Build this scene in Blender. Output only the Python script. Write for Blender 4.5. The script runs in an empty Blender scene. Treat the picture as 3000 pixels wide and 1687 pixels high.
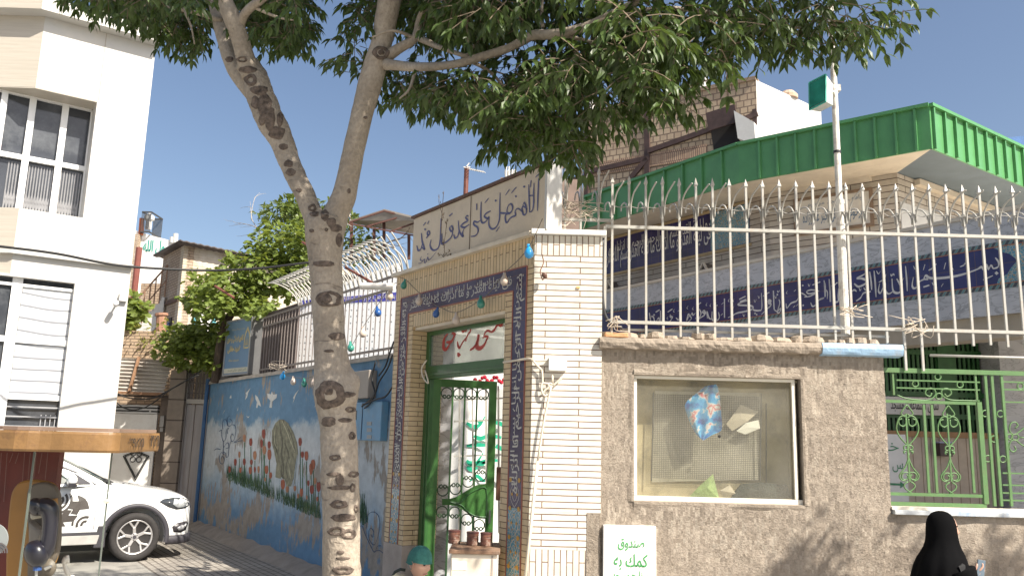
import bpy, bmesh, math, random
from mathutils import Vector, Matrix
from mathutils.noise import noise as pnoise
random.seed(7)
rad = math.radians
sc = bpy.context.scene
COL = sc.collection
CAM_H, PITCH, ROLL, FPX = 1.9, 10.29, 1.52, 2429.0
p_, r_ = rad(PITCH), rad(ROLL)
FWD = Vector((0, math.cos(p_), math.sin(p_)))
R0 = Vector((1, 0, 0)); U0 = Vector((0, -math.sin(p_), math.cos(p_)))
RGT = R0*math.cos(r_) + U0*math.sin(r_)
UPV = -R0*math.sin(r_) + U0*math.cos(r_)
EYE = Vector((0, 0, CAM_H))
cd = bpy.data.cameras.new('camera'); cam = bpy.data.objects.new('camera', cd); COL.objects.link(cam)
cd.sensor_width = 36; cd.lens = FPX/3000*36; cd.clip_start = .05; cd.clip_end = 2000
m = Matrix.Identity(4)
for i in range(3):
    m[i][0] = RGT[i]; m[i][1] = UPV[i]; m[i][2] = -FWD[i]; m[i][3] = EYE[i]
cam.matrix_world = m
sc.camera = cam
SUN_EL, SUN_AZ = 45.0, 49.5      # azimuth to the right of straight behind the camera
sd = Vector((math.sin(rad(SUN_AZ))*math.cos(rad(SUN_EL)), -math.cos(rad(SUN_AZ))*math.cos(rad(SUN_EL)), math.sin(rad(SUN_EL))))
w = bpy.data.worlds.new('World'); sc.world = w; w.use_nodes = True
wn = w.node_tree; bg = wn.nodes['Background']
sky = wn.nodes.new('ShaderNodeTexSky'); sky.sky_type = 'NISHITA'; sky.sun_disc = False
sky.sun_elevation = rad(SUN_EL); sky.sun_rotation = math.atan2(sd.x, sd.y)
sky.air_density = 1.0; sky.dust_density = 5.0; sky.ozone_density = .5; sky.altitude = 900
wn.links.new(sky.outputs[0], bg.inputs[0]); bg.inputs[1].default_value = 0.09
sl = bpy.data.lights.new('sun', 'SUN'); sl.energy = 5.0; sl.angle = rad(.5); sl.color = (1, .93, .82)
so = bpy.data.objects.new('sun', sl); COL.objects.link(so); so.location = sd*30
so.rotation_euler = (-sd).to_track_quat('-Z', 'Y').to_euler()
sc.view_settings.view_transform = 'Standard'; sc.view_settings.look = 'None'
sc.view_settings.exposure = 0.9; sc.view_settings.gamma = 1
sc.cycles.max_bounces = 8; sc.cycles.transparent_max_bounces = 12
def ray(px, py): return FWD*FPX + RGT*(px-1500) - UPV*(py-843.5)
def onY(px, py, Y): d = ray(px, py); return EYE + d*(Y/d.y)
def onZ(px, py, z): d = ray(px, py); return EYE + d*((z-CAM_H)/d.z)
def hdir(az): return Vector((math.cos(rad(az)), math.sin(rad(az)), 0))
class Plane:                      # a vertical plane through point o running along azimuth az; u along it, n towards the camera
    def __init__(s, o, az):
        s.o = Vector((o[0], o[1], 0)); s.u = hdir(az); s.n = Vector((s.u.y, -s.u.x, 0))
        if s.n.dot(EYE - s.o) < 0: s.n = -s.n
    def hit(s, px, py, off=0):
        d = ray(px, py); return EYE + d*((s.o + s.n*off - EYE).dot(s.n)/d.dot(s.n))
    def uz(s, px, py): p = s.hit(px, py); return (p - s.o).dot(s.u), p.z
    def at(s, u, z, off=0): q = s.o + s.u*u + s.n*off; return Vector((q.x, q.y, z))
    def shift(s, off): q = Plane.__new__(Plane); q.o = s.o + s.n*off; q.u = s.u; q.n = s.n; return q
YP = lambda Y: Plane((0, Y), 0)
def tag(o, label=None, cat=None, group=None, kind=None):
    if label: o['label'] = label
    if cat: o['category'] = cat
    if group: o['group'] = group
    if kind: o['kind'] = kind
    return o
def thing(name, label, cat, loc=(0, 0, 0), group=None):
    o = bpy.data.objects.new(name, None); o.empty_display_size = .2; COL.objects.link(o); o.location = loc
    return tag(o, label, cat, group)
def wloc(o):
    v = Vector((0, 0, 0))
    while o is not None: v += o.location; o = o.parent
    return v
class MB:
    def __init__(s): s.v = []; s.f = []; s.uv = {}
    def face(s, pts, uv=None):
        b = len(s.v); s.v += [Vector(p) for p in pts]; s.f.append(tuple(range(b, b+len(pts))))
        if uv: s.uv[len(s.f)-1] = uv
        return s
    def hexa(s, c):               # 8 corners: bottom 4 ccw, top 4 ccw
        b = len(s.v); s.v += [Vector(p) for p in c]
        for q in ((3, 2, 1, 0), (4, 5, 6, 7), (0, 1, 5, 4), (1, 2, 6, 5), (2, 3, 7, 6), (3, 0, 4, 7)): s.f.append(tuple(b+i for i in q))
        return s
    def box(s, lo, hi):
        x0, y0, z0 = lo; x1, y1, z1 = hi
        return s.hexa([(x0, y0, z0), (x1, y0, z0), (x1, y1, z0), (x0, y1, z0), (x0, y0, z1), (x1, y0, z1), (x1, y1, z1), (x0, y1, z1)])
    def pbox(s, P, u0, u1, z0, z1, o0, o1):   # box on a plane: along u, up z, from offset o0 to o1 along n
        if u0 > u1: u0, u1 = u1, u0
        if z0 > z1: z0, z1 = z1, z0
        if o0 > o1: o0, o1 = o1, o0
        return s.hexa([P.at(u0, z0, o1), P.at(u1, z0, o1), P.at(u1, z0, o0), P.at(u0, z0, o0), P.at(u0, z1, o1), P.at(u1, z1, o1), P.at(u1, z1, o0), P.at(u0, z1, o0)])
    def bar(s, a, b, w, h=None, up=None):     # rectangular bar from a to b
        a = Vector(a); b = Vector(b); h = h or w; d = (b-a).normalized()
        up = Vector(up) if up else (Vector((0, 0, 1)) if abs(d.z) < .9 else Vector((0, 1, 0)))
        x = d.cross(up).normalized(); y = x.cross(d)
        x = x*w/2; y = y*h/2
        return s.hexa([a-x-y, a+x-y, a+x+y, a-x+y, b-x-y, b+x-y, b+x+y, b-x+y])
    def tube(s, pts, r, n=8, cap=True):
        pts = [Vector(p) for p in pts]; k = len(pts); rs = r if isinstance(r, (list, tuple)) else [r]*k
        b = len(s.v); prev = None
        for i, p in enumerate(pts):
            d = (pts[min(i+1, k-1)] - pts[max(i-1, 0)]).normalized()
            if prev is None:
                a = d.cross(Vector((0, 0, 1)) if abs(d.z) < .9 else Vector((1, 0, 0))).normalized()
            else: a = (prev - d*prev.dot(d)).normalized()
            prev = a; c = d.cross(a)
            for j in range(n):
                t = 2*math.pi*j/n; s.v.append(p + (a*math.cos(t) + c*math.sin(t))*rs[i])
        for i in range(k-1):
            for j in range(n):
                s.f.append((b+i*n+j, b+i*n+(j+1) % n, b+(i+1)*n+(j+1) % n, b+(i+1)*n+j))
        if cap:
            s.f.append(tuple(b+j for j in range(n))[::-1]); s.f.append(tuple(b+(k-1)*n+j for j in range(n)))
        return s
    def prism(s, poly, dvec):     # poly in 3D extruded by dvec
        dvec = Vector(dvec); b = len(s.v); n = len(poly)
        s.v += [Vector(p) for p in poly] + [Vector(p)+dvec for p in poly]
        s.f.append(tuple(range(b, b+n))[::-1]); s.f.append(tuple(range(b+n, b+2*n)))
        for i in range(n): s.f.append((b+i, b+(i+1) % n, b+n+(i+1) % n, b+n+i))
        return s
    def lathe(s, c, prof, n=16, ax=(0, 0, 1)):   # prof: (r, h)
        c = Vector(c); ax = Vector(ax).normalized()
        a = ax.cross(Vector((0, 1, 0)) if abs(ax.y) < .9 else Vector((1, 0, 0))).normalized(); d = ax.cross(a); b = len(s.v)
        for r, h in prof:
            for j in range(n):
                t = 2*math.pi*j/n; s.v.append(c + ax*h + (a*math.cos(t)+d*math.sin(t))*r)
        for i in range(len(prof)-1):
            for j in range(n): s.f.append((b+i*n+j, b+i*n+(j+1) % n, b+(i+1)*n+(j+1) % n, b+(i+1)*n+j))
        s.f.append(tuple(b+j for j in range(n))[::-1]); s.f.append(tuple(b+(len(prof)-1)*n+j for j in range(n)))
        return s
    def grid(s, rows, closed=False):   # rows of equal length
        b = len(s.v); n = len(rows[0])
        for r in rows: s.v += [Vector(p) for p in r]
        for i in range(len(rows)-1):
            for j in range(n if closed else n-1):
                s.f.append((b+i*n+j, b+i*n+(j+1) % n, b+(i+1)*n+(j+1) % n, b+(i+1)*n+j))
        return s
    def build(s, name, mat, parent=None, smooth=False, bevel=0, recalc=True):
        off = wloc(parent) if parent else Vector((0, 0, 0)); loc = Vector((0, 0, 0))
        if parent is None and s.v:
            xs = [v.x for v in s.v]; ys = [v.y for v in s.v]
            loc = Vector(((min(xs)+max(xs))/2, (min(ys)+max(ys))/2, min(v.z for v in s.v))); off = loc
        me = bpy.data.meshes.new(name); me.from_pydata([v-off for v in s.v], [], s.f)
        if recalc:
            bm = bmesh.new(); bm.from_mesh(me); bmesh.ops.recalc_face_normals(bm, faces=bm.faces)
            bm.to_mesh(me); bm.free()
        if smooth:
            me.polygons.foreach_set('use_smooth', [True]*len(me.polygons))
        autouv(me, off)
        if s.uv:
            d = me.uv_layers[0].data
            for fi, uv in s.uv.items():
                for k, li in enumerate(me.polygons[fi].loop_indices): d[li].uv = uv[k]
        if mat: me.materials.append(mat)
        o = bpy.data.objects.new(name, me); COL.objects.link(o); o.location = loc
        if parent: o.parent = parent
        if bevel:
            bv = o.modifiers.new('b', 'BEVEL'); bv.width = bevel; bv.segments = 2; bv.limit_method = 'ANGLE'; bv.angle_limit = rad(40)
        return o
def autouv(me, off):
    uv = me.uv_layers.new(name='uv') if not me.uv_layers else me.uv_layers[0]
    d = uv.data; vs = me.vertices
    for p in me.polygons:
        n = p.normal
        if abs(n.z) > .75:
            for li in p.loop_indices:
                c = vs[me.loops[li].vertex_index].co + off; d[li].uv = (c.x, c.y)
        else:
            t = Vector((-n.y, n.x, 0)).normalized()
            if t.x < 0: t = -t
            for li in p.loop_indices:
                c = vs[me.loops[li].vertex_index].co + off; d[li].uv = (c.dot(t), c.z)
def newmat(name):
    m = bpy.data.materials.new(name); m.use_nodes = True; nt = m.node_tree
    return m, nt, nt.nodes['Principled BSDF']
def N(nt, t, **kw):
    n = nt.nodes.new(t)
    for k, v in kw.items():
        if k in n.inputs: n.inputs[k].default_value = v
        else: setattr(n, k, v)
    return n
def ramp(nt, stops):
    r = nt.nodes.new('ShaderNodeValToRGB'); e = r.color_ramp.elements
    while len(e) < len(stops): e.new(.5)
    for i, (p, c) in enumerate(stops):
        e[i].position = p; e[i].color = (c[0], c[1], c[2], 1) if hasattr(c, '__len__') else (c, c, c, 1)
    return r
def mix(nt, f, a, b, bt='MIX'):
    n = nt.nodes.new('ShaderNodeMix'); n.data_type = 'RGBA'; n.blend_type = bt
    for s, v in ((0, f), (6, a), (7, b)):
        if hasattr(v, 'is_output') or isinstance(v, bpy.types.NodeSocket): nt.links.new(v, n.inputs[s])
        elif s == 0: n.inputs[0].default_value = v
        else: n.inputs[s].default_value = (v[0], v[1], v[2], 1)
    return n.outputs[2]
def coords(nt, kind='obj', scale=(1, 1, 1), rot=(0, 0, 0)):
    tc = nt.nodes.new('ShaderNodeTexCoord'); mp = nt.nodes.new('ShaderNodeMapping')
    nt.links.new(tc.outputs['UV' if kind == 'uv' else 'Object'], mp.inputs[0]); mp.inputs['Scale'].default_value = scale
    mp.inputs['Rotation'].default_value = rot
    return mp.outputs[0]
def bumpit(nt, b, h, st=.3, dist=.01, prev=None):
    bp = nt.nodes.new('ShaderNodeBump'); bp.inputs['Strength'].default_value = st; bp.inputs['Distance'].default_value = dist
    nt.links.new(h, bp.inputs['Height'])
    if prev: nt.links.new(prev, bp.inputs['Normal'])
    nt.links.new(bp.outputs[0], b.inputs['Normal']); return bp.outputs[0]
MC = {}
def plain(name, col, rough=.6, var=.12, scale=6, bump=0, metal=0, bscale=60, spec=None, dirt=None, dirtamt=.4, dscale=2.5, coat=0, stretch=(1, 1, 1)):
    if name in MC: return MC[name]
    m, nt, b = newmat(name); c = coords(nt, 'obj', stretch)
    n = N(nt, 'ShaderNodeTexNoise', Scale=scale, Detail=6.0, Roughness=.6); nt.links.new(c, n.inputs['Vector'])
    lo = [max(0, x*(1-var)) for x in col]; hi = [min(1, x*(1+var)) for x in col]
    r = ramp(nt, [(.3, lo), (.7, hi)]); nt.links.new(n.outputs[0], r.inputs[0]); out = r.outputs[0]
    if dirt:
        n2 = N(nt, 'ShaderNodeTexNoise', Scale=dscale, Detail=8.0, Roughness=.7); nt.links.new(c, n2.inputs['Vector'])
        r2 = ramp(nt, [(.5, 0), (.68, dirtamt)]); nt.links.new(n2.outputs[0], r2.inputs[0])
        out = mix(nt, r2.outputs[0], out, dirt)
    nt.links.new(out, b.inputs['Base Color']); b.inputs['Roughness'].default_value = rough; b.inputs['Metallic'].default_value = metal
    if spec is not None: b.inputs['Specular IOR Level'].default_value = spec
    if coat: b.inputs['Coat Weight'].default_value = coat; b.inputs['Coat Roughness'].default_value = .05
    if bump:
        n3 = N(nt, 'ShaderNodeTexNoise', Scale=bscale, Detail=5.0); nt.links.new(c, n3.inputs['Vector'])
        bumpit(nt, b, n3.outputs[0], bump, .01)
    MC[name] = m; return m
def brick(name, c1, c2, mortar, bw, bh, msize, rough=.8, swap=False, bump=.6, off=.5, stain=None, stainamt=.5, var=.15, msmooth=.1, sscale=1.2, mdist=.006):
    if name in MC: return MC[name]
    m, nt, b = newmat(name); c = coords(nt, 'uv', (1, 1, 1), (0, 0, math.pi/2) if swap else (0, 0, 0))
    w_ = N(nt, 'ShaderNodeTexNoise', Scale=5.0, Detail=2.0); nt.links.new(c, w_.inputs['Vector'])
    ad = N(nt, 'ShaderNodeVectorMath', operation='MULTIPLY_ADD'); nt.links.new(w_.outputs[1], ad.inputs[0]); ad.inputs[1].default_value = (msize*.9,)*3; nt.links.new(c, ad.inputs[2])
    k = nt.nodes.new('ShaderNodeTexBrick'); nt.links.new(ad.outputs[0], k.inputs['Vector'])
    k.inputs['Color1'].default_value = (*c1, 1); k.inputs['Color2'].default_value = (*c2, 1); k.inputs['Mortar'].default_value = (*mortar, 1)
    k.inputs['Scale'].default_value = 1; k.inputs['Mortar Size'].default_value = msize; k.inputs['Mortar Smooth'].default_value = msmooth
    k.inputs['Brick Width'].default_value = bw; k.inputs['Row Height'].default_value = bh; k.offset = off
    n = N(nt, 'ShaderNodeTexNoise', Scale=9.0, Detail=6.0); nt.links.new(c, n.inputs['Vector'])
    r = ramp(nt, [(.3, 1-var), (.7, 1+var*.3)]); nt.links.new(n.outputs[0], r.inputs[0])
    out = mix(nt, 1.0, k.outputs[0], r.outputs[0], 'MULTIPLY')
    if stain:
        n2 = N(nt, 'ShaderNodeTexNoise', Scale=sscale, Detail=8.0, Roughness=.7); nt.links.new(c, n2.inputs['Vector'])
        r2 = ramp(nt, [(.48, 0), (.66, stainamt)]); nt.links.new(n2.outputs[0], r2.inputs[0]); out = mix(nt, r2.outputs[0], out, stain)
    nt.links.new(out, b.inputs['Base Color']); b.inputs['Roughness'].default_value = rough
    inv = N(nt, 'ShaderNodeMath', operation='SUBTRACT'); inv.inputs[0].default_value = 1; nt.links.new(k.outputs['Fac'], inv.inputs[1])
    ad2 = N(nt, 'ShaderNodeMath', operation='MULTIPLY_ADD'); n4 = N(nt, 'ShaderNodeTexNoise', Scale=70.0, Detail=4.0); nt.links.new(c, n4.inputs['Vector'])
    nt.links.new(n4.outputs[0], ad2.inputs[0]); ad2.inputs[1].default_value = .25; nt.links.new(inv.outputs[0], ad2.inputs[2])
    bumpit(nt, b, ad2.outputs[0], bump, mdist)
    MC[name] = m; return m
def glass(name, tint=(.8, .85, .85), rough=.03, alpha=.25, refl=.12):
    if name in MC: return MC[name]
    m, nt, b = newmat(name); nt.nodes.remove(b); out = nt.nodes['Material Output']
    t = nt.nodes.new('ShaderNodeBsdfTransparent'); t.inputs[0].default_value = (*tint, 1)
    g = nt.nodes.new('ShaderNodeBsdfGlossy'); g.inputs['Roughness'].default_value = rough
    lwt = nt.nodes.new('ShaderNodeLayerWeight'); lwt.inputs[0].default_value = .5; f = N(nt, 'ShaderNodeMath', operation='POWER'); nt.links.new(lwt.outputs['Facing'], f.inputs[0]); f.inputs[1].default_value = 4.0
    c = coords(nt, 'obj'); n = N(nt, 'ShaderNodeTexNoise', Scale=3.0, Detail=8.0); nt.links.new(c, n.inputs['Vector'])
    d = nt.nodes.new('ShaderNodeBsdfDiffuse'); d.inputs[0].default_value = (.6, .57, .5, 1)
    r = ramp(nt, [(.3, alpha*.5), (.75, alpha*1.2)]); nt.links.new(n.outputs[0], r.inputs[0])
    m1 = nt.nodes.new('ShaderNodeMixShader'); nt.links.new(r.outputs[0], m1.inputs[0]); nt.links.new(t.outputs[0], m1.inputs[1]); nt.links.new(d.outputs[0], m1.inputs[2])
    ma = N(nt, 'ShaderNodeMath', operation='ADD'); nt.links.new(f.outputs[0], ma.inputs[0]); ma.inputs[1].default_value = refl
    m2 = nt.nodes.new('ShaderNodeMixShader'); nt.links.new(ma.outputs[0], m2.inputs[0]); nt.links.new(m1.outputs[0], m2.inputs[1]); nt.links.new(g.outputs[0], m2.inputs[2])
    nt.links.new(m2.outputs[0], out.inputs[0]); MC[name] = m; return m
FORMS = {  # isolated code point, joins on both sides?
 'ا': (0xFE8D, 0), 'آ': (0xFE81, 0), 'ب': (0xFE8F, 1), 'پ': (0xFB56, 1), 'ت': (0xFE95, 1), 'ث': (0xFE99, 1), 'ج': (0xFE9D, 1), 'ح': (0xFEA1, 1), 'خ': (0xFEA5, 1),
 'د': (0xFEA9, 0), 'ذ': (0xFEAB, 0), 'ر': (0xFEAD, 0), 'ز': (0xFEAF, 0), 'س': (0xFEB1, 1), 'ش': (0xFEB5, 1), 'ص': (0xFEB9, 1), 'ض': (0xFEBD, 1), 'ط': (0xFEC1, 1), 'ظ': (0xFEC5, 1),
 'ع': (0xFEC9, 1), 'غ': (0xFECD, 1), 'ف': (0xFED1, 1), 'ق': (0xFED5, 1), 'ک': (0xFED9, 1), 'گ': (0xFB92, 1), 'ل': (0xFEDD, 1), 'م': (0xFEE1, 1), 'ن': (0xFEE5, 1), 'ه': (0xFEE9, 1),
 'و': (0xFEED, 0), 'ی': (0xFEEF, 1), 'ة': (0xFE93, 0), 'إ': (0xFE87, 0), 'أ': (0xFE83, 0)}
def shape(t):
    out = []; n = len(t)
    for i, ch in enumerate(t):
        if ch not in FORMS: out.append(ch); continue
        base, dual = FORMS[ch]
        pj = i > 0 and t[i-1] in FORMS and FORMS[t[i-1]][1]
        nj = dual and i < n-1 and t[i+1] in FORMS
        if ch == 'ی': c = 0xFEF4 if pj and nj else 0xFEF3 if nj else 0xFEF0 if pj else 0xFEEF
        elif pj and nj: c = base+3
        elif nj: c = base+2
        elif pj: c = base+1
        else: c = base
        out.append(chr(c))
    return ''.join(reversed(out))
def text_mb(mb, s, P, u0, u1, z0, z1, off=.004, vertical=False, shear=0, weight=0.0, flip=False):
    """lettering laid on plane P inside u0..u1 x z0..z1"""
    cu = bpy.data.curves.new('lettering', 'FONT'); cu.body = shape(s); cu.resolution_u = 3; cu.offset = weight; cu.shear = shear
    o = bpy.data.objects.new('lettering', cu); COL.objects.link(o)
    me = bpy.data.meshes.new_from_object(o.evaluated_get(bpy.context.evaluated_depsgraph_get()))
    bpy.data.objects.remove(o); bpy.data.curves.remove(cu)
    if not me.vertices: return
    xs = [v.co.x for v in me.vertices]; ys = [v.co.y for v in me.vertices]
    x0, x1, y0, y1 = min(xs), max(xs), min(ys), max(ys)
    b = len(mb.v)
    rt = RIGHTWARD(P)
    for v in me.vertices:
        a = (v.co.x-x0)/(x1-x0); c = (v.co.y-y0)/(y1-y0)
        if vertical: a, c = 1-c, a
        if flip: a, c = 1-a, 1-c
        u = u0+(u1-u0)*a if rt else u1+(u0-u1)*a
        mb.v.append(P.at(u, z0+(z1-z0)*c, off))
    for p in me.polygons: mb.f.append(tuple(b+i for i in p.vertices))
    bpy.data.meshes.remove(me)
def RIGHTWARD(P): return P.u.dot(Vector((0, 0, 1)).cross(P.n)) > 0     # does u run to the viewer's right?
def spline(pts, k=5):
    if len(pts) < 3: return [Vector(p) for p in pts]
    P = [Vector(p) for p in pts]; P = [2*P[0]-P[1]] + P + [2*P[-1]-P[-2]]; out = []
    for i in range(1, len(P)-2):
        for j in range(k):
            t = j/k
            out.append(.5*((2*P[i]) + (-P[i-1]+P[i+1])*t + (2*P[i-1]-5*P[i]+4*P[i+1]-P[i+2])*t*t + (-P[i-1]+3*P[i]-3*P[i+1]+P[i+2])*t**3))
    out.append(P[-2]); return out
def pen(mb, P, strokes, org, s, nib, off=.004, nx=.45, ny=-.9, taper=True):
    """brush strokes traced from the lettering and laid on its plane; nib in photo pixels"""
    for st in strokes:
        wd = nib
        if isinstance(st, tuple): wd, st = nib*st[0], st[1]
        pts = spline([(x, y, 0) for x, y in st], 4); n = len(pts); L = []; R = []
        for i, q in enumerate(pts):
            d = (pts[min(i+1, n-1)]-pts[max(i-1, 0)]); d.normalize() if d.length else None
            nrm = Vector((-d.y, d.x, 0)); nb = Vector((nx, ny, 0)).normalized()
            wv = nrm*(.42+.58*abs(nrm.dot(nb)))
            tp = 1.0
            if taper and n > 3: tp = min(1, .55+.9*min(i, n-1-i)/n*2)
            wv = wv*wd*tp/2
            a = q+wv; b = q-wv
            L.append(P.hit(org[0]+a.x/s, org[1]+a.y/s, off)); R.append(P.hit(org[0]+b.x/s, org[1]+b.y/s, off))
        base = len(mb.v)
        for a, b in zip(L, R): mb.v += [a, b]
        for i in range(len(L)-1): mb.f.append((base+2*i, base+2*i+1, base+2*i+3, base+2*i+2))
def dot(mb, P, pts, org, s, r, off=.0045):
    for x, y in pts:
        mb.face([P.hit(org[0]+(x+dx)/s, org[1]+(y+dy)/s, off) for dx, dy in ((-r, 0), (0, -r), (r, 0), (0, r))])
YW = 7.2; GZ = -.12
M_plaster = None
def ground_mat():
    m, nt, b = newmat('worn asphalt'); c = coords(nt, 'obj')
    n = N(nt, 'ShaderNodeTexNoise', Scale=.8, Detail=10.0, Roughness=.65); nt.links.new(c, n.inputs['Vector'])
    r = ramp(nt, [(.3, (.28, .265, .24)), (.5, (.38, .36, .32)), (.7, (.46, .43, .385))]); nt.links.new(n.outputs[0], r.inputs[0])
    n2 = N(nt, 'ShaderNodeTexNoise', Scale=90.0, Detail=3.0); nt.links.new(c, n2.inputs['Vector'])
    r2 = ramp(nt, [(.3, .6), (.7, 1.15)]); nt.links.new(n2.outputs[0], r2.inputs[0])
    nt.links.new(mix(nt, 1, r.outputs[0], r2.outputs[0], 'MULTIPLY'), b.inputs['Base Color']); b.inputs['Roughness'].default_value = .9
    bumpit(nt, b, n2.outputs[0], .5, .01); return m
g = MB(); g.face([(-250, -250, 0), (250, -250, 0), (250, 250, 0), (-250, 250, 0)])
tag(g.build('street_ground', ground_mat()), kind='structure')
bm_a = onZ(588, 1536, 0); bm_b = onZ(874, 1676, 0); mid = (bm_a+bm_b)/2
PM = Plane(mid, 124)                                   # the painted wall
ufar = PM.uz(600, 1300)[0]; unear = PM.uz(1172, 1100)[0]
M_pave = brick('brick pavers', (.33, .30, .26), (.39, .355, .31), (.15, .13, .11), .21, .105, .012, .9, stain=(.17, .15, .13), stainamt=.5)
sw = MB()
o_ = [PM.at(unear-3, .004, .0), PM.at(ufar+.5, .004, 0), PM.at(ufar+.5, .004, 1.9), PM.at(unear-3, .004, 1.9)]
uvs = [(unear-3, 0), (ufar+.5, 0), (ufar+.5, 1.9), (unear-3, 1.9)]
sw.face(o_, uvs); tag(sw.build('brick_pavement', M_pave), kind='structure')
M_mort = plain('old mortar', (.30, .26, .22), .95, .25, 5, .9, bscale=40, dirt=(.2, .17, .14))
ft = MB(); rows = []
for i in range(60):
    u = ufar + .2 - (ufar+.2-unear)*i/59
    a = .26+.07*pnoise((u*1.7, 0, 0)); h = .13+.04*pnoise((u*2.3, 3, 0))
    rows.append([PM.at(u, h, .003), PM.at(u, h*.75, a*.35), PM.at(u, h*.3, a*.75), PM.at(u, .001, a)])
ft.grid(rows); tag(ft.build('wall_foot_path_fillet', M_mort, smooth=True), kind='structure')
cy = MB(); cy.face([(1.0, YW+.6, .01), (14, YW+.6, .01), (12, 30, .01), (-3, 30, .01), (-1.0, 10.2, .01)])
tag(cy.build('courtyard_floor', plain('courtyard concrete', (.4, .38, .35), .9, .2, 3, .3)), kind='structure')
def mural_mat():
    m, nt, b = newmat('blue painted mural wall'); c = coords(nt, 'uv')
    sp = nt.nodes.new('ShaderNodeSeparateXYZ'); nt.links.new(c, sp.inputs[0])
    n = N(nt, 'ShaderNodeTexNoise', Scale=1.6, Detail=8.0, Roughness=.6); nt.links.new(c, n.inputs['Vector'])
    ad = N(nt, 'ShaderNodeMath', operation='MULTIPLY_ADD'); nt.links.new(n.outputs[0], ad.inputs[0]); ad.inputs[1].default_value = .9; nt.links.new(sp.outputs[1], ad.inputs[2])
    dv = N(nt, 'ShaderNodeMath', operation='DIVIDE'); nt.links.new(ad.outputs[0], dv.inputs[0]); dv.inputs[1].default_value = 3.6
    r = ramp(nt, [(.0, (.10, .22, .36)), (.26, (.12, .25, .40)), (.37, (.32, .42, .50)), (.46, (.47, .52, .54)), (.60, (.54, .56, .56)), (.68, (.46, .51, .53)), (.715, (.13, .25, .37)), (1, (.11, .23, .36))])
    nt.links.new(dv.outputs[0], r.inputs[0])
    ns = N(nt, 'ShaderNodeTexNoise', Scale=6.0, Detail=8.0, Roughness=.7); nt.links.new(c, ns.inputs['Vector'])
    rs = ramp(nt, [(.3, .78), (.7, 1.12)]); nt.links.new(ns.outputs[0], rs.inputs[0])
    col = mix(nt, 1, r.outputs[0], rs.outputs[0], 'MULTIPLY')
    cs = coords(nt, 'uv', (9, 2.6, 1)); n2 = N(nt, 'ShaderNodeTexNoise', Scale=1.0, Detail=7.0, Roughness=.62); nt.links.new(cs, n2.inputs['Vector'])
    cl = coords(nt, 'uv', (.9, 1.3, 1)); n3 = N(nt, 'ShaderNodeTexNoise', Scale=1.0, Detail=3.0); nt.links.new(cl, n3.inputs['Vector'])
    su = N(nt, 'ShaderNodeMath', operation='MULTIPLY_ADD'); nt.links.new(n3.outputs[0], su.inputs[0]); su.inputs[1].default_value = 1.1; nt.links.new(n2.outputs[0], su.inputs[2])
    rz = ramp(nt, [(0.0, .05), (.08, .12), (.17, .19), (.30, .07), (.36, 0.0), (.45, -.2)]); dz = N(nt, 'ShaderNodeMath', operation='DIVIDE'); nt.links.new(sp.outputs[1], dz.inputs[0]); dz.inputs[1].default_value = 3.0
    nt.links.new(dz.outputs[0], rz.inputs[0]); sm = N(nt, 'ShaderNodeMath', operation='ADD'); nt.links.new(su.outputs[0], sm.inputs[0]); nt.links.new(rz.outputs[0], sm.inputs[1])
    rp = ramp(nt, [(.0, 0), (1, 1)]); rp.color_ramp.elements[0].position = .5; rp.color_ramp.elements[1].position = .53
    hf = N(nt, 'ShaderNodeMath', operation='MULTIPLY'); nt.links.new(sm.outputs[0], hf.inputs[0]); hf.inputs[1].default_value = .43
    nt.links.new(hf.outputs[0], rp.inputs[0])
    np_ = ramp(nt, [(.3, (.23, .20, .17)), (.7, (.38, .34, .29))]); nt.links.new(ns.outputs[0], np_.inputs[0])
    nt.links.new(mix(nt, rp.outputs[0], col, np_.outputs[0]), b.inputs['Base Color']); b.inputs['Roughness'].default_value = .8
    iv = N(nt, 'ShaderNodeMath', operation='MULTIPLY_ADD'); nt.links.new(rp.outputs[0], iv.inputs[0]); iv.inputs[1].default_value = -1.2; nt.links.new(ns.outputs[0], iv.inputs[2])
    bumpit(nt, b, iv.outputs[0], .5, .008); return m
M_mural = mural_mat()
pzt = PM.uz(932, 1079)[1]
mw = thing('painted_wall', 'blue street wall painted with white birds and red tulips round a draped figure', 'wall', PM.at(0, 0))
q = MB(); q.pbox(PM, ufar, unear, 0, pzt, 0, -.3); q.build('wall', M_mural, mw)
M_cap = plain('weathered cement cap', (.42, .37, .31), .95, .2, 6, .7, dirt=(.22, .19, .16))
q = MB(); rows = []
for i in range(70):
    u = ufar + .02 - (ufar+.02-unear)*i/69; e = .05+.02*pnoise((u*3, 5, 0)); h = .05+.012*pnoise((u*4, 9, 1))
    rows.append([PM.at(u, pzt-.01, e), PM.at(u, pzt+h, e-.01), PM.at(u, pzt+h+.01, -.1), PM.at(u, pzt+h, -.33), PM.at(u, pzt-.01, -.34)])
q.grid(rows); q.build('cement_cap', M_cap, mw)
def paint(name, col, var=.25, rough=.8): return plain('mural '+name, col, rough, var, 14)
PX = lambda x, y, s=2.276, ox=600, oy=1050: (ox+x/s, oy+y/s)
MT = [MB(), MB(), MB()]
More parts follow.
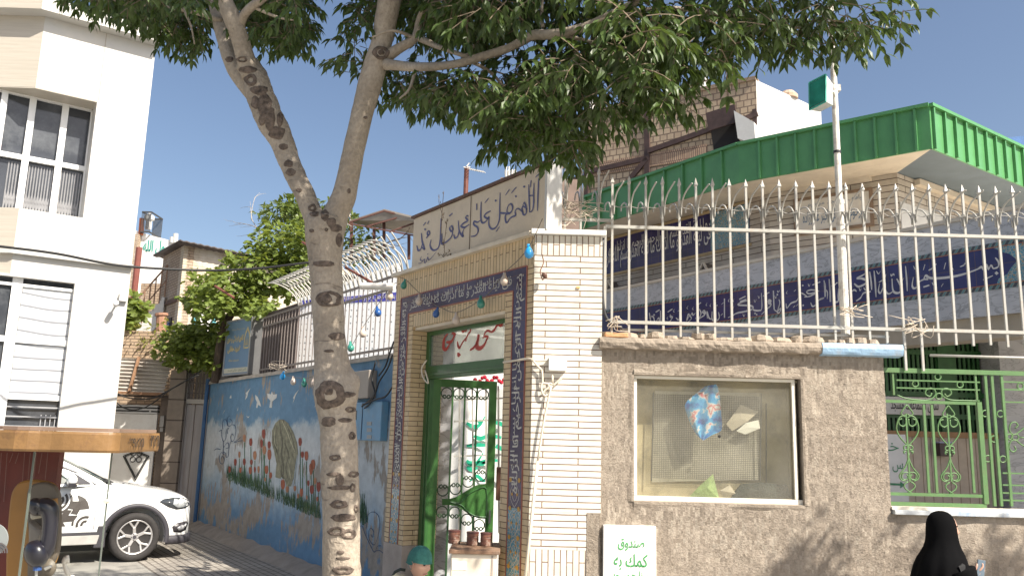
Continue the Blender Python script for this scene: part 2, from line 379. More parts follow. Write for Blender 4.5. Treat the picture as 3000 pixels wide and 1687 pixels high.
tul = [(165, 738, 11, 26), (203, 690, 12, 28), (230, 640, 10, 26), (264, 530, 12, 30), (263, 688, 12, 28), (237, 742, 11, 22), (306, 556, 14, 32), (303, 745, 14, 30), (333, 645, 15, 36), (310, 690, 12, 22), (333, 740, 9, 24), (358, 738, 10, 28), (378, 565, 12, 34), (392, 502, 15, 38), (397, 610, 16, 34), (429, 575, 14, 30), (430, 640, 17, 42), (411, 740, 16, 34), (438, 778, 13, 26), (402, 805, 8, 16), (635, 555, 15, 34), (650, 640, 14, 26), (677, 648, 16, 38), (722, 705, 18, 40), (708, 735, 16, 46), (520, 838, 18, 40), (549, 870, 14, 26), (600, 865, 12, 22), (644, 892, 14, 34), (713, 872, 18, 36), (735, 815, 12, 26), (758, 855, 18, 40), (750, 935, 10, 20), (622, 915, 10, 20), (690, 830, 10, 24), (680, 925, 8, 18)]
rr = random.Random(3)
gb = MB(); gb2 = MB(); gd = MB()
def fpt(x, y, off): a = PX(x, y); return PM.hit(a[0], a[1], off)
for (x, y, a, b_) in tul:
    mi = MT[rr.choice([0, 0, 1, 1, 2])]
    mi.face([fpt(x+a*.85*dx, y+b_*.88*dy, .004) for dx, dy in ((-.9, .1), (-.85, -.55), (-.4, -1), (0, -.8), (.35, -1.05), (.85, -.6), (.95, .1), (.6, .75), (0, 1), (-.6, .75))])
    bt = 800 + rr.uniform(0, 60) + (max(0, x-450)*.45)
    if y+b_ < bt:
        p = [fpt(x-2, y+b_-2, .003), fpt(x+3, y+b_-2, .003), fpt(x+5, bt, .003), fpt(x, bt, .003)]; gb.face(p)
def lowline(x): return 800+ (x-140)*.42 if x > 140 else 800
for i in range(760):
    x = rr.uniform(145, 770)
    if 430 < x < 520 and rr.random() < .7: continue
    yb = lowline(x) + rr.uniform(-45, 12); h = rr.uniform(25, 95) * (1.6 if rr.random() < .2 else 1); lean = rr.uniform(-12, 12); w_ = rr.uniform(2, 4.5)
    rr.choice([gb, gb2, gd]).face([fpt(x-w_/2, yb, .0035), fpt(x+w_/2, yb, .0035), fpt(x+lean, yb-h, .0035)])
for i in range(60):
    x = rr.uniform(1000, 1085); yb = 1090+rr.uniform(-60, 20); h = rr.uniform(60, 190)
    rr.choice([gb, gd]).face([fpt(x-3, yb, .0035), fpt(x+3, yb, .0035), fpt(x+rr.uniform(-25, 25), yb-h, .0035)])
gb.build('painted_grass', paint('green', (.06, .14, .07)), mw, recalc=False); gb2.build('painted_grass', paint('olive', (.10, .16, .06)), mw, recalc=False); gd.build('painted_grass', paint('dark green', (.03, .08, .05)), mw, recalc=False)
for k, c_ in enumerate(((.25, .055, .035), (.33, .10, .05), (.36, .17, .09))): MT[k].build('painted_tulips', paint('tulip%d' % k, c_), mw, recalc=False)
fig = MB(); fig.face([fpt(x, y, .0045) for x, y in ((497, 405), (470, 430), (448, 480), (446, 560), (462, 620), (478, 700), (470, 790), (505, 800), (520, 760), (530, 800), (545, 850), (575, 850), (590, 800), (598, 840), (612, 700), (622, 640), (615, 560), (590, 490), (556, 430), (525, 405))])
fig.build('painted_figure', paint('khaki cloth', (.22, .21, .14), .5), mw, recalc=False)
fl = MB()
pen(fl, PM, [(1, [(500, 415), (505, 480), (518, 560), (512, 640), (525, 720), (520, 800)]), (.6, [(470, 440), (455, 520), (475, 600), (490, 650)]), (.7, [(530, 560), (560, 640), (540, 720), (555, 800)]), (.5, [(545, 440), (580, 520), (600, 600)]), (.5, [(480, 470), (470, 560), (488, 640)]), (1.1, [(515, 700), (512, 770), (530, 800)])], (600, 1050), 2.276, 15, .005)
fl.build('painted_folds', paint('dark fold', (.12, .115, .08)), mw, recalc=False)
fl = MB(); pen(fl, PM, [(1, [(512, 410), (540, 470), (575, 560), (600, 620)]), (.8, [(462, 480), (466, 560), (482, 600)]), (.8, [(575, 650), (560, 720), (572, 800)])], (600, 1050), 2.276, 6, .0055)
fl.build('painted_highlights', paint('pale fold', (.46, .44, .30)), mw, recalc=False)
fl = MB(); pen(fl, PM, [(1, [(618, 640), (606, 720), (596, 800), (588, 850)])], (600, 1050), 2.276, 9, .005); fl.build('painted_scroll', paint('grey blue', (.33, .40, .45)), mw, recalc=False)
bd = MB()
for poly in (((415, 232), (440, 238), (447, 218), (455, 240), (482, 236), (478, 262), (458, 278), (448, 285), (446, 328), (430, 326), (438, 280), (420, 262)), ((336, 240), (352, 255), (366, 285), (376, 320), (356, 308), (350, 330), (342, 325), (348, 290), (338, 268)), ((305, 195), (290, 225), (282, 258), (268, 275), (278, 240), (272, 232)), ((628, 205), (606, 245), (596, 275), (584, 305), (594, 268), (588, 262), (604, 232)), ((175, 240), (165, 262), (170, 265), (178, 262)), ((213, 315), (218, 340), (224, 318), (219, 352)), ((138, 335), (130, 352), (120, 370), (128, 350)), ((276, 380), (288, 388), (300, 380), (289, 396)), ((740, 290), (730, 330), (738, 310), (745, 330))):
    bd.face([fpt(x, y, .0045) for x, y in poly])
bd.build('painted_birds', paint('bird white', (.62, .62, .58), .1), mw, recalc=False)
gf = MB()
pen(gf, PM, [[(165, 382), (150, 395), (150, 420), (158, 450), (178, 440), (180, 415), (165, 400)], [(120, 470), (117, 430), (130, 405), (145, 415), (152, 450)], [(180, 440), (200, 445), (207, 480), (195, 540), (178, 550), (172, 520), (182, 500), (190, 515)], [(95, 485), (112, 475), (112, 510), (122, 550), (140, 530), (142, 480), (158, 460)], [(122, 550), (125, 590), (140, 570), (155, 560), (158, 590), (140, 600)], [(172, 550), (160, 600), (155, 650), (142, 655), (138, 630), (122, 620), (125, 590)], [(130, 640), (112, 625), (98, 650), (100, 690), (120, 700), (130, 670), (115, 650), (108, 670)], [(195, 555), (220, 540), (240, 520)], [(195, 560), (225, 550), (250, 545)], [(62, 610), (80, 600), (105, 605)], [(160, 460), (150, 480), (152, 500)],
    [(1075, 1130), (1078, 1060), (1110, 1022), (1150, 1035), (1166, 1090), (1155, 1180), (1130, 1240), (1100, 1210), (1090, 1160), (1105, 1130), (1125, 1150), (1118, 1190), (1108, 1170)], [(1030, 1120), (1050, 1115), (1065, 1160), (1095, 1225), (1130, 1290), (1150, 1250), (1175, 1245)], [(1130, 1285), (1160, 1275), (1190, 1295)]], (600, 1050), 2.276, 4.2, .006, taper=False)
gf.build('graffiti', paint('graffiti blue', (.04, .08, .16)), mw, recalc=False)
A0 = onY(1560, 1000, YW); PP = Plane(A0, 125)
uu = lambda x, y=1100: PP.uz(x, y)[0]
uB = uu(1150); ut0, ut1, uo0, uo1, ut2, ut3 = uu(1538), uu(1498), uu(1475), uu(1203), uu(1189), uu(1165)
zTop = PP.uz(1560, 693)[1]; zbo = PP.uz(1540, 780)[1]; zbi = PP.uz(1500, 853)[1]; zop = PP.uz(1478, 906)[1]
PJ = Plane(PP.at(uo1, 0), 35); jx = PJ.hit(1245, 1100); rec = -(jx - PP.at(0, 0)).dot(PP.n); TH = rec+.22
C_cream = (.64, .48, .275); C_cream2 = (.70, .54, .33)
M_brick = brick('cream brick courses', C_cream, C_cream2, (.13, .07, .04), .4, .0515, .0035, .6, stain=(.45, .37, .26), stainamt=.35)
M_sold = brick('cream soldier course', C_cream, C_cream2, (.13, .07, .04), .4, .0515, .0035, .6, swap=True, stain=(.45, .37, .26), stainamt=.35)
C_w1 = (.66, .63, .56)
M_wbrick = brick('white brick courses', C_w1, (.70, .67, .60), (.16, .085, .045), .6, .0515, .0045, .55, stain=(.52, .46, .38), stainamt=.35)
M_wsold = brick('white soldier course', C_w1, (.70, .67, .60), (.16, .085, .045), .6, .0515, .0045, .55, swap=True, stain=(.52, .46, .38), stainamt=.35)
M_slab = plain('cream stone slab', (.68, .60, .48), .6, .1, 6, .2, dirt=(.45, .38, .3))
gh = thing('mosque_gatehouse', 'cream brick mosque gatehouse with an open green door framed by blue tile lettering', 'gatehouse', PP.at(1.2, GZ))
zb = GZ-.3
zsold = PP.uz(1140, 1535)[1]
zpl = PP.uz(1140, 1588)[1]
for (a, b_) in ((0.002, ut0), (ut1, uo0), (uo1, ut2), (ut3, uB)):
    q = MB(); q.pbox(PP, a, b_, zpl if a > uo0 else zb, zbi if a > ut0 and a < ut3-.01 else zbo, 0, -TH); q.build('brick_pier', M_brick, gh)
q = MB()
for (a, b_) in ((ut0, ut1), (ut2, ut3)): q.pbox(PP, a, b_, zb, zbi, -.012, -TH)
q.pbox(PP, ut0, ut3, zbi, zbo, -.012, -TH)
q.build('tile_backing', M_brick, gh)
q = MB(); q.pbox(PP, .002, uB, zbo, zTop, 0, -TH); q.build('soldier_course', M_sold, gh)
q = MB(); q.pbox(PP, uo0, uo1, zop, zbi-.001, -.001, -.16); q.build('door_head_soldier_course', M_sold, gh)
q = MB(); q.pbox(PP, uo0, uo1+.01, zop-.035, zop-.001, -.03, -TH+.03); q.build('lintel_slab', M_slab, gh)
q = MB(); q.pbox(PP, uB-.002, uo1+.004, zb, zpl-.001, .004, -TH); q.build('plinth', plain('plinth cement', (.42, .36, .31), .9, .15, 5, .4), gh)
E0 = onY(1762, 1000, YW); zRs = onY(1700, 752, YW).z; zRb = onY(1700, 1500, YW).z
def rp(z0, z1, mat, name, dy=0, x1=None):
    q = MB(); a = PP.at(0, 0); i_ = PP.at(0, 0, -TH); x1 = x1 or E0.x
    q.prism([(a.x+.0015, YW-.03+dy, z0), (x1, YW-.03+dy, z0), (x1, YW+.4, z0), (i_.x+.1, i_.y+.1, z0), (i_.x+.01, i_.y, z0)], (0, 0, z1-z0)); return q.build(name, mat, gh)
zr_low = onY(1700, 1610, YW).z
rp(zRb, zRs, M_wbrick, 'return_pier'); rp(zRs+.001, zTop, M_wsold, 'return_soldier_course')
rp(zr_low, zRb-.001, M_wbrick, 'return_pier', 0, onY(1718, 1550, YW).x); rp(zb, zr_low-.001, M_wsold, 'return_pier_foot', 0, onY(1718, 1550, YW).x)
q = MB(); q.pbox(PP, -.0, uB+.05, zTop+.001, zTop+.04, .06, -TH); q.build('cornice_slab', M_slab, gh)
q = MB(); a = PP.at(0, 0); q.box((a.x-.03, YW-.08, zTop+.005), (E0.x+.03, YW+.45, zTop+.048)); q.build('cornice_slab', plain('white stone slab', (.8, .78, .73), .5, .06, 5, .2), gh)
def tile_mat(name, base, l1, dark, sc1=26.0):
    m, nt, b = newmat(name); c = coords(nt, 'uv')
    v = N(nt, 'ShaderNodeTexVoronoi', Scale=sc1); v.feature = 'DISTANCE_TO_EDGE'; nt.links.new(c, v.inputs['Vector'])
    r = ramp(nt, [(.04, l1), (.07, base), (.5, base)]); nt.links.new(v.outputs['Distance'], r.inputs[0])
    v2 = N(nt, 'ShaderNodeTexVoronoi', Scale=sc1*.8); nt.links.new(c, v2.inputs['Vector'])
    r2 = ramp(nt, [(.16, dark), (.2, (.5, .45, .35)), (.24, (0, 0, 0))]); nt.links.new(v2.outputs['Distance'], r2.inputs[0])
    r3 = ramp(nt, [(.22, 1), (.26, 0)]); nt.links.new(v2.outputs['Distance'], r3.inputs[0])
    out = mix(nt, r3.outputs[0], r.outputs[0], r2.outputs[0])
    k = N(nt, 'ShaderNodeTexNoise', Scale=5.0, Detail=5.0); nt.links.new(c, k.inputs['Vector']); rk = ramp(nt, [(.3, .75), (.7, 1.1)]); nt.links.new(k.outputs[0], rk.inputs[0])
    nt.links.new(mix(nt, 1, out, rk.outputs[0], 'MULTIPLY'), b.inputs['Base Color']); b.inputs['Roughness'].default_value = .25; return m
def grid_tile(name, col, pitch, line, var=.3, rough=.22):
    m, nt, b = newmat(name); c = coords(nt, 'uv'); k = nt.nodes.new('ShaderNodeTexBrick'); nt.links.new(c, k.inputs['Vector']); k.offset = 0
    k.inputs['Color1'].default_value = (*col, 1); k.inputs['Color2'].default_value = (*[x*1.15 for x in col], 1); k.inputs['Mortar'].default_value = (*line, 1)
    k.inputs['Scale'].default_value = 1; k.inputs['Brick Width'].default_value = pitch; k.inputs['Row Height'].default_value = pitch; k.inputs['Mortar Size'].default_value = .003
    n = N(nt, 'ShaderNodeTexNoise', Scale=3.0, Detail=6.0); nt.links.new(c, n.inputs['Vector']); r = ramp(nt, [(.3, 1-var), (.7, 1+var)]); nt.links.new(n.outputs[0], r.inputs[0])
    nt.links.new(mix(nt, 1, k.outputs[0], r.outputs[0], 'MULTIPLY'), b.inputs['Base Color']); b.inputs['Roughness'].default_value = rough; return m
M_tile = grid_tile('aubergine blue tile', (.055, .040, .085), .21, (.12, .06, .06))
M_floral = tile_mat('turquoise floral tile', (.10, .27, .36), (.45, .42, .34), (.42, .22, .04))
M_letter = plain('cream glaze lettering', (.52, .49, .44), .4, .15, 8)
M_edge = plain('terracotta tile edging', (.30, .10, .07), .5, .2, 10)
zf1 = PP.uz(1518, 1488)[1]; zfl = PP.uz(1165, 1432)[1]; zfb = PP.uz(1500, 1682)[1]; zfbl = PP.uz(1150, 1590)[1]
tb = MB(); tb.pbox(PP, ut0+.004, ut1-.004, zf1, zbo-.004, .004, -.011); tb.pbox(PP, ut2+.004, ut3-.004, zfl, zbo-.004, .004, -.011); tb.pbox(PP, ut1-.003, ut2+.003, zbi+.004, zbo-.004, .004, -.011)
tbo = tb.build('tile_inscription', M_tile, gh)
for a, b_, c_, d_ in ((ut0+.004, ut1-.004, zb, zf1-.001), (ut2+.004, ut3-.004, zfbl, zfl-.001)): q = MB(); q.pbox(PP, a, b_, c_, d_, .004, -.011); q.build('floral_tile_panel', M_floral, gh)
q = MB()
for u in (ut0, ut1): q.pbox(PP, u-.006, u+.006, zb, (zbo if u == ut0 else zbi), -.01, .008)
for u in (ut2, ut3): q.pbox(PP, u-.006, u+.006, zfbl, (zbo if u == ut3 else zbi), -.01, .008)
q.pbox(PP, ut0+.006, ut3-.006, zbo-.006, zbo+.006, -.01, .008); q.pbox(PP, ut1+.006, ut2-.006, zbi-.006, zbi+.006, -.01, .008)
q.build('tile_edging', M_edge, gh)
q = MB()
SURA = ['بسم الله الرحمن الرحیم انا انزلناه', 'فی لیلة القدر و ما ادراک ما لیلة القدر', 'لیلة القدر خیر من الف شهر تنزل الملائکة']
def dense(mb, P, s, u0, u1, z0, z1, off, vertical=False, flip=False, w=.004, layers=2):
    """two interleaved lines of the inscription with vowel strokes, as a thuluth band carries them"""
    dz, du = z1-z0, u1-u0
    if not vertical:
        text_mb(mb, s, P, u0+.02*du, u1-.02*du, z0+.06*dz, z1-.22*dz, off, weight=w)
        text_mb(mb, s[len(s)//3:]+' '+s[:len(s)//3], P, u0+.04*du, u1-.04*du, z0+.45*dz, z1-.04*dz, off+.0012, weight=w*.2)
    else:
        text_mb(mb, s, P, u0+.06*du, u1-.22*du, z0+.01*dz, z1-.01*dz, off, True, weight=w, flip=flip)
        text_mb(mb, s[len(s)//3:]+' '+s[:len(s)//3], P, u0+.4*du, u1-.05*du, z0+.02*dz, z1-.02*dz, off+.0012, True, weight=w*.2, flip=flip)
dense(q, PP, SURA[1], ut1-.02, ut2+.02, zbi+.02, zbo-.02, .006)
dense(q, PP, SURA[0], ut0+.015, ut1-.015, zf1+.1, zbo-.04, .006, True, w=.012)
dense(q, PP, SURA[2], ut2+.015, ut3-.015, zfl+.05, zbo-.04, .006, True, w=.012)
q.build('inscription_lettering', M_letter, tbo, recalc=False)
q = MB(); q2 = MB()
for (pu, z0, z1) in (((ut0+ut1)/2, zb+.05, zf1), ((ut2+ut3)/2, zfbl, zfl)):
    k = int((z1-z0)/.24)+1; hw = (ut1-ut0)*.36
    for i in range(k):
        zc = z0+.12+i*.24
        for sgn in (-1, 1):
            for sc_ in (1, .55):
                pts = [Vector((pu+sgn*hw*sc_*math.sin(t*math.pi)*(1-.25*t), 0, zc-.11*sc_+.22*sc_*t)) for t in [j/10 for j in range(11)]]
                for a, b_ in zip(pts, pts[1:]):
                    q.face([PP.at(a.x-.003, a.z, .006), PP.at(a.x+.003, a.z, .006), PP.at(b_.x+.003, b_.z, .006), PP.at(b_.x-.003, b_.z, .006)])
            for du, dz, s_ in ((hw*.85, .12, .022), (hw*.5, .0, .014)):
                q2.face([PP.at(pu+sgn*du+s_*math.cos(j*math.pi/3), zc+dz+s_*math.sin(j*math.pi/3), .0075) for j in range(6)])
q.build('arabesque_lines', M_letter, gh, recalc=False); q2.build('arabesque_flowers', plain('ochre glaze', (.50, .27, .04), .4), gh, recalc=False)
PD = PP.shift(-rec)
M_green = plain('green gloss paint', (.035, .115, .03), .35, .15, 8, .1, dirt=(.02, .05, .02), coat=.3)
ud = lambda x, y: PD.uz(x, y)
uR, uL = uo0-.0, uo1
zLin1 = PD.uz(1265, 1072)[1]; zLin0 = PD.uz(1300, 1106)[1]
q = MB(); q.pbox(PD, uL-.002, uL-.075, zb, zop-.04, -.05, .0); q.pbox(PD, uL-.075, uL-.11, zb, zLin0, -.06, -.01); q.pbox(PD, uR+.002, uR+.06, zb, zop-.04, -.05, .0)
q.pbox(PD, uR+.06, uL-.075, zop-.085, zop-.04, -.05, 0); q.pbox(PD, uR+.06, uL-.075, zLin0, zLin1, -.06, .01); q.pbox(PD, uR+.06, uL-.075, zLin0+.03, zLin0+.055, .01, .03)
dfr = q.build('door_frame', M_green, gh, bevel=.004)
M_tglass = glass('dusty transom glass', (.72, .74, .72), .02, .30, .10)
q = MB(); q.pbox(PD, uR+.06, uL-.075, zLin1+.001, zop-.086, -.028, -.022); tg = q.build('transom_glass', M_tglass, gh)
M_red = plain('red sign paint', (.42, .035, .02), .5, .15, 9)
q = MB(); T0 = (1250, 900); TS = 7.628
PG = PD.shift(-.02)
pen(q, PG, [(1.5, [(1655, 265), (1690, 330), (1665, 400), (1600, 370), (1560, 420), (1520, 490), (1470, 540), (1440, 560)]), (1, [(1440, 560), (1380, 520), (1330, 540), (1290, 600), (1270, 640)]), (1.0, [(1250, 690), (1300, 650), (1360, 660), (1345, 720), (1300, 800)]), (1.8, [(1345, 700), (1290, 830), (1200, 910), (1130, 890), (1125, 800), (1150, 700), (1158, 600)]), (1.3, [(1150, 700), (1110, 820), (1050, 900), (965, 960)]), (.9, [(1520, 185), (1460, 260), (1410, 350)]),
    (1, [(985, 430), (975, 530), (930, 590), (900, 660), (870, 700), (880, 760)]), (1, [(870, 690), (810, 770), (760, 860), (735, 910), (700, 850), (690, 760)]), (1.2, [(850, 380), (845, 440)]), (1.2, [(885, 470), (870, 540)]), (1.2, [(800, 510), (830, 560)]),
    (1.2, [(640, 360), (600, 420), (575, 440)]), (1.1, [(480, 420), (500, 480), (540, 500)]), (1.1, [(380, 450), (350, 520), (325, 570)]), (1.3, [(560, 580), (625, 600), (600, 680), (560, 750), (500, 780), (440, 770)]), (1.3, [(470, 590), (400, 680), (375, 800), (380, 910), (430, 940), (490, 860), (520, 790)]), (1.4, [(700, 1010), (720, 1070), (740, 1090)])], T0, TS, 62, .004)
dot(q, PG, [(725, 1060)], T0, TS, 38)
q.build('transom_lettering', M_red, tg, recalc=False)
h0 = PD.at(uL-.11, 0, -.05); PL = Plane(h0, 17)
if not RIGHTWARD(PL): PL.u = -PL.u
lw = PL.uz(1457, 1118)[0]; lz1 = PL.uz(1300, 1110)[1]; lz0 = GZ+.1
M_green2 = plain('green leaf paint', (.045, .135, .033), .35, .12, 8, .1, coat=.3)
st = .085
q = MB(); q.pbox(PL, 0, st, lz0, lz1, 0, -.04); q.pbox(PL, lw-st, lw, lz0, lz1, 0, -.04); q.pbox(PL, st, lw-st, lz1-.085, lz1, 0, -.04); q.pbox(PL, st, lw-st, lz0, lz0+.2, 0, -.04)
leaf = q.build('door_leaf', M_green2, gh, bevel=.004)
def lp(x, y): return PL.uz(x, y)
top = [lp(1100+x/3.744, 1300+y/3.744) for x, y in ((735, 600), (830, 600), (900, 575), (990, 520), (1080, 465), (1150, 440), (1220, 435))]
bot = [lp(1100+x/3.744, 1300+y/3.744) for x, y in ((1220, 820), (1130, 815), (1040, 780), (960, 720), (890, 680), (820, 670), (735, 670))]
q = MB(); q.prism([PL.at(max(st-.001, min(lw-st, u)), z, -.004) for u, z in top+bot], -PL.n*.03); q.build('swept_panel', M_green2, leaf)
fr = spline([(u, z+.0, 0) for u, z in [lp(1100+x/3.744, 1300+y/3.744) for x, y in ((820, 635), (930, 640), (1010, 560), (1100, 505), (1215, 490), (1218, 780), (1210, 800), (1100, 790), (1010, 740), (940, 670), (820, 640))]], 3)
q = MB(); q.tube([PL.at(v.x, v.y, .0) for v in fr], .008, 5); q.build('panel_moulding', M_green, leaf)
M_iron_d = plain('dark green wrought iron', (.03, .075, .03), .45, .15, 8)
bars = [st+(lw-2*st)*k/4 for k in (1, 2, 3)]
def zpanel(u, line):
    L = sorted(line); 
    for (a, za), (b_, zb_) in zip(L, L[1:]):
        if a <= u <= b_: return za+(zb_-za)*(u-a)/(b_-a)
    return L[-1][1] if u > L[-1][0] else L[0][1]
for u in bars:
    q = MB(); q.bar(PL.at(u, zpanel(u, top), -.018), PL.at(u, lz1-.085, -.018), .02); q.build('bar', M_green2, leaf)
    q = MB(); q.bar(PL.at(u, lz0+.2, -.018), PL.at(u, zpanel(u, bot), -.018), .02); q.build('bar', M_iron_d, leaf)
def scroll(mb, P, u, z, r, off=-.018, flipz=1, tr=.0068, k=26):
    """horseshoe with two curls, the ironwork ornament between the bars"""
    for s_ in (-1, 1):
        pts = []
        for i in range(k):
            t = i/(k-1); a = math.pi/2 - s_*0; 
            ang = math.pi/2 + s_*(t*math.pi*1.05) if t < 0.62 else None
            if t < .62:
                a = math.pi/2 + s_*(t/.62)*math.pi*.92; pts.append((u+r*math.cos(a), z+flipz*r*math.sin(a)))
            else:
                tt = (t-.62)/.38; a0 = -math.pi/2; cx_ = u - s_*r*.42; cz_ = z - flipz*r*.62
                a = (-math.pi/2 - s_*.0) + s_*-1*tt*math.pi*1.7 ; rr_ = r*.38*(1-.45*tt)
                pts.append((cx_+s_*rr_*math.sin(tt*5.2), cz_-flipz*rr_*math.cos(tt*5.2)))
        mb.tube([P.at(a, b_, off) for a, b_ in pts], tr, 5)
gaps = [(a+b_)/2 for a, b_ in zip([st]+bars, bars+[lw-st])]
sr = (lw-2*st)/8*.86
for u in gaps:
    q = MB(); scroll(q, PL, u, lz1-.085-sr*1.1, sr); q.build('scroll', M_iron_d, leaf, smooth=True)
    q = MB(); scroll(q, PL, u, zpanel(u, top)+sr*1.5, sr, flipz=-1); q.build('scroll', M_iron_d, leaf, smooth=True)
    q = MB(); scroll(q, PL, u, zpanel(u, bot)-sr*1.2, sr); q.build('scroll', M_iron_d, leaf, smooth=True)
q = MB(); q.bar(PL.at(lw-.05, 1.0, .03), PL.at(lw-.05, 1.14, .03), .02); q.build('handle', plain('dull steel', (.3, .3, .3), .35, metal=.9), leaf)
q = MB(); q.pbox(PP, .05, uB-.02, zTop-.12, zTop-.001, -TH-.001, -TH-.35); q.build('lintel_beam', M_slab, gh)
sb = thing('prayer_sign', 'long tan sign board with blue brush calligraphy standing on the gatehouse cornice', 'sign', PP.at(1.1, zTop+.04))
PSg = PP.shift(-.04)
su0 = PSg.uz(1598, 600)[0]; su1 = PSg.uz(1208, 720)[0]; sz1 = PSg.uz(1598, 482)[1]; sz0 = zTop+.042
M_sign = plain('tan sign sheet', (.66, .56, .43), .55, .08, 2, .05, dirt=(.3, .26, .22), dirtamt=.35, dscale=2)
q = MB(); q.pbox(PSg, su0, su1, sz0, sz1, 0, -.16); q.build('panel', M_sign, sb, bevel=.012)
um = PSg.uz(1378, 660)[0]; q = MB(); q.pbox(PSg, um-.004, um+.004, sz0+.01, sz1-.01, .001, .006); q.build('seam', plain('seam', (.22, .18, .15), .7), sb)
q = MB(); q.pbox(PSg, su0-.0, su1+.03, sz1+.001, sz1+.03, .02, -.2); q.build('capping', plain('rusty brown capping', (.14, .08, .06), .7, .3, 10), sb)
M_wpost = plain('white enamel', (.60, .59, .56), .4, .05, 6, dirt=(.5, .45, .4), dirtamt=.3)
q = MB(); q.pbox(PSg, su0-.002, su0-.035, sz0, sz1+.01, .012, -.16); q.build('end_strip', M_wpost, sb)
M_blue = plain('faded blue sign paint', (.10, .11, .24), .6, .2, 20)
q = MB(); T0 = (1200, 470); TS = 4.529
pen(q, PSg, [[(1712, 235), (1705, 400), (1695, 670)], (.8, [(1735, 165), (1700, 195), (1668, 228)]), [(1580, 320), (1585, 500), (1590, 690)], [(1590, 690), (1630, 660), (1645, 560), (1645, 420), (1650, 300)], (.7, [(1612, 265), (1600, 360)]), (.7, [(1585, 470), (1640, 465)]), [(1560, 650), (1510, 610), (1490, 640), (1510, 720), (1545, 700), (1545, 620), (1520, 560), (1500, 600)], [(1500, 690), (1440, 640), (1400, 670), (1405, 730), (1380, 740), (1330, 770), (1290, 825), (1270, 790), (1275, 720), (1330, 700), (1365, 640), (1350, 580), (1310, 600), (1290, 680), (1330, 700)], (.8, [(1418, 355), (1385, 390), (1350, 435)]), (.8, [(1325, 380), (1300, 420), (1270, 465)]),
    [(1290, 700), (1230, 700), (1205, 690)], [(1200, 430), (1195, 600), (1190, 780), (1150, 880), (1090, 910), (1050, 850), (1055, 740)], (.7, [(1190, 880), (1145, 945)]), [(1050, 740), (1020, 800), (970, 830), (945, 780), (945, 650), (950, 550)], [(1075, 670), (1020, 700), (990, 740), (1030, 770), (1060, 760)], (.7, [(1050, 500), (1025, 530), (995, 565)]), (.8, [(890, 575), (890, 660)]), [(945, 790), (900, 820), (855, 810), (850, 850), (900, 890), (905, 950), (870, 1000), (810, 1010)],
    [(780, 740), (760, 735), (745, 760), (770, 800), (720, 830), (680, 870), (720, 890), (760, 870), (790, 850)], [(735, 880), (700, 960), (710, 1010), (680, 980), (655, 920), (645, 800)], [(655, 920), (640, 1000), (600, 1030), (585, 980)], (.8, [(570, 700), (525, 740)]), [(545, 870), (530, 900), (550, 940), (575, 920), (560, 870), (545, 880)], [(570, 900), (560, 1000), (500, 1070), (430, 1110), (425, 1060), (430, 970)], [(415, 770), (410, 950), (400, 1090), (370, 1170), (310, 1190), (270, 1130), (285, 1050)], [(260, 930), (235, 950), (240, 990), (268, 970), (255, 930)], [(258, 985), (220, 1030)], (.8, [(258, 800), (235, 845)]), (.8, [(215, 820), (180, 865)]), [(155, 965), (165, 1070), (190, 1150), (195, 1180), (165, 1150)], [(170, 1100), (150, 1170), (115, 1195), (95, 1130)],
    (.5, [(350, 1215), (290, 1290), (250, 1320), (240, 1280), (220, 1340), (200, 1360), (195, 1310), (150, 1360), (115, 1365)]), (.5, [(160, 1270), (140, 1320), (175, 1330)]), (.5, [(245, 1235), (235, 1250)])], T0, TS, 28, .004)
dot(q, PSg, [(1410, 478), (1142, 535), (205, 915), (1520, 350)], T0, TS, 17)
q.build('lettering', M_blue, sb, recalc=False)
pxa = onY(1614, 600, YW+.1); pxb = onY(1646, 600, YW+.1)
q = MB(); q.box((pxa.x, YW+.1, zTop+.05), (pxb.x, YW+.22, onY(1630, 472, YW+.1).z)); tag(q.build('steel_post', M_wpost, bevel=.004), 'short white square post between the calligraphy sign and the spiked railing', 'post')
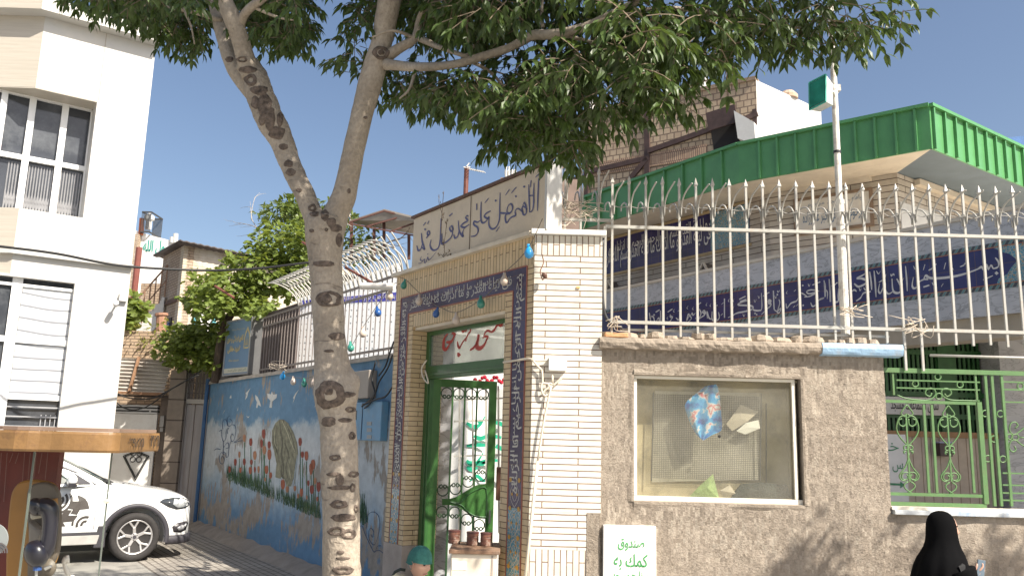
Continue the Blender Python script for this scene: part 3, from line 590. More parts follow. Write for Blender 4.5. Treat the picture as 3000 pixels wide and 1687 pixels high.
def plaster_mat():
    m, nt, b = newmat('rough cement plaster'); c = coords(nt, 'uv')
    n = N(nt, 'ShaderNodeTexNoise', Scale=1.3, Detail=9.0, Roughness=.68); nt.links.new(c, n.inputs['Vector'])
    r = ramp(nt, [(.34, (.24, .20, .16)), (.5, (.355, .30, .243)), (.66, (.45, .39, .32))]); nt.links.new(n.outputs[0], r.inputs[0])
    n2 = N(nt, 'ShaderNodeTexNoise', Scale=38.0, Detail=7.0, Roughness=.75); nt.links.new(c, n2.inputs['Vector'])
    r2 = ramp(nt, [(.30, .5), (.40, .92), (.6, 1.03), (.8, 1.12)]); nt.links.new(n2.outputs[0], r2.inputs[0])
    out = mix(nt, 1, r.outputs[0], r2.outputs[0], 'MULTIPLY')
    cs = coords(nt, 'uv', (3.2, .35, 1)); n3 = N(nt, 'ShaderNodeTexNoise', Scale=1.0, Detail=5.0); nt.links.new(cs, n3.inputs['Vector'])
    r3 = ramp(nt, [(.5, 0), (.72, .4)]); nt.links.new(n3.outputs[0], r3.inputs[0]); out = mix(nt, r3.outputs[0], out, (.17, .148, .13))
    nt.links.new(out, b.inputs['Base Color']); b.inputs['Roughness'].default_value = .95; b.inputs['Specular IOR Level'].default_value = .1
    cs2 = coords(nt, 'uv', (30, 55, 1), (0, 0, .5)); n5 = N(nt, 'ShaderNodeTexNoise', Scale=1.0, Detail=5.0, Roughness=.7); nt.links.new(cs2, n5.inputs['Vector'])
    a = N(nt, 'ShaderNodeMath', operation='MULTIPLY_ADD'); nt.links.new(n5.outputs[0], a.inputs[0]); a.inputs[1].default_value = .8; nt.links.new(n2.outputs[0], a.inputs[2])
    p1 = bumpit(nt, b, a.outputs[0], .8, .02)
    n4 = N(nt, 'ShaderNodeTexNoise', Scale=4.0, Detail=4.0); nt.links.new(c, n4.inputs['Vector']); bumpit(nt, b, n4.outputs[0], .6, .08, p1); return m
M_plaster = plaster_mat()
WP = YP(YW)
XW0 = onY(1757, 1100, YW).x; XWL = onY(1717, 1600, YW).x; XW1 = onY(2601, 1300, YW).x
zC0 = onY(2000, 1025, YW).z; zC1 = onY(2000, 997, YW).z
zL = onY(2700, 1500, YW).z
hx0, hx1 = onY(1857, 1250, YW).x, onY(2350, 1250, YW).x; hz1, hz0 = onY(2100, 1103, YW).z, onY(2100, 1474, YW).z
fw = thing('street_wall', 'rough grey brown plastered wall under the white railing, with a blue-painted end of its coping', 'wall', (2.4, YW, GZ))
def wobble(mb, x0, x1, z0, z1, y, nx, nz, amp=.011, edge=None):
    rows = []
    for j in range(nz+1):
        z = z0+(z1-z0)*j/nz; row = []
        for i in range(nx+1):
            x = x0+(x1-x0)*i/nx; a = amp*(pnoise((x*3.1, z*3.1, 1))+.6*pnoise((x*9, z*9, 4))+.3*pnoise((x*24, z*24, 7)))
            row.append((x, y+a, z))
        rows.append(row)
    mb.grid(rows)
q = MB(); W_D = .3
zt = zC0; xs = [XW0, hx0, hx1, XW1]
wobble(q, XW0, hx0, zb, zt, YW, 24, 90); wobble(q, hx0, hx1, hz1, zt, YW, 70, 12); wobble(q, hx0, hx1, zb, hz0, YW, 70, 50); wobble(q, hx1, XW1, zb, zt, YW, 40, 90)
wobble(q, XW1, XW1+5, zb, zL-.02, YW, 80, 40)
wobble(q, XWL, XW0, zb, zRb-.001, YW-.035, 8, 40)
q.box((XWL+.002, YW-.034, zb), (XW0+.01, YW+.2, zRb-.001))
q.box((XW0+.001, YW+.012, zb), (hx0-.001, YW+W_D, zt)); q.box((hx1+.001, YW+.012, zb), (XW1-.001, YW+W_D, zt)); q.box((hx0-.001, YW+.012, hz1+.001), (hx1+.001, YW+W_D-.001, zt-.001)); q.box((hx0-.001, YW+.012, zb), (hx1+.001, YW+W_D-.001, hz0-.001))
q.box((XW1-.001, YW+.012, zb), (XW1+5, YW+W_D-.002, zL-.021))
def rim(mb, a, b_, dx, dz):     # soft plaster lip around the case
    rows = []
    for i in range(41):
        t = i/40; p = Vector(a)*(1-t)+Vector(b_)*t; w_ = .012+.008*pnoise((t*9, a[0]*3, a[1]))
        rows.append([(p.x+dx*.05, YW+.004, p.y+dz*.05), (p.x+dx*.02, YW-w_*.5, p.y+dz*.02), (p.x, YW-w_*.3, p.y), (p.x-dx*.004, YW+.02, p.y-dz*.004), (p.x-dx*.004, YW+.06, p.y-dz*.004)])
    mb.grid(rows)
rim(q, (hx0, hz1), (hx1, hz1), 0, 1); rim(q, (hx0, hz0), (hx1, hz0), 0, -1); rim(q, (hx0, hz0), (hx0, hz1), -1, 0); rim(q, (hx1, hz0), (hx1, hz1), 1, 0)
q.build('plaster_face', M_plaster, fw, smooth=False)
def coping(x0, x1, z0, z1, out, name, mat, lump=.012, parent=fw):
    rows = []; n = max(6, int((x1-x0)/.025))
    for i in range(n+1):
        x = x0+(x1-x0)*i/n; e = lump*(pnoise((x*7, 1, 0))+.6*pnoise((x*19, 2, 0))); e2 = lump*pnoise((x*8, 7, 0)); e3 = lump*.9*pnoise((x*22, 11, 0))
        rows.append([(x, YW+W_D+.02, z1), (x, YW+.1, z1+e2), (x, YW-out+.008+e, z1+e2*.7), (x, YW-out+e*.7, z1-.012+e3*.4), (x, YW-out-.008+e3, (z0+z1)/2), (x, YW-out+e2, z0+.015+e3*.5), (x, YW-out+.01, z0-.006+e*1.3), (x, YW+.01, z0-.016+e3)])
    k = MB(); k.grid(rows); k.f.append(tuple(range(8))); k.f.append(tuple(range(n*8, n*8+8))[::-1]); return k.build(name, mat, parent, smooth=False)
xbl0 = onY(2398, 1015, YW).x; xbl1 = onY(2632, 1015, YW).x
M_cop = plain('lumpy mortar coping', (.30, .25, .20), .95, .25, 7, 1.0, bscale=30, dirt=(.24, .2, .17))
coping(XW0-.01, xbl0, zC0, zC1, .085, 'mortar_coping', M_cop)
M_lblue = plain('pale blue paint', (.33, .50, .68), .7, .08, 4, .3, dirt=(.42, .36, .3), dirtamt=.9, dscale=4)
coping(xbl0+.002, xbl1, zC0-.004, zC1+.002, .09, 'blue_painted_coping', M_lblue, .004)
M_stone = plain('bedding stones', (.34, .28, .22), .95, .3, 9, .8, dirt=(.5, .42, .34))
q = MB(); rr = random.Random(5)
x = XW0+.02
while x < onY(2560, 990, YW).x:
    w_ = rr.uniform(.08, .2); h = rr.uniform(.03, .065); c = Vector((x+w_/2, YW+.1+rr.uniform(-.02, .02), zC1+h*.4))
    n_ = 9; prof = []
    for a in range(5):
        ph = -math.pi/2+math.pi*a/4; row = []
        for j in range(n_):
            t = 2*math.pi*j/n_; k_ = 1+.3*pnoise((x*5+a, j*1.3, 2)); row.append(c+Vector((math.cos(t)*math.cos(ph)**.5*w_*.56*k_, math.sin(t)*math.cos(ph)**.5*.1*k_, math.sin(ph)*h*k_)) if abs(math.cos(ph)) > 1e-6 else c+Vector((0, 0, math.sin(ph)*h)))
        prof.append(row)
    q.grid(prof, closed=True); x += w_*.92
q.build('bedding_stones', M_stone, fw)
bt = MB(); x0 = onY(1772, 985, YW).x; bt.box((x0, YW-.03, zC1+.01), (x0+.2, YW+.08, zC1+.05)); bt.build('loose_brick', plain('orange brick', (.6, .33, .17), .9, .2, 12, .4), fw, bevel=.006)
q = MB(); q.box((XW1+.01, YW-.045, zL-.02), (XW1+5, YW+.12, zL+.018)); q.build('ledge', plain('chipped blue ledge', (.52, .54, .55), .7, .1, 8, .3, dirt=(.20, .33, .52), dirtamt=.95, dscale=3), fw, bevel=.004)
q = MB(); q.box((XW1+.002, YW-.01, zL+.019), (XW1+5, YW+.14, zL+.042)); q.build('sill_strip', plain('cream sill', (.68, .62, .52), .7, .1), fw)
nc = thing('notice_case', 'cream framed glass notice case in the plastered wall, holding torn papers', 'display case', ((hx0+hx1)/2, YW, hz0))
M_alu = plain('cream aluminium', (.78, .73, .62), .35, .05, 5)
fy = YW+.035; fwid = .032
q = MB(); q.box((hx0+.002, fy, hz0+.002), (hx1-.002, fy+.04, hz0+.045)); q.box((hx0+.002, fy, hz1-.03), (hx1-.038, fy+.04, hz1-.002)); q.box((hx0+.002, fy, hz0+.046), (hx0+fwid, fy+.04, hz1-.031)); q.box((hx1-.068, fy, hz0+.046), (hx1-.038, fy+.04, hz1-.031))
q.build('frame', M_alu, nc, bevel=.004)
cyb = YW+.27; M_board = plain('yellowed board', (.46, .40, .28), .8, .3, 3, .1, dirt=(.20, .18, .14), dirtamt=.8, dscale=4)
q = MB(); q.box((hx0+.001, cyb, hz0+.001), (hx1-.001, cyb+.012, hz1-.001)); q.box((hx0+.001, fy+.045, hz0+.001), (hx1-.001, cyb-.001, hz0+.02)); q.box((hx0+.001, fy+.045, hz1-.03), (hx1-.001, cyb-.001, hz1-.012)); q.box((hx0+.0012, fy+.045, hz0+.021), (hx0+.02, cyb-.001, hz1-.031)); q.box((hx1-.04, fy+.045, hz0+.021), (hx1-.02, cyb-.001, hz1-.031))
q.build('case_box', M_board, nc)
q = MB(); q.box((hx0+fwid, fy+.018, hz0+.046), (hx1-.07, fy+.023, hz1-.031)); q.build('glass', glass('dusty case glass', (.92, .92, .88), .02, .11, .0), nc)
cp = lambda x, y, Y: onY(1700+x/2.469, 1100+y/2.469, Y)
def sheet(name, pts, Y, mat, parent=None, cr=.004, th=.002):
    k = MB(); c = Vector((0, 0, 0)); P3 = [cp(x, y, Y) for x, y in pts]
    for i, p in enumerate(P3): p.y += cr*math.sin(i*2.3); c += p
    c /= len(P3); n = len(P3); c.y -= cr
    b0 = len(k.v); k.v += P3+[c]+[p+Vector((0, th, 0)) for p in P3]+[c+Vector((0, th, 0))]
    for i in range(n):
        k.f.append((i, (i+1) % n, n)); k.f.append((n+1+(i+1) % n, n+1+i, 2*n+1)); k.f.append((i, n+1+i, n+1+(i+1) % n, (i+1) % n))
    return k.build(name, mat, parent)
M_pap = plain('grey backing paper', (.58, .55, .48), .8, .3, 5, .3, dirt=(.2, .19, .17), dirtamt=.6)
sheet('backing_sheet', [(540, 110), (1310, 125), (1300, 750), (520, 770)], cyb-.015, M_pap, nc, .006)
def mesh_mat():
    m, nt, b = newmat('wire gauze'); c = coords(nt, 'uv'); k = nt.nodes.new('ShaderNodeTexBrick'); nt.links.new(c, k.inputs['Vector']); k.offset = 0
    k.inputs['Scale'].default_value = 1; k.inputs['Brick Width'].default_value = .016; k.inputs['Row Height'].default_value = .016; k.inputs['Mortar Size'].default_value = .0022; k.inputs['Mortar Smooth'].default_value = 0
    b.inputs['Base Color'].default_value = (.16, .15, .14, 1); nt.links.new(k.outputs['Fac'], b.inputs['Alpha']); b.inputs['Roughness'].default_value = .6; return m
q = MB(); a = cp(520, 130, cyb-.05); b_ = cp(1310, 760, cyb-.05); q.face([(a.x, cyb-.05, b_.z), (b_.x, cyb-.055, b_.z), (b_.x, cyb-.05, a.z), (a.x, cyb-.045, a.z)]); q.build('wire_gauze', mesh_mat(), nc)
q = MB()
for (p1, p2) in (((530, 120), (515, 760)), ((1310, 130), (1300, 760)), ((1345, 200), (1345, 780))): q.tube([cp(*p1, cyb-.06), cp(*p2, cyb-.06)], .006, 6)
q.build('gauze_frame', plain('dark wire', (.1, .1, .1), .5), nc)
M_white = plain('white paper', (.8, .79, .76), .8, .05, 8)
tag(sheet('paper_sheet', [(1160, 210), (1290, 260), (1210, 330), (1100, 400), (1055, 350)], cyb-.075, plain('tan paper', (.50, .45, .38), .8, .1, 8), None, .008), 'tan folded paper hanging askew at the right of the notice case', 'paper')
tag(sheet('paper_scrap', [(1200, 340), (1290, 320), (1300, 380), (1195, 425), (1130, 400)], cyb-.085, M_white, None, .006), 'torn white paper scrap below the tan folded paper in the notice case', 'paper')
tag(sheet('green_cloth', [(960, 710), (975, 760), (1000, 885), (785, 880), (860, 800)], fy+.07, plain('pale green cloth', (.30, .42, .18), .8, .3, 12, .6), None, .02), 'crumpled pale green triangle of cloth on the floor of the notice case', 'cloth')
tag(sheet('dark_folded_cloth', [(1110, 850), (1170, 785), (1300, 770), (1500, 790), (1530, 885), (1090, 885)], fy+.11, plain('dark grey cloth', (.06, .07, .07), .9, .4, 9, .8), None, .02, .03), 'dark grey bundle lying in the lower right corner of the notice case', 'cloth')
tag(sheet('crumpled_paper', [(1010, 830), (1085, 790), (1120, 850), (1040, 885)], fy+.09, plain('tan paper', (.5, .45, .38)), None, .015), 'small crumpled tan paper beside the green cloth in the notice case', 'paper')
q = MB(); rows = []
bagL = [(905, 75), (800, 160), (745, 205), (780, 290), (800, 350), (840, 430), (880, 465)]; bagR = [(995, 60), (1010, 160), (1015, 260), (1020, 340), (1025, 405), (960, 420), (890, 468)]
rr = random.Random(8)
for i in range(7):
    row = []
    for j in range(9):
        t = j/8; p = cp(bagL[i][0]*(1-t)+bagR[i][0]*t, bagL[i][1]*(1-t)+bagR[i][1]*t, fy+.06); p.y += rr.uniform(-.014, .014)+.02*math.sin(j*1.9+i*.6); row.append(p)
    rows.append(row)
q.grid(rows)
def bag_mat():
    m, nt, b = newmat('printed plastic bag'); c = coords(nt, 'obj'); n = N(nt, 'ShaderNodeTexNoise', Scale=9.0, Detail=3.0); nt.links.new(c, n.inputs['Vector'])
    r = ramp(nt, [(.36, (.04, .10, .38)), (.45, (.05, .30, .70)), (.52, (.10, .42, .75)), (.56, (.7, .7, .75)), (.62, (.55, .10, .14)), (.66, (.7, .72, .75))]); nt.links.new(n.outputs[0], r.inputs[0])
    nt.links.new(r.outputs[0], b.inputs['Base Color']); b.inputs['Roughness'].default_value = .2; b.inputs['Alpha'].default_value = .92; return m
bg_ = q.build('plastic_bag', bag_mat(), smooth=True); tag(bg_, 'crinkled blue, white and red plastic bag hanging in the notice case', 'bag')
sd_ = bg_.modifiers.new('s', 'SUBSURF'); sd_.levels = 2; sd_.render_levels = 2
c_ = cp(1007, 438, fy+.02); q = MB(); q.lathe(c_, [(.0, -.02), (.012, -.016), (.014, 0), (.009, .004), (.001, .005)], 12, (0, -1, 0)); q.build('lock', plain('black lock', (.02, .02, .02), .3), nc)
dz1 = onY(1765, 1535, YW).z; dx0 = onY(1765, 1600, YW).x; dx1 = onY(1918, 1600, YW).x
db = thing('donation_box', 'white wall box lettered in green at the foot of the plastered wall', 'donation box', ((dx0+dx1)/2, YW-.05, zb+.2))
q = MB(); q.box((dx0, YW-.07, zb+.2), (dx1, YW+.02, dz1)); q.build('box', plain('white painted steel', (.82, .81, .78), .4, .04, 5, dirt=(.6, .55, .48), dirtamt=.25), db, bevel=.004)
PB = YP(YW-.07); q = MB(); T0 = (1700, 1100); TS = 2.469
PBx = lambda x, y: (PB.uz(1700+x/2.469, 1100+y/2.469))
for t_, x0_, x1_, y0_, y1_ in (('صندوق', 272, 464, 1180, 1262), ('کمک به', 242, 488, 1290, 1400), ('مخارج مسجد', 232, 492, 1412, 1500)):
    a, b_ = PBx(x0_, y1_), PBx(x1_, y0_); text_mb(q, t_, PB, a[0], b_[0], a[1], b_[1], .004, weight=.012)
q.build('lettering', plain('green sign paint', (.05, .30, .08), .5), db, recalc=False)
M_rail = plain('chipped white enamel', (.43, .42, .385), .45, .06, 10, .1, dirt=(.42, .34, .26), dirtamt=.55, dscale=14)
Yf = YW+.06
fz = lambda x, y: onY(x, y, Yf)
rl = thing('spiked_railing', 'long white railing of spear-tipped pickets with curled prongs above the plastered wall', 'railing', fz(1793, 985))
zr1 = fz(2000, 670).z; zr0 = fz(2000, 948).z; ztip = fz(2000, 519).z
px0 = fz(1793, 800).x; stepx = (fz(2985, 800).x-px0)/24
xend = px0+stepx*32
q = MB(); q.box((px0-.06, Yf-.016, zr1-.014), (xend, Yf+.016, zr1+.014)); q.build('upper_rail', M_rail, rl)
q = MB(); q.box((px0-.03, Yf-.016, zr0-.014), (xend, Yf+.016, zr0+.014)); q.build('lower_rail', M_rail, rl)
q = MB(); q.box((px0+.08, Yf+.03, fz(2000, 969).z-.008), (fz(2610, 980).x, Yf+.05, fz(2000, 969).z+.012)); q.build('base_bar', M_rail, rl)
q = MB(); q.box((fz(1768, 800).x, Yf-.018, fz(1768, 905).z), (fz(1776, 800).x, Yf+.018, zr1-.002)); q.build('end_post', M_rail, rl)
zb_a = zC1-.01; zb_b = fz(2700, 1008).z; zgate = fz(2660, 1087).z
def picket_mb(x, y, z0, z1, w=.019):
    k = MB(); h = w/2; zs = z1-.085
    k.box((x-h, y-h, z0), (x+h, y+h, zs))
    b = len(k.v); s = h*1.75
    k.v += [Vector(p) for p in ((x-s, y-s, zs+.012), (x+s, y-s, zs+.012), (x+s, y+s, zs+.012), (x-s, y+s, zs+.012), (x, y, z1), (x-h*.8, y-h*.8, zs-.004), (x+h*.8, y-h*.8, zs-.004), (x+h*.8, y+h*.8, zs-.004), (x-h*.8, y+h*.8, zs-.004))]
    for i in range(4): k.f.append((b+i, b+(i+1) % 4, b+4)); k.f.append((b+5+i, b+5+(i+1) % 4, b+(i+1) % 4, b+i))
    return k
def prongs(par, x, y, zj, rs):
    j = lambda a: rs.uniform(-a, a)
    k = MB(); l = .03+j(.012)
    k.tube(spline([(x+.014, y-.012, zj-.07), (x+.015, y-.03, zj+.03), (x+.02+l*.3, y-.10, zj+.11), (x+.03+l, y-.20+j(.01), zj+.165+j(.006)), (x+.035+l, y-.235, zj+.172+j(.01))], 3), [.0075]*12+[.005], 6); k.build('prong', M_rail, par, smooth=True)
    k = MB(); k.tube(spline([(x-.014, y+.012, zj-.09), (x-.015, y+.02, zj-.02), (x-.02, y+.09, zj+.065), (x-.03, y+.19, zj+.095+j(.008)), (x-.035, y+.27, zj+.07+j(.015)), (x-.035, y+.285, zj+.04)], 3), .0075, 6); k.build('prong', M_rail, par, smooth=True)
rs = random.Random(12)
for i in range(33):
    x = px0+stepx*i; xp = x
    z0 = zb_a if x < XW1-.05 else zb_b
    if i in (17, 18): z0 = zgate
    o = picket_mb(xp, Yf, z0+rs.uniform(-.01, .01), ztip+rs.uniform(-.008, .008)).build('picket', M_rail, rl)
    o.rotation_euler.y = 0
    prongs(o, xp, Yf, fz(2000, 612).z, rs)
Yk = YW+.25; kz = lambda x, y: onY(x, y, Yk)
r2 = thing('short_railing', 'short white spiked railing piece on top of the brick return pier, tangled with wire', 'railing', kz(1700, 690))
q = MB(); q.box((kz(1648, 640).x, Yk-.014, kz(1700, 644).z-.013), (kz(1795, 640).x, Yk+.014, kz(1700, 644).z+.013)); q.build('rail', M_rail, r2)
for x in (1656, 1702, 1754):
    p = kz(x, 600); o = picket_mb(p.x, Yk, kz(x, 690).z, kz(x, 486).z).build('picket', M_rail, r2); prongs(o, p.x, Yk, kz(x, 575).z, rs)
M_wire = plain('dull grey wire', (.25, .24, .22), .5, .1)
def wire(name, pts, r, mat, label, cat='wire', seg=6, parent=None, group=None):
    k = MB(); k.tube(spline(pts, seg), r, 5); o = k.build(name, mat, parent, smooth=True)
    return tag(o, label, cat, group) if parent is None else o
pts = [fz(1790, 612)-Vector((0, .03, 0))]
for i in range(26): pts.append(Vector((px0+stepx*i, Yf-.02, fz(2000, 612).z+rs.uniform(-.012, .012)))); pts.append(Vector((px0+stepx*(i+.5), Yf-.02, fz(2000, 612).z+rs.uniform(-.03, .02))))
wire('tie_wire', pts, .004, M_wire, 'thin grey wire strung along the prongs of the long white railing', seg=3)
M_rag = plain('pale tangled twine', (.55, .47, .38), .9, .2, 20)
def tangle(c, n, r, name, label):
    k = MB(); rt = random.Random(n+int(c.x*100))
    for _ in range(n):
        a = c+Vector((rt.uniform(-r, r)*.3, rt.uniform(-.03, .01), rt.uniform(-r, r)*.3)); k.tube(spline([a, a+Vector((rt.uniform(-r, r), rt.uniform(-.05, .02), rt.uniform(-r, r)*.6)), a+Vector((rt.uniform(-r, r)*1.4, rt.uniform(-.04, .02), rt.uniform(-r, r)*.6))], 3), .0035, 4)
    return tag(k.build(name, M_rag, smooth=True), label, 'twine')
tangle(kz(1690, 620), 26, .2, 'twine_tangle', 'big pale tangle of twine on the short railing above the return pier')
tangle(fz(2490, 915)-Vector((0, .06, 0)), 10, .14, 'twine_tangle', 'pale twine knotted round the white flood light pole halfway up the railing')
tangle(fz(2660, 955)-Vector((0, .05, 0)), 12, .16, 'twine_tangle', 'pale twine on the lower rail above the green gate')
tangle(fz(1795, 950)-Vector((0, .05, 0)), 8, .1, 'twine_tangle', 'pale twine at the bottom of the railing beside the return pier')
tangle(fz(1640, 680), 7, .12, 'twine_tangle', 'pale twine hanging off the end of the calligraphy sign')
hz = [fz(1766, 700), fz(1764, 800), fz(1765, 880), fz(1775, 930), fz(1800, 955), fz(1822, 962)]
wire('black_hose', [p-Vector((0, .02, 0)) for p in hz], .014, plain('black rubber', (.03, .03, .035), .5), 'black hose running down beside the return pier and under the railing', 'hose')
Yp = YW+.15; pz = lambda x, y: onY(x, y, Yp)
xp = pz(2468, 780).x
pl = thing('flood_light_pole', 'tall white-painted steel pole rising from the wall through the railing', 'pole', (xp, Yp, zC1))
M_pole = plain('peeling white pole paint', (.74, .71, .65), .5, .08, 6, .2, dirt=(.25, .17, .12), dirtamt=.7, dscale=7)
q = MB(); zj = pz(2466, 590).z; q.tube([(xp, Yp, zC1-.05), (xp, Yp, zj)], .040, 14); q.tube([(xp, Yp, zj), (xp, Yp, zj+3.6)], .029, 14); q.build('shaft', M_pole, pl, smooth=False)
q = MB(); q.tube([(xp, Yp, zj-.03), (xp, Yp, zj+.01)], .044, 14); q.build('collar', M_pole, pl); zc = pz(2459, 446).z
q = MB(); q.tube([(xp, Yp, zc-.012), (xp, Yp, zc+.012)], .035, 14); q.build('black_band', plain('black rubber', (.03, .03, .03), .5), pl)
fl_ = thing('flood_light', 'square flood light with a green glass front clamped to the white pole', 'flood light', pz(2420, 300))
Q1, Q2, Q3, Q4 = onY(2371, 244, Yp-.10), onY(2420, 219, Yp-.22), onY(2420, 298, Yp-.22), onY(2372, 323, Yp-.10)
nrm = (Q2-Q1).cross(Q4-Q1).normalized(); nrm = -nrm if nrm.y > 0 else nrm
q = MB(); back = [p*.8+(Q1+Q2+Q3+Q4)/4*.2-nrm*.17 for p in (Q1, Q2, Q3, Q4)]
b = len(q.v); q.v += [Q1, Q2, Q3, Q4]+back; q.f += [(0, 1, 5, 4), (1, 2, 6, 5), (2, 3, 7, 6), (3, 0, 4, 7), (4, 5, 6, 7), (3, 2, 1, 0)]
q.build('housing', plain('light grey cast housing', (.66, .64, .6), .5, .1, 8, dirt=(.2, .5, .42), dirtamt=.4), fl_, bevel=.004)
q = MB(); cen = (Q1+Q2+Q3+Q4)/4; g4 = [cen+(p-cen)*.9+nrm*.004 for p in (Q1, Q2, Q3, Q4)]; q.prism(g4, nrm*.006); q.build('glass', plain('green lamp glass', (.03, .26, .20), .12, .35, 5, coat=.6), fl_)
q = MB()
for a, b_ in zip([Q1, Q2, Q3, Q4], [Q2, Q3, Q4, Q1]): q.bar(a+nrm*.004, b_+nrm*.004, .012, .012)
q.build('bezel', plain('teal bezel', (.06, .42, .33), .4), fl_)
q = MB(); pp_ = pz(2452, 262); q.bar((back[1]+back[2])/2, pp_, .035, .05); q.box((xp-.045, Yp-.045, pp_.z-.03), (xp+.045, Yp+.045, pp_.z+.03)); q.build('bracket', M_pole, fl_)
Yg = YW+.10; gz = lambda x, y: onY(x, y, Yg)
M_gate = plain('light green gate paint', (.10, .20, .075), .45, .12, 12, .1, dirt=(.12, .16, .07), dirtamt=.5, dscale=9)
gt = thing('green_grille_gate', 'light green iron grille with hearts and scrolls standing on the wall beyond the blue coping', 'gate', gz(2780, 1490))
def gbar(name, a, b_, w, h=None, y=0):
    k = MB(); k.bar(Vector(a)+Vector((0, y, 0)), Vector(b_)+Vector((0, y, 0)), w, h, (0, 1, 0)); return k.build(name, M_gate, gt)
zT_ = gz(2800, 1089).z; zM = gz(2730, 1178).z; zB1 = gz(2750, 1449).z; zB0 = gz(2700, 1476).z
xR = gz(2875, 1300).x; xL = XW1+.012
gbar('top_rail', (xL, Yg, zT_), (xL+3.2, Yg, zT_), .04, .035)
gbar('middle_rail', (xL, Yg, zM), (xR, Yg, zM), .026, .024); gbar('lower_rail', (xL, Yg, zB1), (xR-.02, Yg, zB1), .026, .024)
gbar('bottom_rail', (xL, Yg, zB0), (xR, Yg, zB0), .03, .03); gbar('stile', (xR, Yg, zB0+.016), (xR, Yg, zM+.013), .04, .04)
G5 = lambda x, y: gz(2560+x/2.586, 940+y/2.586)
def gv(x, ya, yb, w=.02, y=.0): a = G5(x, ya); b_ = G5(x, yb); xm = G5(x, 850).x; gbar('upright', (xm, Yg, b_.z), (xm, Yg, a.z), w, w*.9, y)
for x in (390, 450, 728): gv(x, 635, 1300)
for x in (875, 925, 1000): gv(x, 405, 1400, .022)
gv(168, 395, 560, .016); gv(800, 405, 600, .016)
for y in (447, 505): a = G5(170, y); gbar('slim_rail', (a.x, Yg, a.z), (G5(800, y).x, Yg, a.z), .012)
for y in (460, 518, 612, 1150, 1240, 1300, 1355): a = G5(975, y); gbar('slim_rail', (a.x, Yg, a.z), (a.x+1.6, Yg, a.z), .013)
def gcurve(name, strokes, r=.0065):
    k = MB()
    for s in strokes: k.tube([G5(*p[:2]) for p in spline([(x, y, 0) for x, y in s], 4)], r, 6)
    return k.build(name, M_gate, gt, smooth=True)
def ringpts(cx, cy, r, n=12): return [(cx+r*math.cos(2*math.pi*i/n), cy+r*math.sin(2*math.pi*i/n)) for i in range(n+1)]
for cx, cy, r in ((484, 422, 23), (314, 475, 23), (652, 482, 23), (843, 700, 24), (957, 703, 24), (910, 893, 24), (863, 1042, 24), (977, 1046, 24), (1110, 493, 23), (492, 570, 23)): gcurve('ring', [ringpts(cx, cy, r)])
def mir(s, cx): return [(2*cx-x, y) for x, y in s]
def spir(cx, cy, r, a0, sgn, turns=1.3, n=16): return [(cx+r*(1-.6*i/n)*math.cos(a0+sgn*2*math.pi*turns*i/n), cy+r*(1-.6*i/n)*math.sin(a0+sgn*2*math.pi*turns*i/n)) for i in range(n+1)]
gcurve('header_scroll', [[(175, 560), (240, 585), (330, 597), (420, 597), (465, 560), (462, 525), (430, 508), (395, 525), (392, 555), (425, 570), (438, 545)], [(800, 605), (680, 602), (580, 597), (525, 570), (512, 530), (540, 510), (575, 520), (585, 550), (555, 572), (535, 550)]])
for cx, dy in ((256, 0), (570, 6)):
    hearts = []
    for sg in (0, 1):
        L = [[(cx, 632+dy), (cx-28, 670+dy), (cx-45, 700+dy), (cx-25, 718+dy), (cx-2, 705+dy)],
             [(cx, 735+dy), (cx-30, 718+dy), (cx-65, 740+dy), (cx-84, 810+dy), (cx-65, 870+dy), (cx-20, 925+dy), (cx+4, 945+dy)],
             [(cx-10, 740+dy), (cx-12, 780+dy), (cx-35, 797+dy), (cx-62, 780+dy), (cx-65, 750+dy), (cx-40, 740+dy)],
             [(cx+4, 1000+dy), (cx-5, 1050+dy), (cx-30, 1110+dy), (cx-72, 1165+dy), (cx-62, 1200+dy), (cx-30, 1212+dy)],
             spir(cx-28, 1178+dy, 38, 0, -1, 1.2), spir(cx-18, 962+dy, 24, 0, -1, .9), [(cx-18, 990+dy), (cx-35, 985+dy), (cx-30, 1005+dy)],
             [(cx-10, 1215+dy), (cx-40, 1240+dy), (cx-30, 1270+dy), (cx+15, 1302+dy)]]
        hearts += [[(x+(.0 if sg == 0 else 0)+(y-850)*.035, y) for x, y in (s if sg == 0 else mir(s, cx))] for s in L]
    gcurve('heart_scrollwork', hearts)
    a = G5(cx-6, 700); b_ = G5(cx+8, 1215); k = MB(); k.bar((G5(cx, 940).x, Yg, b_.z), (G5(cx, 940).x, Yg, a.z), .012); k.build('upright', M_gate, gt)
gcurve('side_scroll', [[(1070, 812), (1090, 790), (1070, 765), (1035, 780), (1028, 830), (1060, 860), (1100, 840), (1160, 790)], [(1065, 945), (1075, 975), (1050, 990), (1025, 960), (1035, 915), (1070, 900), (1110, 930), (1160, 960)], [(1000, 870), (1030, 855), (1045, 870), (1030, 900), (1000, 870)], ringpts(1072, 880, 24), [(1095, 880), (1170, 885)]])
wire('white_bar', [Vector((gz(2718, 1040).x, Yf, gz(2718, 1042).z)), Vector((gz(3200, 1040).x, Yf, gz(2718, 1042).z))], .012, M_rail, 'single white bar crossing just above the green grille gate', 'bar', 1)
PB0 = onY(2990, 800, 9.9); PR = Plane(PB0, 123.3)
if RIGHTWARD(PR): PR.u = -PR.u
zm1 = PR.uz(2990, 612)[1]; zm0 = PR.uz(2990, 915)[1]
uE = PR.uz(1740, 870)[0]
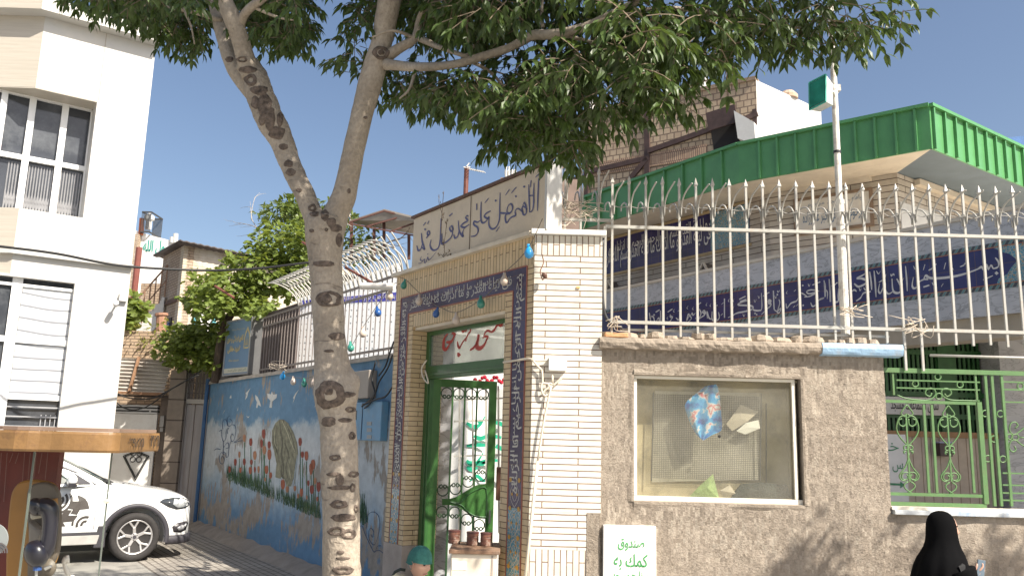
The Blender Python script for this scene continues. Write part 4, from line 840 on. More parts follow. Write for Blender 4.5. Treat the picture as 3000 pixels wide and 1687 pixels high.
def marble():
    m, nt, b = newmat('veined grey marble'); c = coords(nt, 'uv')
    n = N(nt, 'ShaderNodeTexNoise', Scale=1.8, Detail=6.0, Roughness=.6); nt.links.new(c, n.inputs['Vector']); r = ramp(nt, [(.3, (.40, .41, .44)), (.7, (.56, .56, .58))]); nt.links.new(n.outputs[0], r.inputs[0])
    cs = coords(nt, 'uv', (1.2, 3.4, 1), (0, 0, .35)); wv = N(nt, 'ShaderNodeTexNoise', Scale=2.2, Detail=9.0, Roughness=.6, Distortion=1.2); nt.links.new(cs, wv.inputs['Vector'])
    r2 = ramp(nt, [(.475, 1), (.495, .6), (.50, .55), (.505, .62), (.53, 1)]); nt.links.new(wv.outputs[0], r2.inputs[0])
    out = mix(nt, 1, r.outputs[0], r2.outputs[0], 'MULTIPLY'); nt.links.new(out, b.inputs['Base Color']); b.inputs['Roughness'].default_value = .3; return m
M_marble = marble()
po = thing('mosque_portico', 'grey marble portico of the mosque with a long dark blue tile inscription behind the railing', 'portico', PR.at(2, GZ))
q = MB(); q.pbox(PR, -5, uE, zm0, zm1, 0, -.5); q.build('marble_fascia', M_marble, po)
q = MB(); q.pbox(PR, -1.6, uE, zm1+.001, zm1+.05, .03, -.55); q.build('coping', plain('cream coping', (.6, .54, .45), .7, .1), po)
q = MB(); q.prism([PR.at(-5, zm0+.02, -.45), PR.at(3.2, zm0+.02, -.45), Vector((4.6, 14.6, zm0+.02)), Vector((16, 14.6, zm0+.02))], (0, 0, .1)); q.build('porch_ceiling', M_slab, po)
q = MB(); q.pbox(PR, -1.6, uE, zm0-.28, zm0-.001, -.06, -.4); q.build('beam', plain('beige render beam', (.40, .35, .28), .8, .12, 4), po)
bt1 = PR.uz(2930, 722)[1]; bt0 = PR.uz(2930, 832)[1]; ub0 = PR.uz(2985, 780)[0]
q = MB(); q.pbox(PR, -1.5, uE, bt0, bt1, .006, -.001); band = q.build('tile_band', grid_tile('navy tile', (.028, .026, .11), .3, (.11, .07, .07), .25), po)
def rope_mat():
    m, nt, b = newmat('rope border tile'); c = coords(nt, 'uv', (1, 1, 1), (0, 0, .6)); wv = nt.nodes.new('ShaderNodeTexWave'); nt.links.new(c, wv.inputs['Vector']); wv.inputs['Scale'].default_value = 4.5; wv.inputs['Distortion'].default_value = 1
    r = ramp(nt, [(.35, (.05, .055, .07)), (.6, (.30, .27, .20)), (.8, (.10, .22, .24))]); nt.links.new(wv.outputs[0], r.inputs[0]); nt.links.new(r.outputs[0], b.inputs['Base Color']); b.inputs['Roughness'].default_value = .3; return m
M_rope = rope_mat(); M_oline = plain('orange tile line', (.38, .14, .07), .4)
q = MB(); q.pbox(PR, -1.5, uE, bt1+.001, bt1+.06, .006, -.001); q.pbox(PR, -1.5, uE, bt0-.06, bt0-.001, .006, -.001); q.build('rope_border', M_rope, po)
q = MB(); q.pbox(PR, -1.5, uE, bt1-.006, bt1+.004, .006, .010); q.pbox(PR, -1.5, uE, bt0-.004, bt0+.006, .006, .010); q.build('orange_line', M_oline, po)
q = MB(); p = [PR.uz(2400+x/4.293, 700+y/4.293) for x, y in ((2576, 60), (2200, 120), (2300, 165), (2400, 190), (2500, 270), (2420, 360), (2370, 440), (2260, 500), (2240, 560), (2576, 520))]
p[0] = (-1.5, bt1-.008); p[-1] = (-1.5, bt0+.008); p[1] = (p[1][0], bt1-.008); p[-2] = (p[-2][0], bt0+.008)
q.face([PR.at(u, z, .009) for u, z in p]); q.build('floral_end_panel', M_floral, po, recalc=False)
M_wlet = plain('white glaze lettering', (.62, .60, .60), .35, .12, 10)
q = MB(); T0 = (2400, 700); TS = 4.293
pen(q, PR, [(1.2, [(2215, 235), (2255, 290), (2250, 350), (2190, 375)]), (1.3, [(2190, 375), (2160, 330), (2130, 380), (2100, 320), (2080, 390), (2040, 350), (2000, 370)]), (1.4, [(2040, 360), (1900, 415), (1750, 460), (1600, 485), (1450, 495), (1380, 485), (1340, 460), (1320, 500), (1370, 510)]), (1.2, [(1380, 490), (1270, 530), (1230, 600), (1190, 620), (1170, 580), (1185, 480)]), (.9, [(2185, 460), (2120, 490), (2060, 515)]), (1.0, [(1440, 330), (1420, 370), (1375, 395)]), (.8, [(1445, 330), (1475, 315)]), (.8, [(1885, 310), (1830, 310), (1820, 330), (1770, 350)]), (.8, [(1850, 320), (1845, 265)]), (.7, [(1690, 390), (1660, 340), (1645, 250)]), (.9, [(1385, 580), (1310, 605)]), (.6, [(1420, 545), (1440, 580), (1465, 550)]), (.6, [(1560, 560), (1535, 600)]), (.6, [(1185, 340), (1210, 380), (1240, 335)]), (.8, [(1230, 500), (1235, 410), (1250, 400)]), (.7, [(1590, 300), (1570, 380)]), (.7, [(1330, 320), (1310, 390)]),
    (1.2, [(1085, 340), (1100, 500), (1108, 655)]), (1.3, [(975, 500), (1020, 580), (1035, 640), (990, 680), (930, 650), (915, 500)]), (1.2, [(930, 660), (870, 690), (830, 640), (830, 560), (800, 620), (770, 680), (745, 650), (760, 560)]), (.9, [(900, 440), (910, 465), (930, 440), (945, 460)]), (.9, [(840, 440), (820, 500), (750, 545)]), (.6, [(800, 430), (830, 460)]), (.6, [(720, 400), (745, 440), (770, 405)]), (.8, [(1005, 360), (1020, 410)]), (.6, [(1010, 480), (1040, 530), (1060, 490)]),
    (1.2, [(690, 400), (705, 560), (715, 730)]), (1.2, [(635, 410), (655, 560), (660, 640)]), (1.2, [(650, 660), (560, 680), (520, 740), (465, 780)]), (1.3, [(440, 560), (500, 600), (605, 540), (550, 500), (470, 500)]), (1.0, [(580, 435), (530, 465), (470, 490)]), (1, [(340, 640), (400, 660), (440, 640), (470, 660)]), (1.2, [(245, 620), (240, 700), (240, 780), (190, 790), (175, 740), (185, 660)]), (.9, [(410, 740), (350, 765)]), (1.1, [(125, 505), (135, 640), (145, 790)]), (.9, [(230, 545), (170, 600)]), (.7, [(560, 610), (580, 640), (600, 610)]), (.6, [(500, 610), (515, 650), (530, 620)]), (.7, [(90, 640), (105, 680), (100, 755)]), (1.0, [(60, 520), (75, 600), (80, 720)]), (1.1, [(60, 740), (10, 760), (-40, 800)])], T0, TS, 24, .011)
T1 = (1900, 800)
pen(q, PR, [(1.1, [(2145, 225), (2050, 210), (1990, 230), (2020, 260), (2120, 240), (2030, 290), (1960, 300)]), (1.2, [(1990, 290), (1920, 250), (1890, 300), (1860, 350), (1790, 380), (1740, 440), (1730, 380)]), (1.1, [(2200, 310), (2150, 330), (2100, 400), (2060, 415), (2040, 370)]), (1.1, [(2275, 90), (2285, 360)]), (.9, [(2160, 110), (2060, 150)]), (1, [(2210, 110), (2220, 300)]), (1.1, [(1685, 200), (1690, 460)]), (1.1, [(1570, 220), (1580, 460)]), (1.1, [(1580, 460), (1620, 480), (1660, 440), (1650, 490), (1620, 490), (1650, 380), (1640, 330)]), (.8, [(1620, 220), (1630, 240), (1650, 215)]), (1.2, [(1500, 350), (1520, 390), (1540, 350), (1510, 340), (1540, 400), (1480, 460), (1420, 520)]), (.9, [(1520, 240), (1440, 290)]),
    (1.1, [(1420, 250), (1425, 440), (1390, 470), (1330, 465), (1300, 440)]), (1.2, [(1245, 345), (1160, 370), (1130, 400), (1290, 410), (1310, 450), (1220, 480), (1120, 500), (1060, 530), (1000, 560)]), (1.1, [(1230, 330), (1150, 360)]), (.9, [(1220, 290), (1140, 330)]), (1.1, [(955, 320), (955, 560)]), (1.1, [(880, 490), (890, 560), (850, 600), (800, 580), (800, 480)]), (1.1, [(850, 420), (850, 570), (870, 590)]), (1.0, [(740, 570), (735, 480), (760, 560), (790, 580)]), (.9, [(850, 370), (840, 405), (870, 405)]), (1.1, [(700, 480), (720, 510), (700, 470), (680, 490), (710, 520), (640, 570), (590, 620)]), (1.1, [(640, 450), (660, 510), (620, 590)]), (1.0, [(590, 500), (560, 530), (550, 500), (520, 540), (500, 510), (480, 600), (510, 540), (540, 570), (490, 620)]), (.9, [(620, 400), (660, 370)]), (1.0, [(410, 420), (410, 580)]), (1.0, [(345, 560), (380, 590), (390, 540)]), (1.1, [(270, 520), (290, 560), (270, 540), (300, 560), (240, 640)]), (.9, [(300, 450), (240, 490)]), (1.0, [(185, 460), (190, 620)]), (1.0, [(150, 470), (155, 620)]), (.9, [(140, 460), (90, 490)]), (1, [(100, 600), (130, 560), (140, 640)]), (.9, [(60, 540), (80, 620)]), (.9, [(10, 500), (30, 620)])], T1, TS, 19, .011)
for x, y in ((2310, 150), (2020, 150), (1840, 220), (1740, 240), (1600, 300), (1390, 300), (1340, 350), (1060, 430), (1010, 340), (1070, 340), (930, 380), (780, 400), (730, 390), (560, 440), (490, 430), (380, 470), (320, 470), (240, 560), (1260, 520), (1200, 530), (1830, 420), (1870, 400), (600, 560), (920, 520)):
    k = rs.choice([[(x-14, y-18), (x, y+16), (x+14, y-18)], [(x+8, y-18), (x-8, y+8), (x+6, y+20)], [(x-12, y+12), (x+14, y-12)]]); pen(q, PR, [(.7, k)], T1, TS, 14, .011)
dot(q, PR, [(1940, 155), (1945, 405), (1620, 270), (1360, 520), (1340, 505), (70, 525), (45, 545)], T1, TS, 13, .012); dot(q, PR, [(2230, 430)], T0, TS, 26, .012)
q.build('inscription_lettering', M_wlet, band, recalc=False)
K0 = onY(2722, 313, 11.6); PFr = Plane(K0, 35); PFl = Plane(K0, 141.5)
if not RIGHTWARD(PFr): PFr.u = -PFr.u
if RIGHTWARD(PFl): PFl.u = -PFl.u
kk = PFl.hit(2163, 427); PFk = Plane(kk, 124.5)
if RIGHTWARD(PFk): PFk.u = -PFk.u
u_k = PFl.uz(2163, 427)[0]; u_e = PFk.uz(1600, 560)[0]; ztopf = K0.z; zbotf = PFl.uz(2722, 437)[1]
M_gtin = plain('green folded sheet metal', (.085, .26, .095), .38, .12, 3, .05, coat=.15)
mo = thing('mosque', 'mosque of pale stone courses under a wide green folded metal eave, with blue tile panels', 'mosque', (5, 14, GZ))
def seg(P, u0, u1, z0, z1, o0, o1, name, mat, miter=(0, 0)):
    k = MB(); k.pbox(P, u0, u1, z0, z1, o0, o1); return k.build(name, mat, mo)
seg(PFl, 0, u_k, zbotf, ztopf, 0, -.03, 'eave_sheet', M_gtin); seg(PFk, 0, u_e, zbotf, ztopf, 0, -.03, 'eave_sheet', M_gtin); seg(PFr, 0, 9, zbotf, ztopf, 0, -.03, 'eave_sheet', M_gtin)
def rib(P, u): k = MB(); k.pbox(P, u-.02, u+.02, zbotf+.004, ztopf-.004, .001, .045); return k
for x in (1175, 1075, 970, 870, 760, 665, 568, 475, 385): k = MB(); r_k = PFl.uz(2000+x/1.719, 380)[0]; k.pbox(PFl, r_k-.016, r_k+.016, zbotf+.004, ztopf-.004, .001, .045); k.build('eave_rib', M_gtin, mo)
u = .35
while u < u_e: k = MB(); k.pbox(PFk, u-.016, u+.016, zbotf+.004, ztopf-.004, .001, .045); k.build('eave_rib', M_gtin, mo); u += .46
ur = [PFr.uz(2000+x/1.719, 420)[0] for x in (1265, 1320, 1370, 1420, 1470, 1515, 1560, 1610, 1655, 1700)]; du = (ur[-1]-ur[0])/9
for i in range(20): u = ur[0]+du*i; k = MB(); k.pbox(PFr, u-.016, u+.016, zbotf+.004, ztopf-.004, .001, .045); k.build('eave_rib', M_gtin, mo)
k = MB(); k.pbox(PFl, -.0, u_k, ztopf+.001, ztopf+.05, .06, -.1); k.pbox(PFk, 0, u_e, ztopf+.001, ztopf+.05, .06, -.1); k.pbox(PFr, -.0, 9, ztopf+.002, ztopf+.051, .06, -.1); k.build('eave_capping', M_gtin, mo)
def isect(P, Q, offp, offq):
    a = P.at(0, 0, -offp); b_ = Q.at(0, 0, -offq); d = b_-a; den = P.u.x*Q.u.y-P.u.y*Q.u.x; t = (d.x*Q.u.y-d.y*Q.u.x)/den; return a+P.u*t
OV = .95
w0 = isect(PFl, PFr, OV, OV); w1 = isect(PFl, PFk, OV, OV)
WPr = Plane(w0, 35); WPl = Plane(w0, 141.5); WPk = Plane(w1, 124.5)
if not RIGHTWARD(WPr): WPr.u = -WPr.u
for P_ in (WPl, WPk):
    if RIGHTWARD(P_): P_.u = -P_.u
u_w1 = (w1-w0).dot(WPl.u)
M_stonec = brick('pale stone courses', (.47, .42, .35), (.54, .48, .41), (.10, .075, .06), .9, .105, .008, .7, off=.3, stain=(.24, .18, .14), stainamt=.5, sscale=.7)
zw1 = zbotf+.018
seg(WPl, 0, u_w1, 0, zw1-.002, 0, -.25, 'wall', M_stonec); seg(WPk, 0, u_e, 0, zw1-.002, 0, -.25, 'wall', M_stonec); seg(WPr, 0, 9, 0, zw1-.002, -.002, -.25, 'wall', M_stonec)
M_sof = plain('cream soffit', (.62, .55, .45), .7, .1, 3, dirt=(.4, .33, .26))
k = MB(); e0 = PFl.at(0, zbotf, -.03); e1 = isect(PFl, PFk, .03, .03); e1.z = zbotf; e2 = PFk.at(u_e, zbotf, -.03)
W0 = Vector((w0.x, w0.y, zbotf+.02)); W1 = Vector((w1.x, w1.y, zbotf+.02)); W2 = WPk.at(u_e, zbotf+.02)
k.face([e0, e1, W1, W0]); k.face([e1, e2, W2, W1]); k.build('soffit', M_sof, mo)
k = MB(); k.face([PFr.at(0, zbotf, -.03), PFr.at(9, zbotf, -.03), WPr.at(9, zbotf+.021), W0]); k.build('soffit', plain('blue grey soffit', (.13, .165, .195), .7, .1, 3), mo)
k = MB(); k.prism([Vector((p.x, p.y, zbotf+.03)) for p in (PFr.at(9, 0, -.04), PFl.at(.03, 0, -.04), isect(PFl, PFk, .04, .04), PFk.at(u_e, 0, -.04), PFk.at(u_e, 0, -9))], (0, 0, .2)); k.build('roof', plain('roof asphalt', (.2, .19, .18), .9), mo)
M_frieze = grid_tile('navy frieze tile', (.03, .025, .10), .2, (.1, .08, .08), .3)
fa = WPk.uz(2196, 600); z_f1 = WPk.uz(2140, 610)[1]; z_f0 = WPk.uz(2140, 725)[1]; ufr0 = WPk.uz(2196, 640)[0]
seg(WPk, ufr0, u_e, z_f0, z_f1, .02, .001, 'frieze', M_frieze); seg(WPk, ufr0, ufr0+.9, z_f0+.01, z_f1-.01, .024, .0205, 'frieze_floral_end', M_floral)
k = MB(); dense(k, WPk, SURA[1]+' '+SURA[0], ufr0+.8, ufr0+5.2, z_f0+.03, z_f1-.03, .028, w=.01); dense(k, WPk, SURA[2], ufr0+5.25, ufr0+9, z_f0+.03, z_f1-.03, .028, w=.01); k.build('frieze_lettering', M_wlet, mo, recalc=False)
seg(WPk, ufr0-.03, u_e, z_f1+.001, z_f1+.06, .03, .001, 'frieze_moulding', plain('ochre moulding', (.40, .30, .17), .6, .15, 6)); seg(WPk, ufr0-.03, u_e, z_f0-.05, z_f0-.001, .03, .001, 'frieze_moulding', MC['ochre moulding'])
ua, za = WPl.uz(2335, 595); ub, zb_ = WPl.uz(2548, 575)
zp1 = WPl.uz(2450, 575)[1]; zp0 = WPl.uz(2450, 668)[1]
pq = thing('stone_plaque', 'white stone plaque with blue lettering in a brown frame high on the mosque wall', 'plaque', WPl.at((ua+ub)/2, zp0))
k = MB(); k.pbox(WPl, ub, ua, zp0, zp1, .001, .03); k.build('slab', plain('white plaque stone', (.66, .62, .56), .5, .08, 5, dirt=(.5, .42, .3), dirtamt=.5), pq)
k = MB(); k.pbox(WPl, ub-.05, ua+.05, zp1+.001, zp1+.05, .001, .05); k.pbox(WPl, ub-.05, ua+.05, zp0-.05, zp0-.001, .001, .05); k.pbox(WPl, ua+.001, ua+.05, zp0, zp1, .001, .05); k.pbox(WPl, ub-.05, ub-.001, zp0, zp1, .001, .05); k.build('frame', plain('brown stone frame', (.22, .15, .10), .6, .2, 8), pq)
M_bl2 = plain('slate blue lettering', (.10, .17, .26), .6, .2, 12)
k = MB(); hh = zp1-zp0; text_mb(k, 'مرحوم حاج علی اکبر غفارزاده', WPl, ub+.1, ua-.1, zp0+.1*hh, zp0+.62*hh, .034, weight=.008); text_mb(k, 'واقف مسجد مرحوم', WPl, ub+.1, ub+1.0, zp0+.72*hh, zp0+.92*hh, .034); k.build('lettering', M_bl2, pq, recalc=False)
for (x0_, x1_, y0_, y1_, y2_) in ((2320, 2560, 540, 548, 560),):
    c1 = WPl.uz(2335, 545)[0]; c0 = WPl.uz(2555, 540)[0]; zz = WPl.uz(2450, 540)[1]; seg(WPl, c0, c1, zz-.05, zz+.05, .001, .12, 'cornice_hood', M_sof)
M_sh = plain('dark shed roof sheet', (.12, .10, .09), .7, .3, 5)
for (P_, pts) in ((PR.shift(-.6), ((2020, 815), (2063, 770), (2102, 800))), (PR.shift(-.6), ((1770, 835), (1785, 822), (1822, 860)))):
    k = MB(); p3 = [P_.hit(x, y) for x, y in pts]; p3[0].z -= .3; p3[2].z -= .3
    k.prism(p3, -P_.n*.5); o = k.build('gable_vent', M_sh, mo)
    k = MB(); k.bar(p3[0]+P_.n*.02, p3[1]+P_.n*.02, .05, .03); k.bar(p3[1]+P_.n*.02, p3[2]+P_.n*.02, .05, .03); k.build('trim', M_sof, o)
seg(WPr, .02, 9, 0, WPr.uz(2760, 600)[1]-.2, .001, .02, 'side_render', M_wpost)
seg(WPr, .5, 9, WPr.uz(2760, 565)[1]-.05, WPr.uz(2760, 565)[1]+.05, .001, .10, 'side_cornice', M_sof)
YB = 12.0; bz = lambda x, y: onY(x, y, YB)
pw = thing('porch_window', 'dark green lattice windows in the shade of the mosque porch', 'window', bz(2700, 1370))
M_dg = plain('dark green window paint', (.03, .12, .035), .4, .15, 8)
def frm(x0, y0, x1, y1, th, mat=M_dg, name='frame', dep=.05):
    a = bz(x0, y1); b_ = bz(x1, y0); k = MB(); k.box((a.x, YB-dep, a.z), (b_.x, YB, b_.z)); return k.build(name, mat, pw)
XL_ = bz(2540, 1200).x
for y in (992, 1033, 1155, 1218): a = bz(2700, y); k = MB(); k.box((XL_, YB-.06, a.z-.035), (bz(2872, 1100).x, YB-.0, a.z+.035)); k.build('rail', M_dg, pw)
k = MB(); a = bz(2600, 1290); b_ = bz(2872, 1000); k.box((XL_, YB+.06, a.z), (b_.x, YB+.08, b_.z)); k.build('pane', plain('dark window panes', (.035, .045, .055), .1, .5, 3, dirt=(.16, .17, .17), dirtamt=.6, dscale=1.5), pw)
k = MB(); a = bz(2782, 1300); k.box((a.x-.13, YB-.08, bz(2780, 1360).z), (a.x+.13, YB-.01, bz(2780, 985).z)); k.build('mullion', M_dg, pw)
for i in range(22):
    x = 2585+i*13.6
    if abs(x-2782) < 26: continue
    a = bz(x, 1200); k = MB(); k.box((a.x-.018, YB-.045, bz(x, 1280).z), (a.x+.018, YB-.01, bz(x, 985).z)); k.build('bar', M_dg, pw)
k = MB(); a = bz(2905, 1000); b_ = bz(3100, 1500); k.box((bz(2872, 1100).x, YB-.5, 0), (b_.x+2, YB+.1, zm0+.1)); tag(k.build('marble_pillar', M_marble), 'broad grey marble pillar to the right of the green porch windows', 'pillar')
dd = thing('boarded_dado', 'beige boarded dado with a brown top rail under the porch windows', 'dado', bz(2750, 1480))
YD = 11.7; dz_ = lambda x, y: onY(x, y, YD)
k = MB(); k.box((dz_(2560, 1300).x, YD, 0), (dz_(2950, 1300).x, YD+.1, dz_(2800, 1282).z)); k.build('boards', brick('beige boards', (.50, .42, .34), (.54, .46, .38), (.25, .18, .13), .125, 6.0, .006, .7, off=0), dd)
k = MB(); k.box((dz_(2560, 1300).x, YD-.05, dz_(2800, 1282).z+.001), (dz_(2955, 1300).x, YD+.12, dz_(2800, 1272).z+.03)); k.build('top_rail', plain('brown timber', (.30, .17, .08), .6, .2, 6), dd)
YS = 11.2; s_z = lambda x, y: onY(x, y, YS)
ws = thing('arrow_sign', 'white sheet sign with green lettering and a green arrow behind the grille gate', 'sign', s_z(2620, 1480))
a = s_z(2590, 1490); b_ = s_z(2646, 1272); PS_ = YP(YS); k = MB(); k.box((a.x-.5, YS+.001, a.z-.2), (b_.x+.03, YS+.02, b_.z)); k.build('sheet', plain('grey white sheet', (.62, .62, .62), .6, .05), ws)
k = MB(); text_mb(k, 'خانه', PS_, s_z(2598, 1300).x-.2, s_z(2632, 1300).x, s_z(2610, 1320).z, s_z(2610, 1290).z, -.0 if False else .004); text_mb(k, 'س طبی', PS_, s_z(2598, 1300).x-.2, s_z(2642, 1300).x, s_z(2610, 1382).z, s_z(2610, 1342).z, .004)
ar = [s_z(2560+x/2.586, 940+y/2.586) for x, y in ((60, 1222), (200, 1230), (200, 1212), (235, 1242), (200, 1265), (200, 1245), (60, 1238))]; k.face([Vector((p.x, YS-.004, p.z)) for p in ar])
k.build('lettering', plain('green sign lettering', (.04, .20, .10), .5), ws, recalc=False)
bn = thing('porch_banner', 'white cloth banner with black lettering hung across the green porch windows', 'banner', s_z(2690, 1212))
k = MB(); a = onY(2590, 1212, 11.85); b_ = onY(2768, 1165, 11.85); k.box((a.x, 11.85, a.z), (b_.x, 11.86, b_.z)); k.build('cloth', plain('banner cloth', (.6, .58, .56), .8, .08), bn)
k = MB(); text_mb(k, 'سالن اجتماعات مسجد', YP(11.85), a.x+.1, b_.x-.1, a.z+.03, b_.z-.03, .004, weight=.01); k.build('lettering', plain('black lettering', (.03, .03, .03), .6), bn, recalc=False)
k = MB(); a = dz_(2740, 1335); b_ = dz_(2774, 1298); k.box((a.x, YD-.14, a.z), (b_.x, YD-.001, b_.z)); bx_ = thing('wall_box', 'small dark brown box with a pale lid fixed on the boarded dado', 'box', a); k.build('body', plain('dark brown box', (.07, .045, .04), .5), bx_, bevel=.006); k = MB(); k.box((a.x-.01, YD-.16, b_.z+.001), (b_.x+.01, YD-.001, b_.z+.02)); k.build('lid', plain('pale lid', (.35, .36, .5), .5), bx_)
k = MB(); a = onY(2590, 1460, 11.0); k.prism([(a.x, 10.9, .0), (a.x+2.6, 10.9, 0), (a.x+2.6, 10.9, .75), (a.x, 10.9, .95)], (0, .6, 0)); tag(k.build('low_bench', plain('dark maroon bench', (.08, .04, .035), .7, .3, 4), None), 'low dark maroon bench in front of the boarded dado', 'bench')
KT = onY(2215, 235, 24); PTl = Plane(KT, 147.5); PTr = Plane(KT, 37.5)
if RIGHTWARD(PTl): PTl.u = -PTl.u
if not RIGHTWARD(PTr): PTr.u = -PTr.u
tnb = thing('tan_brick_building', 'tan brick building with dark steel columns and a white side wall above the green eave', 'building', (KT.x, KT.y, 0))
M_tan = brick('tan block brick', (.42, .32, .22), (.50, .39, .275), (.20, .15, .11), .24, .21, .022, .9, stain=(.30, .2, .14), stainamt=.45, sscale=.5, mdist=.02)
ut_e = PTl.uz(1722, 340)[0]
k = MB(); k.pbox(PTl, .0, ut_e, 0, KT.z, 0, -.4); k.build('wall', M_tan, tnb)
ztr = PTr.uz(2400, 318)[1]; utr = PTr.uz(2405, 320)[0]
k = MB(); k.pbox(PTr, .002, utr, 0, KT.z, -.0, -.4); k.build('side_wall', M_wpost, tnb)
k = MB(); k.pbox(PTl, .0, ut_e, KT.z+.001, KT.z+.12, .06, -.45); k.build('parapet_cap', plain('brown parapet cap', (.25, .18, .13), .9, .2, 4), tnb)
M_steel = plain('rusty steel section', (.06, .035, .03), .6, .3, 5)
for x in (1720, 1897): u = PTl.uz(x, 400)[0]; k = MB(); k.pbox(PTl, u-.09, u+.09, 0, KT.z-.001, .001, .08); k.build('steel_column', M_steel, tnb)
u = PTl.uz(2212, 330)[0]; k = MB(); k.pbox(PTl, .001, .13, KT.z-2.2, KT.z-.95, .001, .06); k.build('steel_column', M_steel, tnb)
z5 = lambda x, y: PTl.uz(2000+x/1.719, y/1.719)
z3 = lambda x, y: PTl.uz(1000+x/1.719, y/1.719)
for a, b_ in ((z5(0, 705), z5(140, 655)), (z3(1545, 765), z3(1719, 705)), (z3(1240, 870), z3(1545, 800)), (z3(1545, 800), z3(1460, 900)), (z5(300, 610), z5(380, 575)), (z3(1110, 920), z3(1235, 895))):
    k = MB(); k.bar(PTl.at(a[0], a[1], .05), PTl.at(b_[0], b_[1], .05), .16, .1, PTl.n); k.build('steel_beam', M_steel, tnb)
zz_ = PTl.uz(1960, 450)[1]; k = MB(); k.pbox(PTl, 1.6, ut_e, zz_-.35, zz_+.1, .001, .03); k.build('brick_course_band', brick('tan header course', (.36, .24, .16), (.46, .33, .23), (.15, .1, .08), .07, .3, .012, .9), tnb)
h1, h2, h3, h4 = [z5(x, y) for x, y in ((140, 632), (285, 588), (305, 725), (165, 800))]
k = MB(); k.prism([PTl.at(u, z, .02) for u, z in (h1, h2, h3, h4)], PTl.n*.03); hd = k.build('window_opening', plain('black opening', (.012, .01, .01), .8), tnb)
k = MB(); ps = [PTl.at(*h2, .05), PTl.at(*z5(385, 645), .05), PTl.at(*z5(395, 760), .05), PTl.at(*h3, .05)]; k.prism([p+PTl.n*.0 for p in ps], PTl.n*.5); k.build('awning_cheek', M_wpost, hd)
k = MB(); k.bar(PTl.at(*h1, .3), PTl.at(*h2, .3), .6, .06, PTl.n); k.build('awning_top', M_steel, hd)
for x, y in ((1726, 325), (2050, 290), (2330, 268)):
    pass
for (x, lab) in ((1726, 'small white roof vent at the far corner of the tan brick building'), (2052, 'small white roof vent midway along the tan brick parapet')):
    u, z = PTl.uz(x, 300); k = MB(); k.lathe(PTl.at(u, KT.z+.12, -.2), [(.16, 0), (.16, .25), (.22, .28), (.22, .34), (.05, .48)], 14); tag(k.build('roof_vent', M_wpost), lab, 'roof vent')
u = PTr.uz(2325, 270)[0]; k = MB(); k.lathe(PTr.at(u, KT.z, -.2), [(.3, 0), (.3, .12), (.18, .25), (.02, .3)], 14); tag(k.build('roof_vent', plain('clay vent', (.5, .35, .25), .8)), 'clay roof vent on the white side wall of the tan brick building', 'roof vent')
a = onY(2935, 405, 26); b_ = onY(3100, 380, 26); k = MB(); k.prism([(a.x, 26, a.z-3), (b_.x+4, 26, a.z-3), (b_.x+4, 26, b_.z+.45), (a.x, 26, a.z+.0)], (0, 5, 0)); tag(k.build('blue_roof_shed', plain('blue roof sheet', (.03, .12, .32), .5, .3, 2)), 'dark blue sheet-clad rooftop shed beyond the green eave at the edge of the view', 'shed')
yb = thing('green_letter_banner', 'white banner with broad green brush letters seen through the open gatehouse door', 'banner', onY(1420, 1600, 10.2))
YN = 10.4; nz_ = lambda x, y: onY(x, y, YN)
a = nz_(1290, 1640); b_ = nz_(1500, 1140)
k = MB(); rows = []
for j in range(9):
    rows.append([(a.x+(b_.x+.5-a.x)*i/16, YN+.03*math.sin(i*.9+j*.3), a.z-.5+(b_.z-a.z+.5)*j/8) for i in range(17)])
k.grid(rows); k.build('cloth', plain('white banner cloth', (.82, .82, .8), .8, .04, 4), yb, smooth=True)
k = MB(); PN = YP(YN)
pen(k, PN, [(1, [(1000, 20), (1100, 10), (1230, 15)]), (1.2, [(1180, 100), (1130, 190), (1170, 215), (1220, 190)]), (1.2, [(1000, 180), (1040, 210), (1130, 210), (1240, 180), (1340, 180)]), (1.1, [(1000, 250), (1060, 280), (1120, 260)]), (.9, [(1040, 400), (1110, 350), (1180, 400), (1230, 380)]), (1.1, [(1000, -230), (1080, -190), (1150, -215), (1200, -300)]), (1, [(1150, -230), (1130, -260)]), (1, [(1320, -240), (1400, -210)]), (1.2, [(1080, -90), (1150, -60), (1250, -90), (1380, -70)]), (1, [(1320, 20), (1400, 60)]), (1, [(1360, 340), (1400, 380)])], (1100, 1300), 3.744, 46, .04)
k.build('lettering', plain('emerald green paint', (.02, .42, .25), .6), yb, recalc=False)
rb = MB(); rr = random.Random(9)
for i in range(14): c = onY(1392+i*7, 1112+8*math.sin(i*1.3), 9.9); rb.lathe(c, [(.001, -.02), (.022, -.01), (.026, .005), (.012, .02), (.001, .022)], 8, (rr.uniform(-1, 1), -1, rr.uniform(-.5, .5)))
tag(rb.build('red_paper_flowers', plain('red crepe', (.55, .02, .05), .8)), 'string of red paper flowers above the green-lettered banner', 'garland')
k = MB()
for x in (1345, 1388, 1425, 1462): k.bar(onY(x, 1560, 10.0), onY(x+rr.uniform(-6, 12), 1130, 10.0), .022)
for y in (1165, 1228, 1330): k.bar(onY(1330, y+6, 10.0), onY(1500, y, 10.0), .018)
tag(k.build('white_trellis', M_rail), 'thin white metal trellis standing in front of the green-lettered banner', 'trellis')
k = MB(); a = onY(1268, 1600, 9.6); b_ = onY(1326, 1100, 9.6); k.box((a.x-.05, 9.6, 0), (b_.x, 9.9, 3.2)); tag(k.build('marble_column', M_marble), 'grey marble column just inside the gatehouse door', 'column')
k = MB(); a = onY(1452, 1465, 9.3); b_ = onY(1476, 1368, 9.3); k.box((a.x, 9.3, a.z), (b_.x+.3, 9.42, b_.z)); tag(k.build('notice_board', plain('brown timber board', (.12, .05, .03), .6, .3, 8), bevel=.01), 'brown wooden notice board hanging beyond the gatehouse door', 'notice board')
